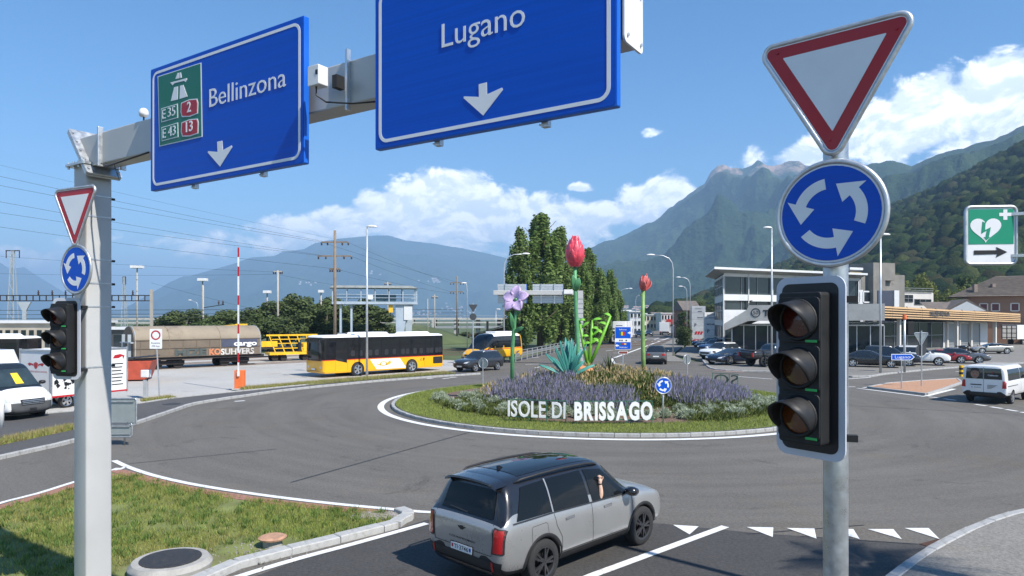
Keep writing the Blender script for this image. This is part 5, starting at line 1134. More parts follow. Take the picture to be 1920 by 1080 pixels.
# ---------------------------------------------------------------- freight wagon and rail machines
m_wag=mat('wagon_brown',(.165,.13,.095),.8,.1,.2,.8,bump=.15,bs=20,dirt=((.10,.08,.06),1.2,.7));m_wagr=mat('wagon_roof',(.27,.225,.165),.75,.1,.15,.6,dirt=((.16,.12,.085),.9,.8));m_bog=mat('bogie_iron',(.035,.03,.028),.85,.3,.3,6);m_yel=mat('rail_yellow',(.80,.46,.01),.5,0,.12,1.4,dirt=((.3,.2,.08),3,.5));m_blueg=mat('grey_blue_steel',(.34,.39,.43),.6,.1,.1,1.2,dirt=((.2,.12,.07),2.6,.5))
def wagon():
    a,b_=G(292,692),G(435,685);d=(b_-a).normalized();L=10.6;c=a+d*3.2;o=thing('freight_wagon','brown sliding wall freight wagon with graffiti in the rail yard','railway wagon',tuple(c),math.atan2(d.y,d.x));W=2.7;z0,zs,zt=1.0,2.45,3.55
    arc=[(W/2,z0),(W/2,zs)]+[(W/2*math.cos(t),zs+(zt-zs)*math.sin(t)) for t in np.linspace(.15,math.pi-.15,9)]+[(-W/2,zs),(-W/2,z0)]
    b=MB();n=len(arc);b.add([(x,y,z) for x in (-L/2,L/2) for y,z in arc],[tuple(range(n))[::-1],tuple(range(n,2*n))]+[(i,i+1,n+i+1,n+i) for i in range(n-1)]);b.build('wagon_shell',m_wag,o,angle=25)
    b=MB();top=arc[1:-1];n=len(top);b.add([(x,y*1.006,z+.012) for x in (-L/2+.15,L/2-.15) for y,z in top],[(i,i+1,n+i+1,n+i) for i in range(n-1)]);b.build('curved_roof',m_wagr,o,smooth=True)
    for x in (-L/2+.12,-2.6,1.6,L/2-.12):
        b=MB();b.tube([(x,y*1.01,z+.02) for y,z in arc],.035,6);b.build('hoop',m_wagr if abs(x)<4 else m_blueg,o)
    for i in range(9):
        x=-L/2+.5+i*1.1;MB().beam((x,-W/2-.02,z0+.1),(x,-W/2-.02,zs-.1),.05,.05,up=(0,1,0)).build('side_rib',m_wag,o)
    for z in (z0+.05,zs-.02,1.75):MB().beam((-L/2,-W/2-.025,z),(L/2,-W/2-.025,z),.05,.05).build('side_rail',m_wag,o)
    for s_ in (-.7,.7):MB().box(-L/2-.25,-L/2,s_-.06,s_+.06,z0-.2,2.9).build('end_frame',m_blueg,o)
    MB().box(-L/2-.22,-L/2,-1.3,1.3,2.2,2.3).build('end_frame',m_blueg,o);MB().box(-L/2-.5,L/2+.3,-1.25,1.25,.78,1.0).build('underframe',m_bog,o)
    y=-W/2-.055;b=MB();b.quad((1.7,y,1.72),(4.9,y,1.72),(4.9,y,2.38),(1.7,y,2.38));b.build('logo_field',mat('navy_print',(.06,.07,.11),.6),o)
    t=MB();letters(t,'cargo',(2.75,y-.006,1.82),(1,0,0),UZ,.42,2.1,.03);t.build('cargo_lettering',m_buswhite,o)
    rg=random.Random(3);g1=MB();letters(g1,'SUHVERS',(1.6,y-.004,1.08),(1,0,0),UZ,.5,3.0,.04);g1.build('graffiti_lettering',mat('graffiti_pale',(.5,.48,.45),.7,0,.4,4),o)
    g2=MB();letters(g2,'MIZE',(-2.2,y-.004,1.10),(1,0,0),UZ,.55,2.6,.05);g2.build('graffiti_lettering',mat('graffiti_grey',(.07,.085,.08),.7),o);g3=MB();letters(g3,'KO',(.6,y-.004,1.1),(1,0,0),UZ,.5,1.0,.05);g3.build('graffiti_lettering',mat('graffiti_orange',(.55,.2,.09),.7),o)
    for x in (-3.4,-1.7,2.2,3.9):
        for s_ in (-1,1):MB().lathe([(.44,-.06),(.42,.05),(.2,.06),(.1,.12)],20,0,Matrix.Translation((x,.75*s_,.44)) @ Matrix.Rotation(R(90*s_),4,'X')).build('wheel',m_bog,o)
    for x in (-2.55,3.05):MB().box(x-1.3,x+1.3,-.95,-.85,.38,.7).build('bogie_frame',m_bog,o)
    for s_ in (-.87,.87):MB().lathe([(.05,0),(.05,.35),(.22,.36),(.2,.42)],14,0,Matrix.Translation((-L/2-.3,s_,1.02)) @ Matrix.Rotation(R(-90),4,'Y')).build('buffer',m_bog,o)
wagon()
def crane_wagon(label,loc,rz,k=1.):
    o=thing('rail_crane_wagon',label,'railway wagon',loc,rz,'yellow rail machines')
    MB().box(-3.4,3.4,-1.2,1.2,.8,1.1).build('flat_bed',m_yel,o)
    for z in (3.2,):MB().beam((-3.8,-1.,z),(3.2,-1.,z),.16,.2).build('top_boom',m_yel,o)
    for i in range(6):MB().beam((-3.4+i*1.25,-1.,3.1),(-2.6+i*1.25,-1.05,1.1),.12,.12).build('strut',m_yel,o)
    for z in (1.6,2.2,2.7):MB().beam((-3.2+(3-z)*.3,-1.06,z),(2.6,-1.06,z),.1,.1).build('rail_bar',m_yel,o)
    MB().box(1.2,2.8,-1.1,1.1,1.1,2.2).build('cab',m_yel,o,bevel=.06)
    for x in (-2.6,-1.4,1.6,2.8):
        for s_ in (-1,1):MB().lathe([(.44,-.06),(.42,.05),(.2,.06)],18,0,Matrix.Translation((x,.75*s_,.44)) @ Matrix.Rotation(R(90*s_),4,'X')).build('wheel',m_bog,o)
    return o
p=G(548,676);cw=crane_wagon('yellow track crane wagon standing left of the parked post bus',(p.x,p.y,0),R(35));cw.scale=(.72,.72,.8)
p=G(478,670);fw=thing('flat_wagon','low yellow stake wagon between freight wagon and crane wagon','railway wagon',(p.x,p.y,0),R(40));MB().box(-3.5,3.5,-1.2,1.2,.9,1.15).build('flat_bed',m_bog,fw);MB().box(-3.4,2.,-1.22,-1.1,1.15,1.75).build('side_board',m_yel,fw)
for i in range(7):MB().box(-3.3+i*1.1,-3.2+i*1.1,-1.2,-1.1,1.0,2.9).build('stake',m_bog,fw)
for x in (-2.5,-1.3,1.5,2.7):MB().lathe([(.44,-.06),(.42,.05),(.2,.06)],18,0,Matrix.Translation((x,-.75,.44)) @ Matrix.Rotation(R(-90),4,'X')).build('wheel',m_bog,fw)
p=P(440,616,78);cr=thing('track_crane','yellow crane boom resting behind the freight wagon','crane',(p.x,p.y,0));MB().beam((-4,0,2.9),(.8,0,3.35),.6,.5).build('boom',m_yel,cr);MB().box(.2,1.3,-.5,.5,2.4,3.6).build('crane_head',m_yel,cr,bevel=.1);MB().box(-2.5,1.,-1.,1.,.5,2.6).build('carrier',m_bog,cr)
# ---------------------------------------------------------------- trucks on the far road
def truck(label,loc,rz,cab=True,col='white'):
    o=thing('tractor_truck',label,'truck',loc,rz);pm_=PAINT[col]
    b=MB();layer(b,plan(2.2,2.45,.18,4,0,.08),.5,plan(2.1,2.4,.2,4,-.05,.06),2.2,cap1=False);layer(b,plan(2.1,2.4,.2,4,-.05,.06),2.2,plan(1.8,2.3,.2,4,-.2,.04),3.7,cap0=False);b.build('cab',pm_,o,angle=30)
    MB().quad((1.10,-1.1,1.75),(1.10,1.1,1.75),(.93,1.05,2.65),(.93,-1.05,2.65)).build('windscreen',m_cglass,o);MB().box(1.10,1.16,-.85,.85,.75,1.6).build('grille',m_trim,o)
    for s_ in (-1,1):MB().box(.9,1.12,s_*.95-.2,s_*.95+.2,.72,.95).build('head_lamp',m_head,o);MB().box(.85,1.05,s_*1.4-.1,s_*1.4+.1,1.8,2.6).build('wing_mirror',m_trim,o)
    MB().quad((.86,-.55,3.0),(.86,.55,3.0),(.80,.5,3.25),(.80,-.5,3.25)).build('roof_logo',m_navy,o)
    MB().box(-9,-1.3,-1.25,1.25,1.0,3.75).build('semi_trailer',m_buswhite,o,bevel=.04)
    for x in (.2,-5.5,-7.):wheel_pair(o,x)
    return o
def wheel_pair(o,x,hw=1.05,rad=.5):
    for y in (-hw,hw):add_wheel(o,x,y,rad,.3,'bright')
m_navy=MATS['navy_print']
p=G(1150,646);truck('white tractor truck facing the roundabout behind the blue route board',(p.x+1.2,p.y+1.,0),R(255))
def box_truck(label,px,py,w,hgt,col,rz,lab_cat='truck',name='box_truck'):
    p=G(px,py);o=thing(name,label,lab_cat,(p.x,p.y,0),rz);MB().box(0,6.,-w/2,w/2,.9,hgt).build('cargo_box',PAINT[col] if col !='red' else mat('fire_red',(.55,.03,.02),.4),o,bevel=.04)
    b=MB();layer(b,plan(1.9,w-.1,.2,4,7.1),.5,plan(1.5,w-.2,.2,4,7.0),2.7);b.build('cab',PAINT['white'],o);MB().box(-.05,0,-w/2+.1,w/2-.1,.5,.75).build('rear_bumper',m_trim,o)
    MB().box(-.02,-.0,-w/2+.15,w/2-.15,1.0,hgt-.15).build('rear_door',PAINT[col] if col !='red' else MATS['fire_red'],o)
    for s_ in (-1,1):MB().box(-.07,-.01,s_*(w/2-.3)-.15,s_*(w/2-.3)+.15,.78,.9).build('tail_lamp',m_tail,o)
    wheel_pair(o,1.2,w/2-.2,.45);wheel_pair(o,6.8,w/2-.2,.45);return o
box_truck('white box truck driving away on the far road',1245,628.5,2.4,3.3,'white',R(73))
box_truck('red lorry ahead of the white box truck on the far road',1256,620,2.5,4.0,'red',R(73))
box_truck('white van with rear doors on the far road beside the tall lamp',1266,631.5,2.0,2.5,'white',R(73),'van','box_van')
# white truck body at the far right of the forecourt
p=G(1893,647);tb_=thing('parked_truck','white parked truck with framed tail lift at the edge of the forecourt','truck',(p.x,p.y,0),R(15));MB().box(0,9,-1.25,1.25,.95,3.2).build('cargo_box',PAINT['white'],tb_,bevel=.04);MB().box(-.08,-.01,-1.2,1.2,.95,3.1).build('tail_lift',m_alu,tb_)
for z in (1.2,1.9,2.6,3.1):MB().box(-.14,-.09,-1.25,1.25,z-.05,z+.05).build('lift_bar',m_trim,tb_)
for y in (-1.22,-.4,.4,1.22):MB().box(-.13,-.085,y-.05,y+.05,.9,3.15).build('lift_bar',m_trim,tb_)
for x in (1.5,7.5):wheel_pair(tb_,x)
# ---------------------------------------------------------------- all the other cars
def at(px,py):p=G(px,py);return (p.x,p.y)
car('suv','grey SUV seen from behind leaving on the far road','graphite',at(1231,681),R(77),name='grey_suv',group=None)
car('wagon','dark family car coming round the roundabout in front of the minibus','anthracite',(at(884,697)[0]+.5,at(884,697)[1]+1.2),math.atan2(-.78,-.62),name='family_car',group=None)
car('wagon','small dark car waiting on the far road under the tulip','midnight',at(1199,633),R(255),detail=False,name='small_car',group='cars on the far road')
car('sedan','black car queuing behind the small dark car on the far road','black',at(1217,630),R(255),detail=False,name='small_car',group='cars on the far road')
hd=math.atan2(-.55,-.83)
dl=[('coupe','dark blue low coupe at the corner of the dealer row','midnight',(1372,684.5),hd,'bright',1.16),('suv','white SUV with dark windows behind the blue coupe','white',(1350,675),hd,'dark',1.),('suv','dark blue SUV third in the dealer row','blue',(1341,664),hd,'dark',1.),('wagon','black estate car fourth in the dealer row','black',(1333,657),hd,'dark',1.),('sedan','blue saloon fifth in the dealer row','blue',(1325,652),hd,'bright',1.),('wagon','red car far back in the dealer row','red',(1318,648.5),hd,'bright',1.),('coupe','bright blue sports car at the end of the dealer row under the signs','blue',(1303,646),math.atan2(-.35,-.94),'bright',1.)]
for kd,lb,cl,pp,h_,wh,k in dl:car(kd,lb,cl,at(*pp),h_,wh,'cars of the dealer row',z=.1,name='display_car',k=k)
hr=math.atan2(-.45,.89)
for kd,lb,cl,pp,h_,wh in [('sedan','glossy black saloon with bright wheels nearest the round post','black',(1634,690),hr,'bright'),('suv','dark blue SUV behind the small Lugano arrow','midnight',(1669,687),hr,'bright'),('suv','white SUV parked between the dark SUV and the red sports car','white',(1724,686),hr,'bright'),('coupe','red sports car between the white SUV and the grey saloon','red',(1768,682),hr,'bright'),('sedan','grey saloon at the end of the forecourt row','grey',(1799,682.5),hr,'bright'),('coupe','silver roadster standing alone near the parked truck','champagne',(1857,664.5),R(172),'bright')]:
    car(kd,lb,cl,at(*pp),h_,wh,'cars on the forecourt',z=.1,name='forecourt_car')
def pickup():
    q=at(1452,688);o=thing('pickup_truck','black pickup with big tyres half hidden by the traffic light','pickup',(q[0],q[1],.1),math.atan2(.30,.95));h=1.02
    st=[(-2.9,h*.9,.75,1.2,h*.85,1.25,1.26,'b'),(-2.8,h,.62,1.28,h*.88,1.33,1.33,'b'),(-.9,h,.6,1.28,h*.88,1.34,1.34,'b'),(-.75,h,.6,1.28,h*.86,1.5,1.5,'w'),(-.65,h,.6,1.28,h*.78,1.92,1.97,'g'),(.5,h,.6,1.28,h*.78,1.92,1.98,'g'),(1.3,h,.6,1.26,h*.84,1.36,1.42,'w'),(1.45,h,.6,1.24,h*.84,1.32,1.38,'b'),(2.5,h*.97,.62,1.15,h*.8,1.24,1.28,'b'),(2.85,h*.85,.7,1.0,h*.7,1.08,1.1,'b'),(2.9,h*.7,.75,.9,h*.6,.98,1.0,'b')]
    bd=Body('pickup',st,[PAINT['black'],PAINT['black'],m_trim,m_cglass],[(1.85,.52),(-1.75,.52)]);link('body',bd.me,o);MB().box(-2.75,-.95,-.9,.9,1.30,1.37).build('bed_cover',m_trim,o)
    for s_ in (-1,1):
        for x in (1.85,-1.75):add_wheel(o,x,.9*s_,.45,.30,'dark')
        MB().box(-2.93,-2.85,s_*.92-.08,s_*.92+.08,.85,1.2).build('tail_lamp',m_tail,o);mirror_part(o,1.1,1.*s_,1.35,m_trim,s_)
pickup()
def motorbike():
    q=at(1806,664);o=thing('motorcycle','black motorcycle parked by the showroom pillar','motorcycle',(q[0],q[1],.1),math.atan2(-.5,.86))
    for x in (-.7,.7):MB().lathe([(.2,-.05),(.3,-.06),(.31,0),(.3,.06),(.2,.05)],18,0,Matrix.Translation((x,0,.31)) @ Matrix.Rotation(R(90),4,'X'),False).build('wheel',m_tyre,o,smooth=True)
    MB().lathe([(.05,-.5),(.2,-.3),(.24,.1),(.15,.5)],12,0,Matrix.Translation((0,0,.72)) @ Matrix.Rotation(R(90),4,'Y')).build('tank',PAINT['black'],o,smooth=True);MB().box(-.8,-.1,-.13,.13,.78,.88).build('seat',m_trim,o,bevel=.03)
    MB().tube([(.7,0,.31),(.5,0,.95),(.42,0,1.1)],.035,8).build('fork',m_chrome,o);MB().tube([(.35,-.36,1.12),(.42,0,1.08),(.35,.36,1.12)],.02,6).build('handlebar',m_chrome,o);MB().box(-.25,.25,-.15,.15,.3,.65).build('engine',m_rimd,o);MB().prism([(.5,.8),(.75,.85),(.55,1.35),(.45,1.3)],(0,-.16,0),(1,0,0),UZ,(0,.32,0)).build('fairing',PAINT['black'],o)
motorbike()
# ================================================================ planting and sculptures on the centre island
def leafmat(name,c,var=.35,rough=.7,trans=.25):
    if name in MATS:return MATS[name]
    m=bpy.data.materials.new(name);m.use_nodes=True;MATS[name]=m;t=NT(m.node_tree);b=t.n['Principled BSDF']
    pos=t.node('ShaderNodeNewGeometry');n=t.noise(pos.outputs['Position'],2.3,3,.6);oi=t.node('ShaderNodeObjectInfo').outputs['Random'];ri=pos.outputs['Random Per Island']
    f=t.math('ADD',t.math('MULTIPLY',n,.5),t.math('ADD',t.math('MULTIPLY',oi,.15),t.math('MULTIPLY',ri,.45)))
    col=t.ramp(f,[(.2,tuple(x*(1-var) for x in c)),(.85,tuple(min(1,x*(1+var)) for x in c))])
    t.l.new(col,b.inputs['Base Color']);b.inputs['Roughness'].default_value=rough;b.inputs['Specular IOR Level'].default_value=.3
    if trans:
        o=t.n['Material Output'];tl=t.node('ShaderNodeBsdfTranslucent');t.l.new(col,tl.inputs[0]);mx=t.node('ShaderNodeMixShader');mx.inputs[0].default_value=trans
        t.l.new(b.outputs[0],mx.inputs[1]);t.l.new(tl.outputs[0],mx.inputs[2]);t.l.new(mx.outputs[0],o.inputs[0])
    return m
def blades(name,pos,h,w,mats,rng,lean=.35,mi=None,tip=None,dead=.3):
    """many one-triangle blades; tip = (material index, from fraction) gives each blade a coloured top half"""
    n=len(pos);a=rng.uniform(0,2*np.pi,n);hh=h*rng.uniform(.55,1.3,n);ww=w*rng.uniform(.7,1.3,n)
    dx,dy=np.cos(a),np.sin(a);la=rng.uniform(0,2*np.pi,n);L=lean*hh*rng.uniform(0,1,n);top=pos+np.stack([np.cos(la)*L,np.sin(la)*L,hh],-1)
    p0=pos-np.stack([dx*ww/2,dy*ww/2,0*ww],-1);p1=pos+np.stack([dx*ww/2,dy*ww/2,0*ww],-1)
    if tip is None:return np_mesh(name,np.stack([p0,p1,top],1).reshape(-1,3),np.arange(3*n).reshape(n,3),mats)
    k=tip;mid=pos*(1-k)+top*k;e=np.stack([dx*ww*.55,dy*ww*.55,0*ww],-1);e2=np.stack([-dy*ww*.5,dx*ww*.5,0*ww],-1)
    v=np.stack([p0,p1,mid,mid-e*1.5,mid+e*1.5,top,mid-e2*1.5,mid+e2*1.5,top],1).reshape(-1,3);f=np.arange(9*n).reshape(-1,3)
    return np_mesh(name,v,f,mats,mi=np.stack([np.zeros(n,int)]+[(rng.random(n)>dead).astype(int)]*2,1).ravel())
def ring_pts(rng,n,r0,r1,a0=-180,a1=180,clump=None):
    """points on the mound; angle 0 faces the viewer, positive to the right"""
    a=np.radians(rng.uniform(a0,a1,n));r=np.sqrt(rng.uniform(r0**2,r1**2,n));x=CX+r*np.sin(a);y=CY-r*np.cos(a)
    return np.stack([x,y,np.array([mound_h(q) for q in r])],-1)
m_grass=leafmat('grass_blade',(.225,.265,.06),.5);m_dry=leafmat('dry_grass',(.36,.29,.13),.35)
gpos=ring_pts(RNG,62000,CR-2.0,CR-.1);tag(link('island_grass',blades('island_grass',gpos,.085,.018,m_grass,RNG,.7)),'mown green grass ring round the flower bed','grass',kind='stuff')
# lawn of the near island
def in_poly(pts,poly):
    x,y=pts[:,0],pts[:,1];c=np.zeros(len(pts),bool);j=len(poly)-1
    for i in range(len(poly)):
        xi,yi=poly[i][:2];xj,yj=poly[j][:2];c ^=((yi>y) !=(yj>y))&(x<(xj-xi)*(y-yi)/(yj-yi+1e-12)+xi);j=i
    return c
cen=np.array([-6.2,13.4]);lawn_poly=[tuple(cen+(np.array(p[:2])-cen)*.935) for p in isl_poly]
q=np.stack([RNG.uniform(-11.8,-2,150000),RNG.uniform(9.6,19.5,150000)],-1);q=q[in_poly(q,lawn_poly)]
bare=fbm(q[:,0]*.8,q[:,1]*.8,4);d1=np.hypot(q[:,0]+4.35,q[:,1]-12.6);q=q[(bare+RNG.uniform(-.15,.15,len(q))>.36)&(d1>.42+.25*RNG.random(len(q)))&(np.hypot(q[:,0]+5.65,q[:,1]-11.35)>.75)]
near_tone=fbm(q[:,0]*.5+9,q[:,1]*.5,3);lp_=np.column_stack([q,np.full(len(q),.018)])
sel=near_tone+RNG.uniform(-.2,.2,len(q))>.5
tag(link('lawn_grass',blades('lawn_grass',lp_[sel],.075,.014,m_grass,RNG,.8)),'short green grass on the near traffic island','grass',kind='stuff')
tag(link('lawn_grass',blades('lawn_grass',lp_[~sel],.065,.014,leafmat('yellow_grass',(.26,.25,.075),.45),RNG,.9)),'yellowing grass patches on the near traffic island','grass',kind='stuff')
# weeds along the left kerbs and under the bus
wp=[]
for a,b,w,n in (((268,757),(322,750),.35,1500),((450,733),(560,724),.5,3000),((560,724),(700,712),.9,6500),((700,712),(840,702),.9,6500),((20,832),(140,806),.45,2500),((-60,850),(20,832),.4,1200)):
    A,B=G(*a),G(*b);t=RNG.random(n);off=RNG.uniform(-w,w*.6,n);d=(B-A).normalized();wp.append(np.stack([A.x+(B.x-A.x)*t-d.y*off,A.y+(B.y-A.y)*t+d.x*off,np.full(n,.1)],-1))
wp=np.concatenate(wp);k=RNG.random(len(wp))<.6
tag(link('verge_grass',blades('verge_grass',wp[k],.16,.03,m_grass,RNG,.8)),'ragged green grass strip between pavement and yard','grass',kind='stuff');tag(link('verge_grass',blades('verge_grass',wp[~k],.2,.025,m_dry,RNG,.9)),'dry stalks in the strip between pavement and yard','grass',kind='stuff')
# grey-green cotton lavender, bush by bush
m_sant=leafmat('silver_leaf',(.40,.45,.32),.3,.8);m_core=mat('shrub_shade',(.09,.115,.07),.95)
def shrub_mesh(seed,mleaf,n=620,spread=1.,tall=.85,blade=.11,wid=.035):
    rg=np.random.default_rng(seed);th=rg.uniform(0,2*np.pi,n);ph=np.arccos(rg.uniform(-.1,1,n));lump=1+.22*np.sin(th*3+seed)*np.sin(ph*2)+.14*np.sin(th*7+seed*2)
    nrm=np.stack([np.sin(ph)*np.cos(th),np.sin(ph)*np.sin(th),np.cos(ph)],-1);r=(.78+.22*rg.random(n))*lump
    base=nrm*r[:,None]*np.array([spread,spread,tall]);d=nrm+rg.normal(0,.35,(n,3));d/=np.linalg.norm(d,axis=1)[:,None];s_=np.cross(d,rg.normal(0,1,(n,3)));s_/=np.linalg.norm(s_,axis=1)[:,None]
    L=blade*rg.uniform(1.2,2.6,n)[:,None];w=wid*rg.uniform(.8,1.6,n)[:,None];v=np.stack([base-s_*w-d*L*.4,base+s_*w-d*L*.4,base+d*L],1).reshape(-1,3)
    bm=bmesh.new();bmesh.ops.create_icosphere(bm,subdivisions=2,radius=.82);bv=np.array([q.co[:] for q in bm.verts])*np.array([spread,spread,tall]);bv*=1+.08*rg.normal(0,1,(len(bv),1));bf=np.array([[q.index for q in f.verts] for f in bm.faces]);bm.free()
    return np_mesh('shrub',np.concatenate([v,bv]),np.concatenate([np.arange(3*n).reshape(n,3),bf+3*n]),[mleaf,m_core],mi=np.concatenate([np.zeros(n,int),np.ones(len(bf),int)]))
sm=[shrub_mesh(i,m_sant) for i in range(4)];rg=random.Random(21);spots=[]
def try_spot(a,r,s):
    x,y=CX+r*math.sin(R(a)),CY-r*math.cos(R(a))
    if all(math.hypot(x-q[0],y-q[1])>1.02*(s+q[2]) for q in spots):spots.append((x,y,s,r,a))
for i in range(1500):
    sd_=rg.random();a=rg.uniform(-88,-4) if sd_<.5 else rg.uniform(2,82);near=8.05 if (a<-36 or a>24) else 7.55
    lo=6.2 if (a<-42 or a>32) else 6.7
    try_spot(a,rg.uniform(lo,near),rg.uniform(.27,.44))
spots=spots[:110]
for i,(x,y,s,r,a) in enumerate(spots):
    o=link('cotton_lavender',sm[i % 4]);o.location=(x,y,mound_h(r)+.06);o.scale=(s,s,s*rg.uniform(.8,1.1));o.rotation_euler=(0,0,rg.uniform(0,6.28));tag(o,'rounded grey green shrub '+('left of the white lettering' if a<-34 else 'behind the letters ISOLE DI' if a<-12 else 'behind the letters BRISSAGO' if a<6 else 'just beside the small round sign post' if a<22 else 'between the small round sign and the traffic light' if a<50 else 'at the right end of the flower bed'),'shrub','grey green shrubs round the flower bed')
# purple lavender masses and other soft planting
m_lavs=leafmat('lavender_stem',(.17,.19,.11),.35);m_lavf=leafmat('lavender_flower',(.33,.31,.405),.35,.8);m_gold=leafmat('golden_seed',(.58,.46,.25),.4);m_low=leafmat('low_green',(.10,.13,.03),.5)
def mass(name,label,zones,h,w,mats,tip=.5,lean=.35):
    P_=[]
    for r0,r1,a0,a1,n in zones:
        k=ring_pts(RNG,int(n*.05)+4,r0,r1,a0,a1);c=k[RNG.integers(0,len(k),n)];d=RNG.normal(0,.2,(n,2));p=c.copy();p[:,:2]+=d;rr=np.hypot(p[:,0]-CX,p[:,1]-CY);p[:,2]=[mound_h(v) for v in rr];P_.append(p)
    tag(link(name,blades(name,np.concatenate(P_),h,w,mats,RNG,lean,tip=tip)),label,'plants',kind='stuff')
mass('lavender_bed','purple lavender in bloom left of the tulip sculpture',[(4.4,6.3,-62,-18,3000),(4.9,6.6,-26,4,2300),(3.2,5.6,-80,-30,1500)],.56,.032,[m_lavs,m_lavf],.62,.55)
mass('lavender_bed','purple lavender in bloom behind the small round sign',[(4.0,6.3,26,62,3000),(4.8,6.8,50,88,2500)],.54,.032,[m_lavs,m_lavf],.62,.55)
mass('golden_grass','pale golden seed heads on the crown of the flower bed',[(1.0,5.0,-180,180,1700),(3.0,6.0,18,110,1000),(3.,6.,-120,-50,1200),(2.,4.0,-40,30,300)],.36,.035,[m_low,m_gold],.55,.6)
mass('low_shrubs','low dark green ground cover on the flower bed',[(6.4,8.2,-75,-28,3600),(3.4,6.6,-12,34,1800),(6.6,8.4,20,70,3200),(2,6,-60,60,4000)],.26,.06,[m_low,leafmat('mid_green',(.14,.17,.045),.45)],.5,.9)
# ---- lettering
m_let=mat('letter_white',(.80,.80,.79),.45,0,.04,2);m_gfr=mat('green_frame',(.03,.13,.08),.5)
def word(label,body,a,b,nn,cap,bo=.035):
    nn=Vector(nn).normalized();ax=(Vector((-nn.y,nn.x,0)));A=Vector(a);L=(Vector(b)-A).length;o=thing('island_lettering',label,'lettering',a);widths=[]
    for ch in body:widths.append(.34 if ch==' ' else text_mesh(ch,bo)[0][:,0].max()+.09)
    k=L/sum(widths);x=0
    for ch,w in zip(body,widths):
        if ch !=' ':
            mb=MB();letters(mb,ch,ax*x+UZ*.12,ax,UZ,cap,(w-.09)*k,bo,-nn*.06);mb.build('letter',m_let,o)
        x+=w*k
    for z in (.10,.12+cap+.02):MB().beam(-nn*.05+UZ*z,ax*L-nn*.05+UZ*z,.03,.03).build('frame_rail',m_gfr,o)
    for f in (.02,.34,.66,.98):MB().beam(ax*L*f-nn*.06-UZ*.1,ax*L*f-nn*.06+UZ*(.12+cap),.03,.03).build('frame_post',m_gfr,o)
    return o
zb=.24
def gz(px,py):return G(px,py,zb)
word('white upright letters ISOLE DI standing on the island grass','ISOLE DI',gz(952,786),gz(1062,791),(-.28,-.96,0),.64,.012)
word('white upright letters BRISSAGO standing on the island grass','BRISSAGO',gz(1077,792.5),gz(1228,793),(.03,-1,0),.66,.045)
pb_=Vector((CX+9.3*math.sin(R(118)),CY-9.3*math.cos(R(118)),.3));wb_=word('lettering on the far side of the island seen from behind','SO',(12.95,39.6,.25),(11.75,40.6,.25),(.62,.78,0),.6,0)
for c in wb_.children:
    if c.name.startswith('letter'):c.data.materials[0]=mat('letter_back',(.12,.15,.12),.6)
# ---- small signs on the island
def post_sign(label,px,py,cyc,nn,rad=.29,h=None,back=False,z=.2):
    p=G(px,py,z);k=p.y/F;hh=(py-cyc)*k
    o=round_sign(label,(p.x,p.y,z+hh),Vector(nn).normalized(),rad,.05)
    MB().tube([Vector((0,0,-hh-.1))-Vector(nn)*.05,Vector((0,0,rad+.02))-Vector(nn)*.05],.03,10).build('post',m_galv,o,smooth=True);return o
post_sign('small roundabout disc on its own post in the island grass',1244,795,723,(.02,-1,0))
def back_sign(label,px,py,d,nn,h,rad=.30):
    p=P(px,py,d);o=thing('roundabout_sign',label,'road sign',p);nn=Vector(nn).normalized();ax=Vector((-nn.y,nn.x,0));MB().prism(circle(rad,36),nn*0,ax,UZ,-nn*.01).build('plate',mat('sign_back_grey',(.26,.30,.31),.45,.5,.1,3),o);b=MB();rim_path(circle(rad+.012,40),Vector((0,0,0)),ax,UZ,nn*0,.02,b);b.build('rim',m_galv,o,smooth=True)
    MB().tube([nn*.04-UZ*h,nn*.04+UZ*rad*.8],.03,8).build('post',m_galv,o);return o
back_sign('grey back of a round sign at the far left of the island',906,681,43,(-.4,-.9,0),1.4);back_sign('grey back of a round sign at the far side behind the rose',1288,674,45.5,(.5,-.86,0),1.6)
# ---- sculptures
m_stem=mat('stem_green',(.10,.30,.13),.45,0,.25,3,bump=.2,bs=14);m_stem2=mat('stem_pale_green',(.19,.33,.10),.5,0,.3,3,bump=.25,bs=12);m_petal=mat('tulip_petal',(.62,.055,.085),.38,0,.35,5,coat=.3);m_petal2=mat('rose_petal',(.55,.13,.12),.45,0,.4,5);m_lilac=mat('lilac_petal',(.52,.39,.60),.5,0,.2,4,bump=.2,bs=18);m_agave=leafmat('agave_leaf',(.06,.26,.22),.35,.5,0);m_lime=mat('lime_green',(.17,.44,.035),.45,0,.2,4)
def shell(o,name,m,base,tipp,width,bulge,outn,n=8,mm_=5,curl=.0,thick=0):
    """petal or leaf: from base to tip, widest in the middle, bulging along outn"""
    b_,t_=Vector(base),Vector(tipp);d=t_-b_;on=Vector(outn).normalized();sdv=d.cross(on).normalized();V=[]
    for i in range(n+1):
        u=i/n;w=width*(math.sin(math.pi*min(1,u*.92+.08))**.7)*(1-.15*u)
        for j in range(mm_+1):
            v=j/mm_*2-1;V.append(b_+d*u+sdv*v*w/2+on*(bulge*math.sin(math.pi*u)-curl*v*v*w))
    k=mm_+1;mb=MB().add(V,[(i*k+j,i*k+j+1,(i+1)*k+j+1,(i+1)*k+j) for i in range(n) for j in range(mm_)]);ob_=mb.build(name,m,o,smooth=True)
    sf=ob_.modifiers.new('solid','SOLIDIFY');sf.thickness=thick or .03;return ob_
def base_on(px,d):
    x=(px-HX)/F*d;return Vector((x,d,mound_h(math.hypot(x-CX,d-CY))-.05))
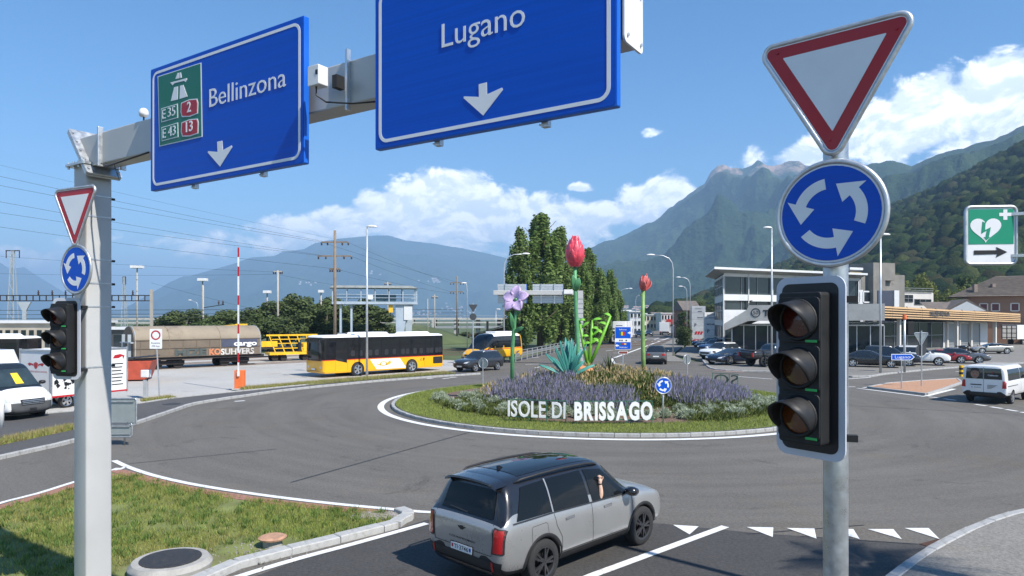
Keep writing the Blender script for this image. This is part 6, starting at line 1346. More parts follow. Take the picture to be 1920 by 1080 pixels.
# tulip
b0=base_on(1085,36.5);tu=thing('tulip_sculpture','tall red tulip bud sculpture on a green stem','sculpture',b0);top=P(1078,500,36.5)-b0
pts=[Vector((0,0,0)),P(1083,640,36.5)-b0,P(1079,560,36.5)-b0,top];MB().tube([pts[0].lerp(pts[1],t) for t in (0,.5)]+[pts[1].lerp(pts[2],t) for t in (0,.5)]+[pts[2].lerp(pts[3],t) for t in (0,1)],[.13,.12,.12,.11,.1,.09],12).build('stem',m_stem,tu,smooth=True)
Hb,Wb=1.62,.5
def bud_r(u):return Wb*(math.sin(math.pi*(u*.86+.10))**.75)*(1-.25*u)
MB().lathe([(max(.02,bud_r(u)*.93),top.z+Hb*u) for u in np.linspace(0,1,12)],20,0,Matrix.Translation((top.x,top.y,0))).build('bud_core',m_petal,tu,smooth=True)
for row,(u0,u1,n) in enumerate(((.0,.38,7),(.12,.55,8),(.28,.72,8),(.45,.90,7),(.58,1.02,5))):
    for k in range(n):
        a=2*math.pi*(k+.5*(row % 2))/n;V=[];nu,nv=6,4;half=math.pi/n*1.15
        for i in range(nu+1):
            u=u0+(u1-u0)*i/nu;sh=math.sin(math.pi*min(1,(i/nu)*.75+.25))**.8 if i else .9
            for j in range(nv+1):
                v=(j/nv*2-1);aa=a+v*half*sh;r=bud_r(min(1,u))*(1.0+.05*(5-row)/5)+.035*(1-v*v)+.05*(i/nu)**3;V.append((top.x+r*math.cos(aa),top.y+r*math.sin(aa),top.z+Hb*min(u,1.02)))
        MB().add(V,[(i*(nv+1)+j,i*(nv+1)+j+1,(i+1)*(nv+1)+j+1,(i+1)*(nv+1)+j) for i in range(nu) for j in range(nv)]).build('petal',m_petal,tu,smooth=True)
for px,py,tx,ty in ((1079,545,1074,515),(1080,545,1086,520)):shell(tu,'leaf',m_stem,P(px,py,36.4)-b0,P(tx,ty,36.2)-b0,.35,.08,(0,-1,0))
# lilac flower
b1=base_on(960,33);fl_=thing('lilac_flower_sculpture','lilac five petal flower sculpture on a green stem','sculpture',b1);c1=P(967,562,33)-b1
MB().tube([(0,0,0),P(961,650,33)-b1,P(965,600,33)-b1,P(972,570,32.8)-b1],[.11,.1,.09,.07],10).build('stem',m_stem,fl_,smooth=True)
fn=Vector((-.45,-.75,.35)).normalized();fx=fn.cross(UZ).normalized();fy=fx.cross(fn)
for k in range(5):
    a=R(90+72*k);d=fx*math.cos(a)+fy*math.sin(a);shell(fl_,'petal',m_lilac,c1+d*.06,c1+d*.72+fn*.08,.58,.10,fn,curl=-.12,thick=.08)
MB().lathe([(.02,-.08),(.1,-.04),(.1,.05),(.02,.1)],12,0,Matrix.Translation(c1)).build('flower_heart',m_stem,fl_,smooth=True)
for a_,b_ in (((963,620),(957,585)),((964,622),(982,613)),((968,590),(977,578))):shell(fl_,'leaf',m_stem,P(*a_,33)-b1,P(*b_,32.7)-b1,.22,.06,(0,-1,0))
# rose
b2=base_on(1207,38);ro=thing('rose_sculpture','red opening rose sculpture on a knotty pale green stem','sculpture',b2);t2=P(1206,545,38)-b2
MB().tube([(0,0,0),P(1206,660,38)-b2,P(1205,610,38)-b2,t2],[.13,.12,.11,.10],12).build('stem',m_stem2,ro,smooth=True)
for py,s_ in ((585,-1),(597,-1),(640,1),(555,-1)):q=P(1206,py,38)-b2;MB().tube([q,q+Vector((.2*s_,0,.1))],[.09,.02],8).build('thorn',m_stem2,ro)
for k in range(9):
    a=2.4*k;r=.1+.03*k;shell(ro,'petal',m_petal2,t2+Vector((.04*math.cos(a),.04*math.sin(a),-.02)),t2+Vector((.1+r*math.cos(a),r*math.sin(a),.95-.05*k)),.42,.10,(math.cos(a),math.sin(a),.2),thick=.04)
# agave, yucca, lime cactus stems, orange stone
b3=base_on(1066,32.3);ag=thing('agave_sculpture','teal agave sculpture with long pointed leaves','sculpture',b3+Vector((0,0,.15)))
for tx,ty,w in ((1060,638,.26),(1072,640,.26),(1080,650,.24),(1050,645,.26),(1066,645,.28),(1040,655,.24),(1090,660,.2),(1022,668,.22),(1100,652,.14),(1010,690,.2),(1116,690,.2),(1035,675,.24),(1096,682,.22),(1085,668,.26),(1055,660,.3)):
    w*=.68;tp=P(tx,ty,32.3-RNG.uniform(-.5,.6))-b3;shell(ag,'leaf',m_agave,(0,0,.05),tp,w,.16 if tp.z>.6 else .35,(tp.x*.3,-.6,.5),n=8,mm_=3,curl=-.35)
b4=base_on(1142,33.8);yu=thing('yucca_plant','dark green spiky yucca beside the agave sculpture','plant',b4)
my=leafmat('yucca_leaf',(.055,.085,.03),.4)
for k in range(46):
    a=RNG.uniform(0,6.28);e=RNG.uniform(.15,1.45);L=RNG.uniform(.7,1.05);tp=Vector((math.cos(a)*math.cos(e),math.sin(a)*math.cos(e),math.sin(e)))*L;o_=MB().add([(-.02*math.sin(a),.02*math.cos(a),.1),(.02*math.sin(a),-.02*math.cos(a),.1),(tp*.55+Vector((.02*math.sin(a),-.02*math.cos(a),.16))),(tp*.55+Vector((-.02*math.sin(a),.02*math.cos(a),.16))),tp+Vector((0,0,.1))],[(0,1,2,3),(3,2,4)]).build('leaf',my,yu)
b5=base_on(1103,37.2);cs_=thing('cactus_sculpture','lime green branching plant sculpture with curled leaves','sculpture',b5)
for path in ([(1103,690),(1108,640),(1111,600)],[(1103,690),(1125,645),(1145,592)],[(1103,690),(1092,640),(1086,600)],[(1103,690),(1103,672)]):
    pp=[P(x,y,37.2)-b5 for x,y in path];MB().tube([pp[0]]+[pp[0].lerp(pp[-1],.5)*.5+pp[len(pp)//2]*.5]+[pp[-1]],[.16 if len(path)==2 else .10,.09,.06],10).build('branch',m_lime,cs_,smooth=True)
    if len(path)>2:
        for k in range(4):
            u=.5+.5*k/3;q=pp[0].lerp(pp[-1],u);s_=1 if (k+len(cs_.children)) % 2 else-1;shell(cs_,'leaf',m_lime,q,q+Vector((.42*s_+RNG.uniform(-.1,.1),-.1*s_,RNG.uniform(-.05,.35))),.26,.06,(0,-.5,.8),n=5,mm_=3)
p=base_on(1092,34);rk_=MB();bm=bmesh.new();bmesh.ops.create_icosphere(bm,subdivisions=2,radius=.5)
for v in bm.verts:v.co*=random.uniform(.85,1.15);v.co.z*=.45
me=bpy.data.meshes.new('stone');bm.to_mesh(me);bm.free();me.materials.append(mat('orange_stone',(.62,.24,.09),.7,0,.2,5));st_=link('orange_stone',me);st_.location=p+Vector((0,0,.15));tag(st_,'orange painted stone at the foot of the agave','stone')
# ---- things on the near island: concrete ring with cover, stump, gravel
c=Vector((-5.62,11.42,.0));mh=thing('manhole','pale concrete manhole ring with a black cover in the grass','manhole',c);MB().lathe([(.62,-.02),(.64,.12),(.58,.2),(.40,.205),(.40,.15)],36,caps=False).build('concrete_ring',mat('pale_concrete',(.34,.33,.305),.85,0,.2,5,bump=.3,bs=40,dirt=((.36,.34,.3),4,.6)),mh,angle=40);MB().lathe([(.47,.19),(.47,.216),(.40,.22),(.02,.222)],32).build('cover',m_iron,mh)
c=Vector((-4.35,12.6,.02));sp_=thing('pipe_stub','low round concrete stub with a rusty clay lid in the grass','stub',c);MB().lathe([(.17,0),(.165,.12),(.15,.14)],20).build('concrete_stub',MATS['pale_concrete'],sp_,smooth=False);MB().lathe([(.24,.14),(.25,.17),(.2,.19),(.02,.195)],22).build('clay_lid',mat('clay_lid',(.42,.24,.15),.8,0,.25,9),sp_)
gn=900;gp_=np.stack([RNG.normal(-2.75,.22,gn),RNG.normal(14.55,.13,gn),np.full(gn,.03)],-1);gp_=gp_[in_poly(gp_,isl_poly)]
bm=bmesh.new();bmesh.ops.create_icosphere(bm,subdivisions=1,radius=1);gv=np.array([v.co[:] for v in bm.verts]);gf=np.array([[v.index for v in f.verts] for f in bm.faces]);bm.free()
def pebbles(name,pos,s,m,label):
    V=[gv*RNG.uniform(.6,1.3,3)*s*RNG.uniform(.6,1.4)+p for p in pos];Fc=[gf+i*len(gv) for i in range(len(pos))];tag(link(name,np_mesh(name,np.concatenate(V),np.concatenate(Fc),m)),label,'gravel',kind='stuff')
pebbles('gravel',gp_,.022,mat('grey_gravel',(.24,.225,.205),.9,0,.45,12),'grey gravel filling the tip of the near island')
r2=np.stack([RNG.normal(-4.6,.35,160),RNG.normal(12.2,.3,160),np.full(160,.025)],-1);pebbles('gravel',r2,.016,MATS['grey_gravel'],'loose stones round the clay lid in the grass')
# taller weeds and clover in the near lawn
sel=RNG.choice(len(lp_),420);wd=np.repeat(lp_[sel],22,0);wd[:,:2]+=RNG.normal(0,.05,(len(wd),2));tag(link('lawn_weeds',blades('lawn_weeds',wd,.12,.022,leafmat('weed_leaf',(.14,.22,.05),.5),RNG,1.1)),'taller weed tufts scattered in the near lawn','weeds',kind='stuff')
# palm just outside the picture at the right; its fronds streak the pavement with shade
def palm():
    o=thing('palm_tree','palm beyond the right edge casting frond shadows on the pavement','tree',(10.2,8.0,.1));MB().tube([(0,0,0),(.1,0,3),(0,0,6)],[.22,.17,.15],10).build('trunk',m_core,o);V=[]
    for k in range(22):
        a=k*2.4;e=RNG.uniform(-.1,.9);L=RNG.uniform(1.5,2.1);d=Vector((math.cos(a),math.sin(a),0))
        for i in range(26):
            u=(i+3)/29;c=d*L*u*math.cos(e)+UZ*(6+L*(u*math.sin(e)-.45*u*u));sd_=Vector((-d.y,d.x,0))
            for s_ in (-1,1):t=c+sd_*s_*.42*math.sin(math.pi*min(1,u+.08))+d*.18-UZ*.1;V+=[c,c+d*.035,t]
    link('crown',np_mesh('crown',np.array([v[:] for v in V]),np.arange(len(V)).reshape(-1,3),leafmat('palm_leaf',(.07,.12,.04),.4)),o)
palm()
# ================================================================ trees
m_bark=mat('bark',(.11,.085,.06),.9,0,.35,3,bump=.8,bs=12);m_leafp=leafmat('poplar_leaf',(.18,.26,.075),.55,.55,.42);m_leafd=leafmat('dark_leaf',(.085,.115,.036),.5,.7,.25);m_leafb=leafmat('broad_leaf',(.07,.10,.03),.5,.7,.25);m_leafy=leafmat('yellow_leaf',(.15,.17,.04),.45,.7,.3)
def leaf_cloud(centers,radii,n,size,rng,up=0.):
    """leaf-sized quads spread through clumps: centers (k,3), radii (k,3)"""
    k=len(centers);w=radii.prod(1)**.66;idx=rng.choice(k,n,p=w/w.sum());d=rng.normal(0,1,(n,3));d/=np.linalg.norm(d,axis=1)[:,None];r=rng.random(n)**.38
    p=centers[idx]+d*radii[idx]*r[:,None];nr=d+rng.normal(0,.55,(n,3))+np.array([0,0,up]);nr/=np.linalg.norm(nr,axis=1)[:,None];t=np.cross(nr,rng.normal(0,1,(n,3)));t/=np.linalg.norm(t,axis=1)[:,None];b=np.cross(nr,t);s_=size*rng.uniform(.6,1.35,n)[:,None]
    return np.stack([p-t*s_*.5,p-b*s_*.32,p+t*s_*.5,p+b*s_*.32],1).reshape(-1,3)
def poplar_meshes(seed,H,W,n=17000):
    rg=np.random.default_rng(seed);C=[];Rr=[]
    for i in range(120):
        z=rg.uniform(.07,.97)**.9*H;env=W/2*(min(1,(z/H)/.18)**.7)*(1-max(0,(z/H-.45)/.57)**1.7);a=rg.uniform(0,6.28);r=env*rg.uniform(.25,.86);C.append((r*math.cos(a),r*math.sin(a),z));q=rg.uniform(.26,.5)*(W/5);Rr.append((q,q,q*rg.uniform(3.2,5.2)*min(1,(H-z)/3+.35)))
    v=leaf_cloud(np.array(C),np.array(Rr),n,.33,rg);f=np.arange(len(v)).reshape(-1,4);crown=np_mesh('crown',v,f,m_leafp)
    t=MB();t.tube([(0,0,-.2),(.05,0,H*.3),(0,.05,H*.6),(0,0,H*.93)],[.035*W+.12,.03*W+.08,.1,.03],8)
    for i in range(16):z=H*(.08+.05*i);a=i*2.4;t.tube([(0,0,z),(W*.28*math.cos(a),W*.28*math.sin(a),z+H*.12)],[.07,.02],5)
    return crown,t.mesh('trunk',m_bark,True)
def broad_meshes(seed,H,W,n,ml,size=.42):
    rg=np.random.default_rng(seed);C=[];Rr=[]
    for i in range(30):
        a=rg.uniform(0,6.28);u=rg.uniform(-1,1);r=rg.random()**.5;z=H*(.56+.36*u*r);e=math.sqrt(max(0,1-(u*r)**2));C.append((W*.38*r*e*math.cos(a),W*.38*r*e*math.sin(a),z));q=rg.uniform(.10,.19)*W;Rr.append((q,q,q*rg.uniform(.6,.95)))
    v=leaf_cloud(np.array(C),np.array(Rr),n,size,rg,.3);crown=np_mesh('crown',v,np.arange(len(v)).reshape(-1,4),ml)
    t=MB();t.tube([(0,0,-.2),(.1,0,H*.25),(0,.1,H*.5),(.1,0,H*.75)],[.05*W*.6+.1,.16,.12,.04],8)
    for i in range(7):a=i*2.4;z=H*(.25+.05*i);t.tube([(0,0,z),(W*.2*math.cos(a),W*.2*math.sin(a),z+H*.15),(W*.34*math.cos(a),W*.34*math.sin(a),z+H*.22)],[.1,.06,.02],5)
    return crown,t.mesh('trunk',m_bark,True)
def tree(name,label,loc,meshes,rz,sc,group,sz=None):
    o=thing(name,label,'tree',loc,rz,group);link('crown',meshes[0],o);link('trunk',meshes[1],o);o.scale=(sc,sc,sz or sc);return o
pop=[poplar_meshes(i+1,17.,4.6) for i in range(3)]
for i,(px,d,top,w,lb) in enumerate(((974,88,428,4.6,'slim poplar at the left end of the poplar row behind the lilac flower'),(1013,92,403,8.0,'tallest and broadest poplar of the row'),(1048,98,428,6.2,'poplar between the tallest one and the tulip bud'),(1080,101,455,5.4,'poplar directly behind the tulip stem'),(1103,106,468,6.0,'poplar just right of the tulip bud'),(1126,112,508,4.6,'dark slim poplar second from the right end of the row'),(1144,118,506,4.4,'dark slim poplar near the right end of the row'),(1157,126,543,4.0,'lowest poplar at the right end of the row'))):
    h=EYE+(HY-top)/F*d;tree('poplar_tree',lb,((px-HX)/F*d,d,0),pop[i % 3],i*1.3,w/4.6,'poplars along the far road',h/17.)
bro=[broad_meshes(20+i,9.,8.,7500,(m_leafd,m_leafb,m_leafd)[i]) for i in range(3)]
left_trees=[(300,608,95,7),(322,596,100,6),(352,584,98,8),(385,600,96,7),(418,592,94,8),(446,582,96,8),(478,566,99,8),(505,588,92,7),(540,556,100,8),(560,584,92,8),(585,553,102,9),(612,575,94,8),(640,552,104,9),(668,556,104,8),(696,580,102,8),(655,598,92,6),(245,612,120,7)]
for i,(px,py,d,w) in enumerate(left_trees):
    h=EYE+(HY-py+8)/F*d;w*=1.15
    tree('yard_tree','%s bushy green tree from the left in the wood behind the rail yard' % ('first second third fourth fifth sixth seventh eighth ninth tenth eleventh twelfth thirteenth fourteenth fifteenth sixteenth seventeenth'.split()[sorted(left_trees).index(left_trees[i])]),((px-HX)/F*d,d,-.1),bro[i % 3],i*1.7,w/8.,'trees behind the rail yard',h/9.)
brt=[broad_meshes(40+i,9.,8.,4200,(m_leafb,m_leafy)[i]) for i in range(2)]
for px,py,d,w,k,lb in ((1722,508,150,9,1,'yellowish tree behind the concrete block'),(1700,530,140,8,0,'green tree beside the concrete block'),(1790,535,145,9,1,'light green tree behind the small gabled roof'),(1830,508,160,11,0,'large dark tree above the brown house roof'),(1880,512,165,11,0,'dark tree at the edge above the brown house'),(1295,575,150,8,0,'dark tree behind the grey pylon sign'),(1316,560,160,8,0,'tree rising behind the white pylon sign'),(1278,590,170,7,0,'low tree beside the far road'),(878,622,150,7,0,'small tree under the viaduct'),(920,626,155,6,0,'small tree between viaduct and poplars'),(800,626,150,6,0,'small tree under the viaduct left of the wooden shed')):
    h=EYE+(HY-py)/F*d;tree('broadleaf_tree',lb,((px-HX)/F*d,d,0),brt[k],px*.1,w/8.,None,h/9.)
hg=thing('hedge','dark clipped hedge beside the grey pylon sign','hedge',P(1290,660,105));hg.location.z=0;v=leaf_cloud(np.array([(0.,i*.8,.2+.7*j) for i in range(8) for j in range(4)]),np.full((32,3),.75),4200,.22,RNG);link('foliage',np_mesh('foliage',v,np.arange(len(v)).reshape(-1,4),m_leafd),hg)
# grassy bank behind the bus
structure(MB().lathe([(16,0),(13,1.0),(9,2.3),(5,3.2),(.1,3.5)],32,0,Matrix.Translation((-22,128,-.1)),caps=False).build('grass_bank',m_soil,smooth=True))
# ================================================================ buildings
m_wpan=mat('white_cladding',(.66,.67,.67),.5,.1,.04,1);m_wall=mat('pale_render',(.62,.60,.56),.8,0,.08,.6);m_gls=mat('facade_glass',(.02,.03,.035),.05,0,.5,.25,spec=.7,rvar=0);m_roofm=mat('roof_sheet',(.30,.31,.29),.55,.4,.1,.6);m_mull=mat('window_frame_grey',(.35,.36,.36),.45,.5,.06);m_rawc=mat('raw_concrete',(.21,.20,.18),.9,0,.2,.5,bump=.2,bs=8,dirt=((.14,.13,.12),.5,.7));m_wood=mat('larch_slat',(.62,.41,.22),.7,0,.2,2.2,aniso=(1,8,8));m_soff=mat('soffit_dark',(.06,.055,.05),.8)
def frame_of(A,B):
    A,B=Vector(A),Vector(B);A.z=B.z=0;u=(B-A).normalized();return A,u,Vector((u.y,-u.x,0)),(B-A).length
def fbox(A,u,n,s0,s1,d0,d1,z0,z1,M_=None):
    """box between distances s along the front and d outward"""
    mb=M_ or MB();vs=[A+u*s+n*d+UZ*z for z in (z0,z1) for d in (d1,d0) for s in (s0,s1)]
    return mb.add(vs,[(0,2,3,1),(4,5,7,6),(0,1,5,4),(2,6,7,3),(0,4,6,2),(1,3,7,5)])
def window(par,A,u,n,s0,s1,z0,z1,d=0.,nx=1,nz=1,gm=None,fm=None,t=.07,name='window'):
    w=fbox(A,u,n,s0,s1,d+.005,d+.02,z0,z1).build(name,gm or m_gls,par)
    for i in range(nx+1):
        s=s0+(s1-s0)*i/nx;fbox(A,u,n,s-t/2,s+t/2,d+.02,d+.10,z0,z1).build('mullion',fm or m_mull,w)
    for j in range(nz+1):
        z=z0+(z1-z0)*j/nz;fbox(A,u,n,s0+t/2,s1-t/2,d+.02,d+.09,z-t/2,z+t/2).build('transom',fm or m_mull,w)
    return w
# ---- car dealer: three storeys, overhanging roof
A,u,n,L=frame_of(P(1357,660,80),P(1612,660,90));dz=thing('dealer_building','three storey glass and white panel car dealer with overhanging grey roof','building');n=-Vector((.2,.98,0))
fbox(A,u,n,0,L,-12,-.3,0,9.3).build('core',m_wpan,dz);O0=Vector((0,0,0))
for k,(z0,z1) in enumerate(((.2,3.6),(5.2,6.0),(7.0,9.1))):window(dz,A,u,n,.2,L-.2,z0,z1 if k !=1 else 6.3,-.3,9,1 if k !=0 else 2)
for z0,z1 in ((3.6,5.2),(6.3,7.0),(9.1,9.5)):
    for i in range(6):fbox(A,u,n,L/6*i+.03,L/6*(i+1)-.03,-.3,.05,z0,z1).build('cladding_panel',m_wpan,dz)
for i in range(7):fbox(A,u,n,L/6*i-.06,L/6*i+.06,.06,.14,0,9.3).build('column',m_wpan,dz)
# left end wall
for k,(z0,z1) in enumerate(((.3,3.4),(4.0,6.2),(7.0,9.0))):window(dz,A-n*0,-n,-u,.6,11.4,z0,z1,0.,5,2,fm=m_wpan)
rf=MB();e=.0;vs=[A+u*s+n*d+UZ*z for s,d,z in ((-1.6,2.2,9.75),(L+.5,2.2,9.75),(L+.5,-13,9.75),(-1.6,-13,9.75),(-.2,.8,10.0),(L+.5,.8,10.0),(L+.5,-11.5,10.9),(-.2,-11.5,10.9),(0,-.2,9.4),(L,-.2,9.4),(L,-12,9.4),(0,-12,9.4))]
rf.add(vs,[(0,1,5,4),(1,2,6,5),(2,3,7,6),(3,0,4,7),(4,5,6,7),(1,0,8,9),(2,1,9,10),(3,2,10,11),(0,3,11,8)]);rf_o=rf.build('roof',m_roofm,dz)
fbox(A,u,n,-1.65,L+.5,2.2,2.3,9.70,9.95).build('roof_edge',m_wpan,rf_o);fbox(A,u,n,4.2,8.2,.05,1.1,6.2,6.4).build('balcony',m_wpan,dz)
t=MB();letters(t,'LOTUS',A+u*1.7+n*.12+UZ*4.15,u,UZ,.35,1.4,.02);t.build('window_lettering',mat('green_print',(.06,.22,.1),.5),dz)
# ---- low wing with slab fascia and name
A2,u2,n2,L2=frame_of(P(1362,660,73),P(1470,660,70.5));n2=-n2 if n2.y>0 else n2;wg=thing('showroom_wing','low glass showroom wing under a concrete fascia with black letters','building')
fbox(A2,u2,n2,.4,L2+9,-8,-.6,0,3.6).build('core',m_wpan,wg);window(wg,A2,u2,n2,.5,L2+9,.2,3.5,-.6,12,1,fm=m_wpan)
fb_=MB();fb_.add([A2+u2*s+n2*d+UZ*z for d in (1.,-8) for s,z in ((0,2.95),(2.3,3.95),(L2+9,4.0),(L2+9,5.6),(2.35,5.55),(2.2,5.1),(0,3.7))],[tuple(range(7)),tuple(range(13,6,-1))]+[(i,i+7,(i+1) % 7+7,(i+1) % 7) for i in range(7)]);fb_.build('fascia',mat('fascia_concrete',(.46,.45,.42),.85,0,.12,.8,dirt=((.3,.29,.26),1.5,.5)),wg)
t=MB();letters(t,'TARCISIO PASTA',A2+u2*3.75+n2*1.03+UZ*4.45,u2,UZ,.62,7.,.03);t.build('fascia_lettering',m_black,wg);t=MB();t.ringprism(circle(.46,24),circle(.38,24),A2+u2*3.05+n2*1.03+UZ*4.78,u2,UZ,-n2*.02);t.build('laurel_ring',m_black,wg);t=MB();letters(t,'50',A2+u2*3.05+n2*1.04+UZ*4.62,u2,UZ,.34,.5,.01,center=True);t.build('anniversary_lettering',m_black,wg)
# ---- timber-slat canopy building
Ac,Bc=P(1578,655,80),P(1912,650,104);A,u,n,L=frame_of(Ac,Bc);n=-n if n.y>0 else n;cy=thing('slat_showroom','long glass showroom under a timber slat canopy with raised letters','building')
def ztop(s):return 5.95-1.0*s/L
def zbot(s):return 4.35-.75*s/L
fbox(A,u,n,0,L-4,-12,-2.6,0,3.75).build('core',m_wpan,cy)
window(cy,A,u,n,0,L*.62,.15,3.7,-2.6,9,2)
for i in range(3):
    s0=L*.64+i*3.4;w_=window(cy,A,u,n,s0+.3,s0+2.9,.1,3.4,-2.6,1,6,name='roller_door',gm=m_mull);fbox(A,u,n,s0-.2,s0+.2,-2.6,-2.3,0,3.8).build('pillar',m_wall,cy)
for s in (L*.30,L*.62,L-6):fbox(A,u,n,s-.16,s+.16,-1.0,-.6,0,zbot(s)).build('pillar',m_wall,cy)
bk=MB();vs=[A+u*s+n*d+UZ*z for s in (0,L) for d,z in ((-.12,zbot(s)),(-.12,ztop(s)-.05),(-12,ztop(s)-.05),(-12,zbot(s)))];bk.add(vs,[(0,4,5,1),(1,5,6,2),(3,2,6,7),(0,3,7,4),(0,1,2,3),(4,7,6,5)]);bk.build('canopy_box',m_soff,cy)
nb=13
for i in range(nb):
    s0,s1=L*i/nb,L*(i+1)/nb
    for k in range(5):
        f=(k+.5)/5;b=MB();a_=A+u*(s0+.02)+n*(.06+.02*(k % 2))+UZ*(zbot(s0)+(ztop(s0)-zbot(s0))*f);c_=A+u*(s1-.02)+n*(.06+.02*(k % 2))+UZ*(zbot(s1)+(ztop(s1)-zbot(s1))*f);b.beam(a_,c_,.07,.14 if k<4 else .22);b.build('slat',m_wood,cy)
    b=MB();b.beam(A+u*s1+n*.0+UZ*zbot(s1),A+u*s1+n*.0+UZ*(ztop(s1)+.06),.08,.14);b.build('slat_bracket',m_soff,cy)
t=MB();sl=(P(1743,594,90)-A).dot(u);letters(t,'TARCISIO PASTA SA',A+u*sl+n*.22+UZ*(zbot(sl)+.48),u,UZ-u*0,.62,5.0,.02,-n*.06);t.build('canopy_lettering',mat('letter_steel',(.16,.15,.14),.5,.4),cy)
# ---- concrete block behind
A,u,n,L=frame_of(P(1588,640,118),P(1757,640,128));n=-n if n.y>0 else n;kz=lambda py,d=120:EYE+(HY-py)/F*d;cb_=thing('concrete_block','raw concrete building with stair tower and terrace behind the slat showroom','building');S=lambda px:(P(px,600,118+(px-1588)/169*10)-A).dot(u)
fbox(A,u,n,S(1614),S(1695),-9,0,0,kz(513)).build('main_wall',m_rawc,cb_);fbox(A,u,n,S(1625),S(1647),-6,1.2,0,kz(493)).build('stair_tower',m_rawc,cb_);fbox(A,u,n,S(1647.5),S(1669),-6,.8,kz(525),kz(492)).build('stair_tower',m_rawc,cb_)
fbox(A,u,n,S(1588),S(1613),-9,.5,0,kz(544)).build('white_bay',m_wpan,cb_);fbox(A,u,n,S(1588),S(1612),-3,.6,kz(507.5),kz(503)).build('roof_edge',m_wpan,cb_)
for s in (1592,1600,1610):fbox(A,u,n,S(s)-.05,S(s)+.05,.3,.4,kz(519),kz(511)).build('railing_post',m_mull,cb_)
fbox(A,u,n,S(1590),S(1611),.3,.4,kz(512.5),kz(511)).build('railing_bar',mat('brass_rail',(.5,.36,.14),.4,.5),cb_)
window(cb_,A,u,n,S(1613),S(1631),kz(567),kz(547),.5,1,1,fm=m_wpan,t=.25);window(cb_,A,u,n,S(1592),S(1606),kz(562),kz(549),.6,1,1)
fbox(A,u,n,S(1632),S(1660),.1,1.3,0,kz(545)).build('dark_annex',mat('navy_cladding',(.05,.06,.09),.6),cb_);fbox(A,u,n,S(1661),S(1670),.1,1.5,0,kz(544)).build('white_doorway',m_wpan,cb_)
fbox(A,u,n,S(1696),S(1755),-9,-.5,0,kz(546)).build('terrace_wing',m_wall,cb_);window(cb_,A,u,n,S(1718),S(1750),kz(570),kz(559),-.5,3,1);window(cb_,A,u,n,S(1697),S(1715),kz(565),kz(551),-.5,2,2)
for py in (538,542,545):fbox(A,u,n,S(1696),S(1752),-.3,-.25,kz(py),kz(py)+.08).build('railing_bar',m_mull,cb_)
# ---- brown house with hipped tile roof
A,u,n,L=frame_of(P(1818,640,118),P(1990,640,112));n=-n if n.y>0 else n;bh=thing('brown_house','brown rendered house with grey hipped tile roof and chimneys','house');zt_=kz(553,116)
fbox(A,u,n,0,L,-11,0,0,zt_).build('wall',mat('brown_render',(.26,.155,.105),.85,0,.08,.5),bh);m_tile=mat('roof_tile',(.15,.125,.105),.85,0,.3,1.2,bump=.6,bs=6,aniso=(1,1,3))
rf=MB();e=1.1;zr=zt_+3.4;vs=[A+u*s+n*d+UZ*z for s,d,z in ((-e-2.0,e,zt_-.2),(L+e,e,zt_-.2),(L+e,-11-e,zt_-.2),(-e-2.,-11-e,zt_-.2),(4.2,-5.5,zr),(L-3,-5.5,zr))];rf.add(vs,[(0,1,5,4),(1,2,5),(2,3,4,5),(3,0,4),(3,2,1,0)]);ro_=rf.build('roof',m_tile,bh)
for i in range(1,17):
    f=i/17;b=MB();b.beam(vs[0].lerp(vs[4],f)+UZ*.03,vs[1].lerp(vs[5],f)+UZ*.03,.16,.07);b.build('tile_course',m_tile,ro_)
for px,hgt in ((1828,529),(1862,528)):p=P(px,545,118);MB().box(p.x-.28,p.x+.28,p.y-.28,p.y+.28,zt_,kz(hgt+4,118)).build('chimney',mat('brick_chimney',(.24,.19,.16),.9,0,.2,4),ro_)
for px in (1843,1864,1898):
    s=(P(px+2,575,116.5)-A).dot(u);w=window(bh,A,u,n,s-.55,s+.55,kz(583,116),kz(569,116),.0,1,1,gm=mat('red_shutter',(.12,.04,.04),.6),fm=m_wall,t=.16)
gb_=thing('gabled_outbuilding','low outbuilding with a white gable and tiled roof beside the brown house','house');A,u,n,L=frame_of(P(1755,640,112),P(1845,640,110));n=-n if n.y>0 else n;zt2=kz(583,111)
fbox(A,u,n,0,L,-8,0,0,zt2).build('wall',m_wall,gb_);rf=MB();c0=L*.62;vs=[A+u*s+n*d+UZ*z for d in (.6,-8) for s,z in ((c0-3.2,zt2-.1),(c0+3.2,zt2-.1),(c0,zt2+1.9))];rf.add(vs,[(0,1,2),(3,5,4),(0,2,5,3),(1,4,5,2)]);rf.build('gable_roof',m_tile,gb_);rf=MB();vs=[A+u*s+n*d+UZ*z for s,d,z in ((-1,1,zt2-.1),(L,1,zt2-.1),(L,-6,zt2+1.6),(-1,-6,zt2+1.6))];rf.add(vs,[(0,1,2,3)]);rf.build('lean_to_roof',m_tile,gb_)
MB().prism([(-2.6,0),(2.6,0),(0,1.5)],A+u*c0+n*.62+UZ*zt2,u,UZ,-n*.02).build('gable_wall',m_wpan,gb_)
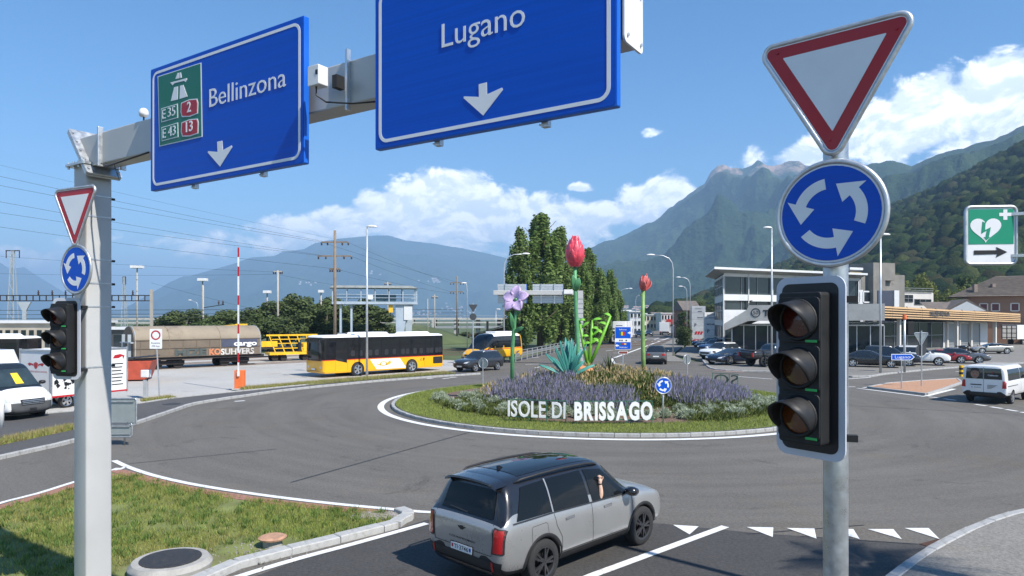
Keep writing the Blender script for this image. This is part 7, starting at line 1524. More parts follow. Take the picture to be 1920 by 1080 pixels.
# ---- pylon signs
def pylon(label,px0,px1,py,base,d,m,marks):
    o=thing('pylon_sign',label,'sign',P((px0+px1)/2,base,d));o.location.z=.1;w=(px1-px0)/F*d;h=(base-py)/F*d+.3;MB().box(-w/2,w/2,-.25,.25,0,h).build('pylon_body',m,o,bevel=.02)
    for i in range(1,6):MB().box(-w/2,w/2,-.262,-.252,h*i/6-.02,h*i/6+.02).build('panel_joint',m_mull,o)
    for x,z,s,mm_,k in marks:
        b=MB();x0=x*w;z0=z*h
        if k=='bars':
            for j in range(3):b.prism([(0,0),(.22,0),(.34,.34),(.12,.34)],(x0+j*.3*s,-.28,z0),(s,0,0),(0,0,s),(0,.02,0))
        elif k=='line':b.box(x0,x0+s,-.28,-.262,z0,z0+.1)
        else:letters(b,k,(x0,-.28,z0),(1,0,0),UZ,s,None,.02)
        b.build('brand_mark',mm_,o)
    return o
pylon('grey pylon sign with brand panels behind the white one',1296,1322,571,641,106,mat('pylon_grey',(.42,.45,.47),.5,.1),[(-.25,.93,1.0,m_mull,'line'),(-.05,.86,.6,m_navy,'line'),(-.1,.7,.9,m_navy,'line'),(-.3,.48,.5,m_navy,'P'),(-.3,.28,1.4,m_red,'bars')])
pylon('white pylon sign with brand panels in front of the dealer',1320,1345,584,646,98,mat('pylon_white',(.76,.76,.75),.5),[(-.3,.92,1.1,m_mull,'line'),(-.2,.84,.8,m_mull,'line'),(-.3,.64,.22,m_trim,'MCLAREN'),(-.3,.42,.5,m_navy,'P'),(-.28,.12,1.6,m_red,'bars')])
# ---- buildings down the far road
def block(label,px0,px1,py,d,m,depth=10,nx=4,nz=2,flat=True,name='roadside_building',z0=.0):
    A,u,n,L=frame_of(P(px0,620,d),P(px1,620,d));n=-n if n.y>0 else n;o=thing(name,label,'building');h=EYE+(HY-py)/F*d;fbox(A,u,n,0,L,-depth,0,0,h).build('wall',m,o)
    if flat:fbox(A,u,n,-.3,L+.3,-depth,.3,h,h+.3).build('roof_edge',m_wpan,o)
    else:
        b=MB();vs=[A+u*s+n*dd+UZ*z for s,dd,z in ((-.5,.5,h),(L+.5,.5,h),(L+.5,-depth-.5,h),(-.5,-depth-.5,h),(-.5,-depth/2,h+2.2),(L+.5,-depth/2,h+2.2))];b.add(vs,[(0,1,5,4),(2,3,4,5),(1,2,5),(3,0,4)]);b.build('roof',m_tile,o)
    for i in range(nx):
        for j in range(nz):
            s=L*(i+.5)/nx;zc=h*(j+.55)/nz;w_=fbox(A,u,n,s-L/nx*.3,s+L/nx*.3,.005,.03,zc-h/nz*.25,zc+h/nz*.25).build('window',m_gls,o);fbox(A,u,n,s-L/nx*.34,s+L/nx*.34,.01,.12,zc-h/nz*.29,zc-h/nz*.26).build('sill',m_wall,w_)
    return o
block('white flat roofed building at the left of the far road',1163,1182,583,190,m_wpan,12,3,2);block('pale office with horizontal windows on the far road',1181,1202,585,180,m_wpan,14,3,3);block('white low workshop behind the tulip stem',1196,1212,589,210,m_wall,12,3,2);block('cream house at the end of the far road',1212,1232,591,260,mat('cream_render',(.55,.45,.32),.8),10,3,2);block('grey office block at the end of the far road',1240,1262,588,250,m_wall,12,4,2);block('brick coloured house behind the grey pylon sign',1284,1312,582,150,mat('terracotta_render',(.32,.17,.12),.85),10,3,2,False);block('small pale house between office and truck',1226,1244,594,320,m_wall,10,3,2,False)
# ---- left: workshop, dark sheds, wooden shed, platform, viaduct
block('long beige workshop with dark windows at the far left',-140,96,606,74,mat('beige_block',(.40,.36,.29),.85,0,.15,.6),12,16,1,name='workshop');block('dark corrugated shed behind the waste skip',205,246,618,78,mat('dark_sheet',(.06,.065,.065),.7),8,1,1,name='dark_shed')
ws_=thing('wooden_shed','old wooden shed with slanting plank roof beside the poplars','shed',P(930,650,92));ws_.location.z=0;mw=mat('old_planks',(.13,.085,.055),.9,0,.3,3,aniso=(1,1,6));MB().prism([(-3.2,0),(3.2,0),(3.2,3.6),(-3.2,1.9)],(0,0,0),(1,0,0),UZ,(0,7,0)).build('wall',mw,ws_)
for i in range(14):MB().beam((-3.6,-.4+i*.58,1.95),(3.5,-.4+i*.58,3.85),.54,.08).build('roof_plank',mw,ws_)
def platform():
    c=P(703,640,88);o=thing('inspection_platform','roofed pale blue steel platform on legs above the tracks','platform',(c.x,c.y,0),R(12));k=88/F;W=155*k/2;z=lambda py:EYE+(HY-py)/F*88;m=mat('pale_blue_steel',(.40,.47,.54),.55,.2,.08,1,dirt=((.3,.2,.12),2.5,.4));D=3.2
    MB().box(-W,W,-D/2,D/2,z(571),z(566)).build('deck',m,o)
    rf=MB();rf.prism([(-W-.3,z(541)),(W+.1,z(541)),(W-.8,z(536.5)),(-W+.2,z(537))],(0,-D/2-.3,0),(1,0,0),UZ,(0,D+.6,0));rf.build('roof',mat('platform_roof',(.36,.38,.37),.6,.2),o)
    for i in range(7):
        x=-W+.1+(2*W-.2)*i/6
        for y in (-D/2+.05,D/2-.05):MB().box(x-.06,x+.06,y-.06,y+.06,z(567),z(540)).build('post',m,o)
    for py in (553,559):
        for y in (-D/2,D/2):MB().beam((-W,y,z(py)),(W,y,z(py)),.06,.06).build('rail',m,o)
    for x in (-W*.8,-W*.55):MB().box(x-.12,x+.12,-1.2,-1.,0,z(571)).build('leg',m,o);MB().box(x-.12,x+.12,1.,1.2,0,z(571)).build('leg',m,o)
    MB().prism([(W*.5,0),(W*.62,0),(W*.78,z(571)),(W*.48,z(571))],(0,-1.3,0),(1,0,0),UZ,(0,.3,0)).build('tapered_leg',m,o);MB().prism([(W*.76,0),(W*.88,0),(W*.92,z(571)),(W*.72,z(571))],(0,.9,0),(1,0,0),UZ,(0,.3,0)).build('tapered_leg',m,o)
    MB().box(W*.68,W*.88,-1.4,-.6,z(600),z(573)).build('control_cabinet',m_wpan,o);MB().box(-W*.02,W*.5,-.8,.8,z(565),z(553)).build('hoist_house',mat('teal_case',(.08,.16,.19),.6),o,bevel=.1);MB().box(W*.32,W*.42,-1.3,-.9,z(586),z(572)).build('hook_block',m_yel,o);MB().tube([(W*.37,-1.1,z(586)),(W*.37,-1.1,z(590)),(W*.41,-1.1,z(591.5)),(W*.42,-1.1,z(589))],.06,6).build('hook',m_bog,o);MB().box(-W*.18,-W*.05,-D/2-.1,-D/2-.05,z(562),z(554)).build('name_plate',m_whitebox,o)
platform()
vd=thing('viaduct','low concrete road viaduct crossing behind the platform','bridge');A,B=P(640,610,175),P(975,610,190)
for z,h,m in ((4.2,.5,m_conc),(3.2,.35,m_conc),(2.0,.6,m_mull)):b=MB();b.beam((A.x-60,A.y-6,z),(B.x+10,B.y,z),6,h);b.build('deck',m,vd)
b=MB();b.beam((A.x-60,A.y-9.2,5.0),(B.x+10,B.y-3.2,5.0),.08,.1);b.build('railing',m_galv,vd)
for i in range(9):p=A.lerp(B,i/8);MB().box(p.x-.5,p.x+.5,p.y-2,p.y+2,-.1,4).build('pier',m_conc,vd)
# farmhouse on the hill, villages on the mountain
def house_mesh():
    b=MB();b.box(-5,5,-4,4,-3,4.5,0);b.add([(-5.6,-4.6,4.4),(5.6,-4.6,4.4),(5.6,4.6,4.4),(-5.6,4.6,4.4),(-5.6,0,7),(5.6,0,7)],[(0,1,5,4),(2,3,4,5),(1,2,5),(3,0,4)],1)
    for x in (-3,0,3):b.box(x-.6,x+.6,-4.05,-4.0,1.2,2.8,2)
    me=b.mesh('house',[m_wpan,mat('village_roof',(.36,.25,.2),.9),m_gls]);bm=bmesh.new();bm.from_mesh(me);bmesh.ops.recalc_face_normals(bm,faces=bm.faces);bm.to_mesh(me);bm.free();return me
hme=house_mesh()
def on_terrain(obj,px,py):
    d=Vector(((px-HX)/F,1,(HY-py)/F)).normalized();k=('bvh',obj.name)
    if k not in MATS:MATS[k]=BVHTree.FromPolygons([v.co[:] for v in obj.data.vertices],[p.vertices[:] for p in obj.data.polygons])
    return MATS[k].ray_cast(Vector((0,0,EYE)),d)[0]
fh=P(1752,408,690)
for dx,s in ((-9,1.),(2,.9)):
    loc=on_terrain(hill,1752+dx,408) or fh;o=link('farmhouse',hme);o.location=loc;o.scale=(s*1.0,s,s*.8);o.rotation_euler=(0,0,.3);tag(o,'white farmhouse '+('with the longer roof, left one of the pair' if dx<0 else 'at the right of the pair')+' on the wooded hill','house')
structure(MB().poly([(fh.x-30,fh.y-26,(on_terrain(hill,1720,412) or fh).z+1),(fh.x+10,fh.y-26,(on_terrain(hill,1760,414) or fh).z+1),(fh.x+14,fh.y-4,fh.z),(fh.x-30,fh.y-4,fh.z)]).build('hill_meadow',mat('meadow',(.16,.22,.06),.9,0,.2,.2)))
lm=bpy.data.objects['left_mountain'];rm_=bpy.data.objects['right_mountain'];rg=random.Random(9);nv=0
for cx,cy,sx,sy,k,lbl in ((815,527,22,7,15,'tiny white house of the upper village on the blue mountain'),(855,582,45,9,26,'tiny white house of the lower village at the foot of the mountain'),(580,531,20,6,6,'tiny white house high on the slope by the power pole'),(700,513,14,4,5,'tiny white house on the slope above the platform'),(790,590,30,4,12,'tiny white house in the valley beside the platform')):
    for j in range(k):
        loc=on_terrain(lm,rg.gauss(cx,sx*.6),rg.gauss(cy,sy*.6))
        if loc:o=link('village_house',hme);o.location=loc;o.scale=(1.6,1.6,1.5);o.rotation_euler=(0,0,rg.uniform(-.6,.6));tag(o,lbl,'house',lbl.replace('tiny white house','houses'))
for j in range(16):
    loc=on_terrain(rm_,rg.uniform(1166,1215),rg.uniform(577,588)) or on_terrain(hill,rg.uniform(1166,1215),590)
    if loc:o=link('village_house',hme);o.location=loc;o.rotation_euler=(0,0,rg.uniform(-.6,.6));tag(o,'small pale house at the foot of the slope beyond the far road','house','houses at the foot of the slope')
# ================================================================ lamps, masts, wires, small signs and barriers
m_lamp=mat('lamp_grey',(.55,.58,.60),.4,.5,.06,3);m_cmast=mat('concrete_mast',(.40,.37,.32),.85,0,.15,1,dirt=((.25,.22,.18),2,.5));m_wmast=mat('timber_mast',(.22,.17,.125),.9,0,.2,2);m_wire=mat('wire',(.05,.055,.06),.5,.3);m_ins=mat('insulator',(.05,.03,.03),.3)
def lamp(label,px,base,top,head,curved=True,d=None,z=0.,r=.07):
    p=G(px,base,z) if d is None else P(px,base,d);
    if d is not None:p.z=z
    k=p.y/F;zt=EYE+(HY-top)/F*p.y-p.z;dx=(head[0]-px)*k;zh=EYE+(HY-head[1])/F*p.y-p.z;o=thing('street_lamp',label,'street lamp',p)
    if curved:MB().tube([(0,0,0),(0,0,zt*.86),(dx*.04,0,zt*.92),(dx*.18,0,zt*.968),(dx*.45,0,zt*.993),(dx,0,zh)],[r,r*.8,r*.75,r*.7,r*.65,r*.6],10).build('mast',m_lamp,o,smooth=True)
    else:MB().tube([(0,0,0),(0,0,zt)],[r,r*.7],10).build('mast',m_lamp,o,smooth=True)
    s_=1 if dx>0 else-1;L=max(.7,abs(dx)*.35);b=MB();b.lathe([(.02,-.05),(.5,-.03),(.5,.03),(.3,.08),(.02,.1)],14,0,Matrix.Translation((dx if curved else s_*.35,0,zh)) @ Matrix.Diagonal((L*1.1,.32,1.2,1)));b.build('lamp_head',m_whitebox,o,smooth=True);return o
lamp('straight lamp with flat head in front of the post bus',688,706,427,(694,425),False,r=.09)
lamp('curved lamp in front of the slim poplar',945,676,476,(986,476));lamp('curved lamp at the right of the far road',1262,669,478,(1220,478));lamp('curved lamp further down the far road',1294,655,520,(1272,520),d=105);lamp('curved lamp beside the pylon signs',1288,645,537,(1276,537),d=125,r=.06)
lamp('straight lamp with flat head half hidden by the traffic light',1447,700,428,(1440,427),False,d=58,r=.08);lamp('straight lamp in front of the slat showroom',1651,699,442,(1660,440),False,z=.1,r=.09);lamp('small curved lamp beside the poplar row',1162,640,541,(1182,541),d=140,r=.06);lamp('small curved lamp behind the rose stem',1192,630,553,(1204,553),d=150,r=.06);lamp('plain lamp behind the minibus',876,655,531,(870,531),d=88,r=.06);lamp('small curved lamp over the rail yard trees',371,640,565,(356,563),d=140,r=.06);lamp('short lamp left of the poplars',930,650,580,(936,580),False,d=110,r=.05)
def yard_light(label,px,base,top,d,w=22):
    p=P(px,base,d);p.z=0;k=d/F;zt=EYE+(HY-top)*k;o=thing('yard_floodlight',label,'floodlight',p);MB().tube([(0,0,0),(0,0,zt)],[.16,.1],8).build('mast',m_cmast,o,smooth=True);MB().box(-w*k/2,w*k/2,-.5,.5,zt,zt+5*k).build('light_box',m_whitebox,o,bevel=.03)
    for f in (.3,.5,.7,.85):MB().lathe([(.17,0),(.17,.12)],8,0,Matrix.Translation((0,0,zt*f))).build('mast_ring',m_cmast,o)
for a in (('tall floodlight mast right of the gantry post',257,640,503,110,21),('floodlight mast above the freight wagon',380,640,527,115,16),('floodlight mast between the two wagons',501,650,550,105,12),('floodlight mast left of the platform',602,645,549,100,8)):yard_light(*a)
def pole(label,px,base,top,d,arms,m=m_wmast,r=.15,name='power_pole'):
    p=P(px,base,d);p.z=0;k=d/F;zt=EYE+(HY-top)*k;o=thing(name,label,'pole',p);MB().tube([(0,0,0),(0,0,zt)],[r,r*.7],8).build('mast',m,o,smooth=True)
    for py,w in arms:
        z=EYE+(HY-py)*k;a=MB().beam((-w*k,0,z),(w*k,0,z),.14,.16).build('cross_arm',m,o)
        for x in (-w*k,-w*k*.55,w*k*.55,w*k):MB().lathe([(.05,0),(.12,.08),(.05,.16),(.12,.24),(.05,.36)],8,0,Matrix.Translation((x,0,z-.36))).build('insulator',m_ins,a)
    return o
pole('double armed timber power pole left of the platform',628,645,432,78,((454,25),(480,31),(504,9)),r=.2);pole('double armed timber power pole beyond the bus',857,640,518,125,((530,12),(547,12)),r=.18);pole('plain concrete pole above the crane wagon',521,650,507,95,((509,8),),m_cmast,.16);pole('slim pole behind the platform',727,640,528,130,((531,6),),m_cmast,.14);pole('slim pole left of the double power pole',802,640,560,120,(),m_cmast,.1);pole('slim pole with crossbar behind the minibus',815,640,552,130,((556,5),),m_cmast,.1)
# lattice mast and catenary portal at the left
def lattice(label,px,base,top,d,w,arm):
    p=P(px,base,d);p.z=0;k=d/F;zt=EYE+(HY-top)*k;zb_=EYE+(HY-560)*k;o=thing('lattice_mast',label,'mast',p);b0,t0=w*k/2,w*k/8
    for sx in (-1,1):
        for sy in (-1,1):MB().beam((sx*b0,sy*b0,0),(sx*t0,sy*t0,zt),.1,.1).build('leg',m_lamp,o)
    N=14
    for i in range(N):
        f0,f1=i/N,(i+1)/N;q0,q1=b0+(t0-b0)*f0,b0+(t0-b0)*f1;s_=1 if i % 2 else-1;MB().beam((-q0*s_,-q0,zt*f0),(q1*s_,-q1,zt*f1),.06,.06).build('brace',m_lamp,o);MB().beam((-q0,-q0,zt*f0),(q0,-q0,zt*f0),.06,.06).build('brace',m_lamp,o)
    MB().beam((-arm*k,0,zt),(arm*k,0,zt),.14,.14).build('cross_arm',m_bog,o)
    for s_ in (-1,1):MB().tube([(s_*arm*k*.95,0,zt),(s_*arm*k*.95,0,zt-14*k)],.07,6).build('insulator',m_ins,o)
lattice('grey lattice mast at the far left of the yard',24,640,470,105,15,13);lattice('slim lattice mast right of the gantry post',233,640,519,150,9,3)
def portal():
    d=92;k=d/F;a,b_=P(-160,560,d),P(284,556,d);z0,z1=a.z,b_.z;o=thing('catenary_portal','railway catenary portal beam with concrete leg above the yard','portal',(b_.x,b_.y,0));L=b_.x-a.x;zt=EYE+(HY-543)*k
    MB().box(-.15,.15,-.15,.15,0,zt).build('leg',m_cmast,o);MB().box(-L-.15,-L+.15,-.15,.15,0,zt).build('leg',m_cmast,o)
    for z in (EYE+(HY-554)*k,EYE+(HY-564)*k):MB().beam((-L,0,z),(0,0,z),.14,.12).build('beam_chord',m_bog,o)
    for i in range(36):x=-L*i/36;MB().box(x-.05,x+.05,-.05,.05,EYE+(HY-564)*k,EYE+(HY-554)*k).build('beam_batten',m_bog,o)
    for px in (72,98,123,137,249):x=(px-284)*k;MB().lathe([(.05,0),(.16,.1),(.06,.2),(.16,.3),(.06,.4),(.1,.6)],8,0,Matrix.Translation((x,0,EYE+(HY-553)*k))).build('insulator',m_ins,o)
    MB().prism([(-.9,0),(.9,0),(.25,-1.2),(.25,-2.4),(-.25,-2.4),(-.25,-1.2)],((46-284)*k,-.1,EYE+(HY-566)*k),(1,0,0),UZ,(0,.2,0)).build('dropper',m_lamp,o)
    for py in (580,588,595):MB().tube([(-L-30,0,EYE+(HY-py)*k),(-L*.5,0,EYE+(HY-py-2)*k),(6,4,EYE+(HY-py)*k),(40,20,EYE+(HY-py+4)*k)],.03,4).build('contact_wire',m_wire,o)
portal()
ma=pole('concrete mast with side bracket above the freight wagon',381,645,535,96,(),m_cmast,.14,'catenary_mast');k=96/F;MB().beam((0,0,EYE+(HY-577)*k),(39*k,0,EYE+(HY-571)*k),.1,.1).build('bracket',m_bog,ma)
for px in (410,418):MB().lathe([(.05,0),(.15,.1),(.05,.2),(.15,.3),(.05,.55)],8,0,Matrix.Translation(((px-381)*k,0,EYE+(HY-571)*k))).build('insulator',m_ins,ma)
def wire(label,pts,r=.022):
    r*=.62
    """sagging overhead line through photo points (column, row, distance)"""
    P_=[P(x,y,d) for x,y,d in pts];out=[]
    for a,b in zip(P_,P_[1:]):
        for i in range(12):t=i/12;q=a.lerp(b,t);q.z-=4*.18*t*(1-t)*(b-a).length*.03;out.append(q)
    out.append(P_[-1]);mb=MB().tube(out,r,4);tag(mb.build('overhead_wire',m_wire),label,'wire','overhead lines over the rail yard')
for i,(a,b) in enumerate((((-40,322),(604,452)),((-40,340),(610,455)),((-40,371),(598,478)),((-40,393),(606,480)),((-40,420),(628,504)),((-40,300),(652,453)))):
    wire('thin overhead line %s of six strung to the timber power pole' % ('highest','second','third','fourth','lowest','faint upper')[i],[(a[0],a[1],60),(b[0],b[1],78)],.02 if i<5 else .012)
for i,(a,b) in enumerate((((652,454),(846,530)),((658,480),(846,547)),((604,454),(868,531)),((628,504),(857,552)))):
    wire('thin line running from the %s to the farther pole' % ('upper right arm','lower right arm','upper left arm','low crossbar')[i],[(a[0],a[1],78),(b[0],b[1],125)],.022)
for i,(a,b) in enumerate((((-40,512),(521,514)),((-40,477),(521,510)),((283,530),(521,590)))):wire('thin level line crossing %s the yard at the left' % ('low over','high over','down into')[i],[(a[0],a[1],100),(b[0],b[1],95)],.02)
wire('thin line between the concrete pole and the platform',[(525,515,95),(640,536,110),(760,540,130)],.02)
# barrier, no-vehicles board, meter post
p=G(450,732);ba=thing('parking_barrier','orange barrier housing with raised red and white boom','barrier',(p.x,p.y,.1));k=p.y/F;m_or=mat('signal_orange',(.80,.17,.045),.5,0,.08,2)
MB().box(-8.5*k,8.5*k,-.2,.2,0,35*k).build('housing',m_or,ba,bevel=.03);MB().box(-11*k,11*k,-.35,.35,-.05,.03).build('plinth',m_conc,ba)
for i in range(13):
    z0=(732-700+(232/13)*i)*k;MB().box(-1.3*k,1.3*k,-.27,-.21,z0,z0+232/13*k-.004).build('boom_segment',m_red if i in (1,4,7,10,12) else m_whitebox,ba)
MB().box(-.06,.06,-.29,-.19,24*k,34*k).build('boom_clamp',m_whitebox,ba)
p=G(299,751);nb_=thing('no_vehicles_board','white board with a red circle on a thin post','road sign',(p.x,p.y,.1));k=p.y/F;MB().tube([(0,0,0),(-5*k,0,100*k)],.035,8).build('post',m_galv,nb_);o_=Vector((-6*k,-.05,112*k))
MB().prism(rrect(23*k,37*k,.04,3),o_,(1,0,0),UZ,(0,.02,0)).build('board',m_white,nb_);MB().ringprism(circle(9*k,28),circle(6.5*k,28),o_+Vector((0,-.006,7*k)),(1,0,0),UZ,(0,.004,0)).build('red_ring',m_red,nb_)
t=MB();letters(t,'Eccezione',o_+Vector((-8*k,-.006,-9*k)),(1,0,0),UZ,3*k,16*k,.0);letters(t,'FFS bus',o_+Vector((-7*k,-.006,-15*k)),(1,0,0),UZ,3*k,14*k,.0);t.build('board_lettering',m_trim,nb_)
p=G(273,748);mt=thing('meter_post','grey post with a pale box beside the no vehicles board','post',(p.x,p.y,.1));k=p.y/F;MB().box(-3*k,3*k,-.1,.1,0,32*k).build('post',m_lamp,mt);MB().box(-6*k,8*k,-.2,.2,37*k,51*k).build('meter_box',m_whitebox,mt,bevel=.04);MB().tube([(2*k,0,30*k),(5*k,0,34*k),(4*k,0,40*k)],.03,6).build('cable',m_cable,mt)
p=G(2,806);wp_=MB().tube([(0,0,0),(0,0,1.35)],.1,10).build('kerb_bollard',m_whitebox,smooth=True);wp_.location=(p.x,p.y,.1);tag(wp_,'pale round bollard at the picture edge by the white van','bollard')
# rear sign gantry over the far road
def rear_gantry():
    d=62;k=d/F;p=P(1088,690,d);p.z=0;o=thing('rear_sign_gantry','grey gantry arm with the backs of two overhead signs behind the sculptures','gantry',p);z=lambda py:EYE+(HY-py)*k;X=lambda px:(px-1088)*k
    MB().box(-5*k,5*k,-.25,.25,0,z(545)).build('post',m_gpaint,o)
    for py in range(560,690,9):MB().box(-5.6*k,5.6*k,-.28,.28,z(py)-.02,z(py)+.02).build('strap',m_galv,o)
    MB().box(X(925),X(1083),-.2,.2,z(553),z(544.5)).build('beam',m_gpaint,o,bevel=.02)
    for x0,x1 in ((933,987),(999,1056)):
        pn=MB().box(X(x0),X(x1),.3,.36,z(568.5),z(532.5)).build('sign_panel',mat('panel_back_alu',(.50,.53,.56),.45,.4,.05,1),o)
        for f in (.28,.72):MB().box(X(x0+(x1-x0)*f)-.06,X(x0+(x1-x0)*f)+.06,.2,.3,z(569),z(532)).build('upright',m_alu,pn)
        for py in (537,541,556,561,565):MB().box(X(x0),X(x1),.28,.3,z(py)-.02,z(py)+.02).build('rib',m_alu,pn)
        MB().box(X(x1),X(x1)+.05,.29,.37,z(568.5),z(532.5)).build('blue_edge',m_bluee,pn)
    MB().box(X(1057),X(1073),-.35,-.2,z(551),z(543)).build('camera_box',m_whitebox,o)
rear_gantry()
# guardrail left of the far road
a,b_=G(967,679),G(1120,641);gr=thing('guardrail','galvanised guardrail with posts along the poplars','guardrail');d=(b_-a).normalized()
for z in (.55,.75,1.05):b=MB();b.beam(a+UZ*z,b_+UZ*z,.06,.16 if z<1 else .07);b.build('rail',m_galv,gr)
for i in range(26):p=a.lerp(b_,i/25);MB().box(p.x-.05,p.x+.05,p.y-.05,p.y+.05,0,1.05).build('post',m_galv,gr)
# blue route board behind the cactus
p=P(1168,695,52);p.z=0;rb_=thing('route_board','blue and white route board on a post beside the far road','road sign',p);k=52/F;z=lambda py:EYE+(HY-py)*k
MB().tube([(0,.05,0),(0,.05,z(660))],.04,8).build('post',m_galv,rb_)
for (y0,y1),m in (((613,634.5),m_blue),((634.5,641.5),m_white),((641.5,655),m_blue)):MB().box(-15*k,15*k,-.02,.02,z(y1)+.006,z(y0)).build('panel',m,rb_)
b=MB();b.ringprism(rrect(30*k,42.5*k,.02,2),rrect(29*k,41.5*k,.02,2),(0,-.025,(z(613)+z(655))/2),(1,0,0),UZ,(0,.004,0));b.build('border_line',m_white,rb_)
t=MB();letters(t,'Bellinzona',(-7*k,-.03,z(619)),(1,0,0),UZ,.1,.55,.004);letters(t,'Gambarogno',(-7*k,-.03,z(652)),(1,0,0),UZ,.1,.6,.004);t.prism([(0,.04),(.12,.04),(.12,.12),(.28,0),(.12,-.12),(.12,-.04),(0,-.04)],(9*k,-.03,z(624)),(1,0,0),UZ,(0,.003,0));t.prism([(0,.04),(-.12,.04),(-.12,.12),(-.28,0),(-.12,-.12),(-.12,-.04),(0,-.04)],(-7.5*k,-.03,z(648)),(1,0,0),UZ,(0,.003,0));t.build('board_lettering',m_white,rb_)
for x,m in ((-7,m_green),(-3.4,m_yel),(.2,m_red)):MB().box(x*k,(x+3.3)*k,-.03,-.021,z(629),z(622)).build('route_badge',m,rb_)
for x,m in ((-7,m_green),(-2,m_red),(2,m_yel)):MB().box(x*k,(x+4)*k,-.03,-.021,z(646.5),z(643.5)).build('route_badge',m,rb_)
for x in (-7,-3,5):MB().box(x*k,(x+2.5)*k,-.03,-.021,z(639.5),z(637)).build('symbol',m_black,rb_)
MB().prism([(-9*k,0),(-7*k,3*k),(9*k,3*k),(9*k,-3*k),(-7*k,-3*k)],(0,-.02,z(661)),(1,0,0),UZ,(0,.03,0)).build('brown_arrow',m_white,rb_);MB().prism([(-8*k,0),(-6.6*k,2.2*k),(8.2*k,2.2*k),(8.2*k,-2.2*k),(-6.6*k,-2.2*k)],(0,-.026,z(661)),(1,0,0),UZ,(0,.004,0)).build('brown_field',mat('sign_brown',(.2,.05,.03),.5),rb_)
# signs on the far right island
p=G(1691,729,.1);k=p.y/F;lg_=thing('arrow_sign','small blue arrow sign reading Lugano on a thin post','road sign',p);MB().tube([(0,.04,0),(0,.04,66*k)],.035,8).build('post',m_galv,lg_);zc=(729-669.5)*k
for m,e,dy in ((m_white,0,0),(m_blue,.035,-.004)):MB().prism([(-19.5*k+e,-5.8*k+e),(18*k-e,-5.8*k+e),(24*k-e*1.4,0),(18*k-e,5.8*k-e),(-19.5*k+e,5.8*k-e)],(0,dy,zc),(1,0,0),UZ,(0,.015,0)).build('arrow_plate' if e==0 else 'arrow_field',m,lg_)
t=MB();letters(t,'Lugano',(-13*k,-.008,zc-2.6*k),(1,0,0),UZ,6*k,28*k,-.004);t.prism(circle(.9*k,8),(16*k,-.008,zc),(1,0,0),UZ,(0,.003,0));t.build('arrow_lettering',m_white,lg_)
m_sback=MATS['sign_back_grey']
p=G(1727,724,.1);k=p.y/F;tb2=thing('give_way_sign','backs of a triangle and a round sign on the far right island','road sign',p);MB().tube([(0,-.04,0),(0,-.04,104*k)],.04,8).build('post',m_galv,tb2);MB().prism(rtri(.86,.05),(0,0,92*k),(1,0,0),UZ,(0,.02,0)).build('triangle_plate',m_sback,tb2);b=MB();rim_path(rtri(.90,.06,6),Vector((0,0,92*k)),Vector((1,0,0)),UZ,Vector((0,-.01,0)),.022,b);b.build('triangle_rim',m_galv,tb2);MB().prism(circle(.34,28),(0,0,67*k),(1,0,0),UZ,(0,.02,0)).build('round_plate',mat('dark_sign_back',(.05,.055,.06),.5),tb2)
p=G(1696,698,.1);k=p.y/F;sg_=thing('signal_mast','signal mast with orange cap and black lamp box seen from behind','traffic light',p);MB().tube([(0,0,0),(0,0,100*k)],.09,10).build('mast',m_lamp,sg_,smooth=True);MB().lathe([(.13,0),(.15,.1),(.13,.35),(.05,.38)],12,0,Matrix.Translation((0,0,99*k))).build('orange_cap',m_or,sg_);MB().box(.15,.6,-.2,.2,70*k,95*k).build('lamp_box',m_dkplastic,sg_,bevel=.03)
p=G(1802,706,.0);k=p.y/F;yb=thing('striped_bollard','yellow and black striped bollard beside the white van','bollard',p)
for i in range(5):MB().lathe([(.13,0),(.13,.16)],12,0,Matrix.Translation((0,0,i*.162))).build('band',(m_yel,m_black)[i % 2],yb)
# triangle sign back and signal arm near the minibus
p=P(887,685,60);p.z=0;k=60/F;z=lambda py:EYE+(HY-py)*k;ts=thing('give_way_sign','dark backs of a triangle and a disc on a tall post near the minibus','road sign',p);MB().tube([(0,0,0),(0,0,z(569))],.05,8).build('post',m_galv,ts);MB().prism(rtri(.80,.04),(0,-.06,z(576)),(1,0,0),UZ,(0,.02,0)).build('triangle_plate',mat('dark_sign_back',(.05,.055,.06),.5),ts);MB().prism(circle(.3,24),(0,-.06,z(594)),(1,0,0),UZ,(0,.02,0)).build('round_plate',MATS['dark_sign_back'],ts)
p=P(918,670,68);p.z=0;k=68/F;sa=thing('traffic_signal','black signal on a horizontal arm beside the wooden shed','traffic light',p);MB().beam((-31*k,0,z(613)*1.0),(-3*k,0,z(613)),.1,.12).build('arm',m_lamp,sa);MB().box(-6*k,-2*k,-.2,.2,EYE+(HY-623)*k,EYE+(HY-602)*k).build('lamp_box',m_dkplastic,sa);MB().tube([(-31*k,0,0),(-31*k,0,EYE+(HY-611)*k)],.07,8).build('mast',m_lamp,sa)
p=G(918,690);cbx=MB().box(-.55,.55,-.3,.3,0,1.45).build('switch_cabinet',m_whitebox,bevel=.03);cbx.location=(p.x,p.y+1,0);tag(cbx,'white switch cabinet behind the dark family car','cabinet')
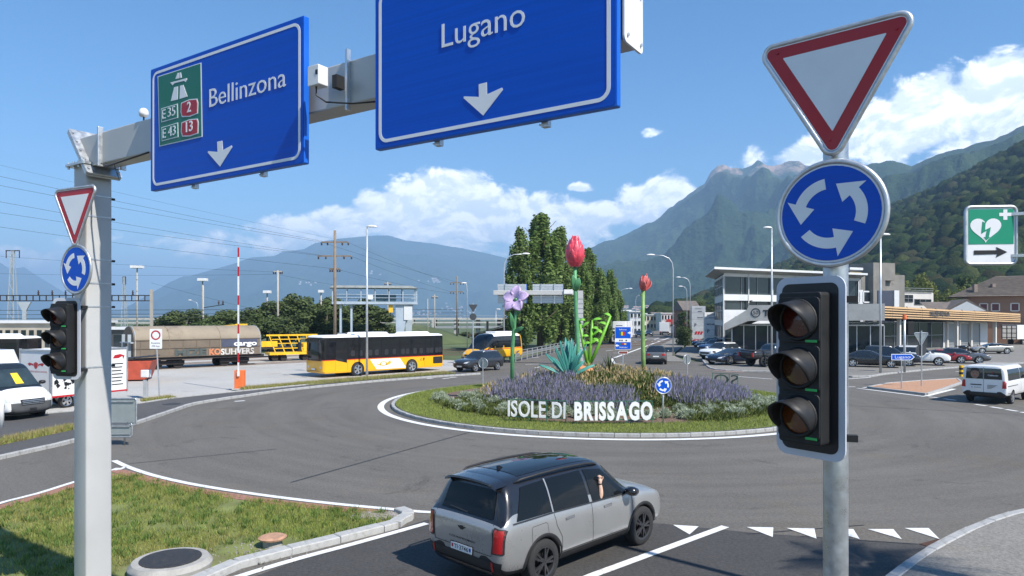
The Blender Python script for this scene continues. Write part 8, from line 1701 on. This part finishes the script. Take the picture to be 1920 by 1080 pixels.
# rails of the yard
for i,off in enumerate((0,1.44,5.2,6.64,10.6,12.04)):
    a=Vector((-60,26.5+off*.9+2,0));d=Vector((.70,.714,0));nrm=Vector((-d.y,d.x,0));a=G(292,692)+nrm*(off-.72);b=MB();b.beam(a-d*70+UZ*.03,a+d*160+UZ*.03,.07,.06);structure(b.build('rail_track',mat('rail_steel',(.22,.15,.11),.5,.6)))
# driver's arm in the open window of the silver crossover
def driver():
    o=thing('person','bare raised forearm of the driver with a dark watch at the car window','person',mini_car.location,mini_car.rotation_euler[2]);V=[];E=[];Rd=[]
    def chain(pts,rad,root=None):
        i0=root
        for p_,r_ in zip(pts,rad):
            V.append(p_);Rd.append(r_)
            if i0 is not None:E.append((i0,len(V)-1))
            i0=len(V)-1
        return i0
    y=-.80
    w=chain([(.10,-.70,1.00),(.17,y-.02,1.045),(.19,y-.035,1.12),(.20,y-.02,1.22),(.205,y+.0,1.30),(.21,y+.01,1.345)],[.05,.05,.046,.040,.031,.034])
    for k,(dx,L,r_) in enumerate(((-.030,.060,.011),(-.010,.072,.0115),(.010,.070,.011),(.028,.055,.010))):chain([(.21+dx,y+.012-.004,1.385),(.21+dx*1.1,y-.012,1.385+L*.55),(.21+dx*1.1,y-.012+.045,1.385+L*.75)],[r_*1.15,r_,r_*.9],w)
    chain([(.245,y-.01,1.36),(.262,y-.025,1.395),(.245,y-.03,1.42)],[.014,.012,.010],w)
    me=bpy.data.meshes.new('arm');me.from_pydata(V,E,[]);me.materials.append(mat('skin',(.62,.40,.29),.5,0,.08,12));a=link('arm',me,o);sk_=a.modifiers.new('skin','SKIN');ss=a.modifiers.new('s','SUBSURF');ss.levels=2;ss.render_levels=2
    for i,r_ in enumerate(Rd):me.skin_vertices[0].data[i].radius=(r_,r_)
    me.skin_vertices[0].data[0].use_root=True
    MB().lathe([(.036,-.012),(.038,0),(.036,.012)],14,0,Matrix.Translation((.205,y,1.295))).build('watch_strap',m_black,o)
driver()
bpy.data.scenes.remove(TMP)
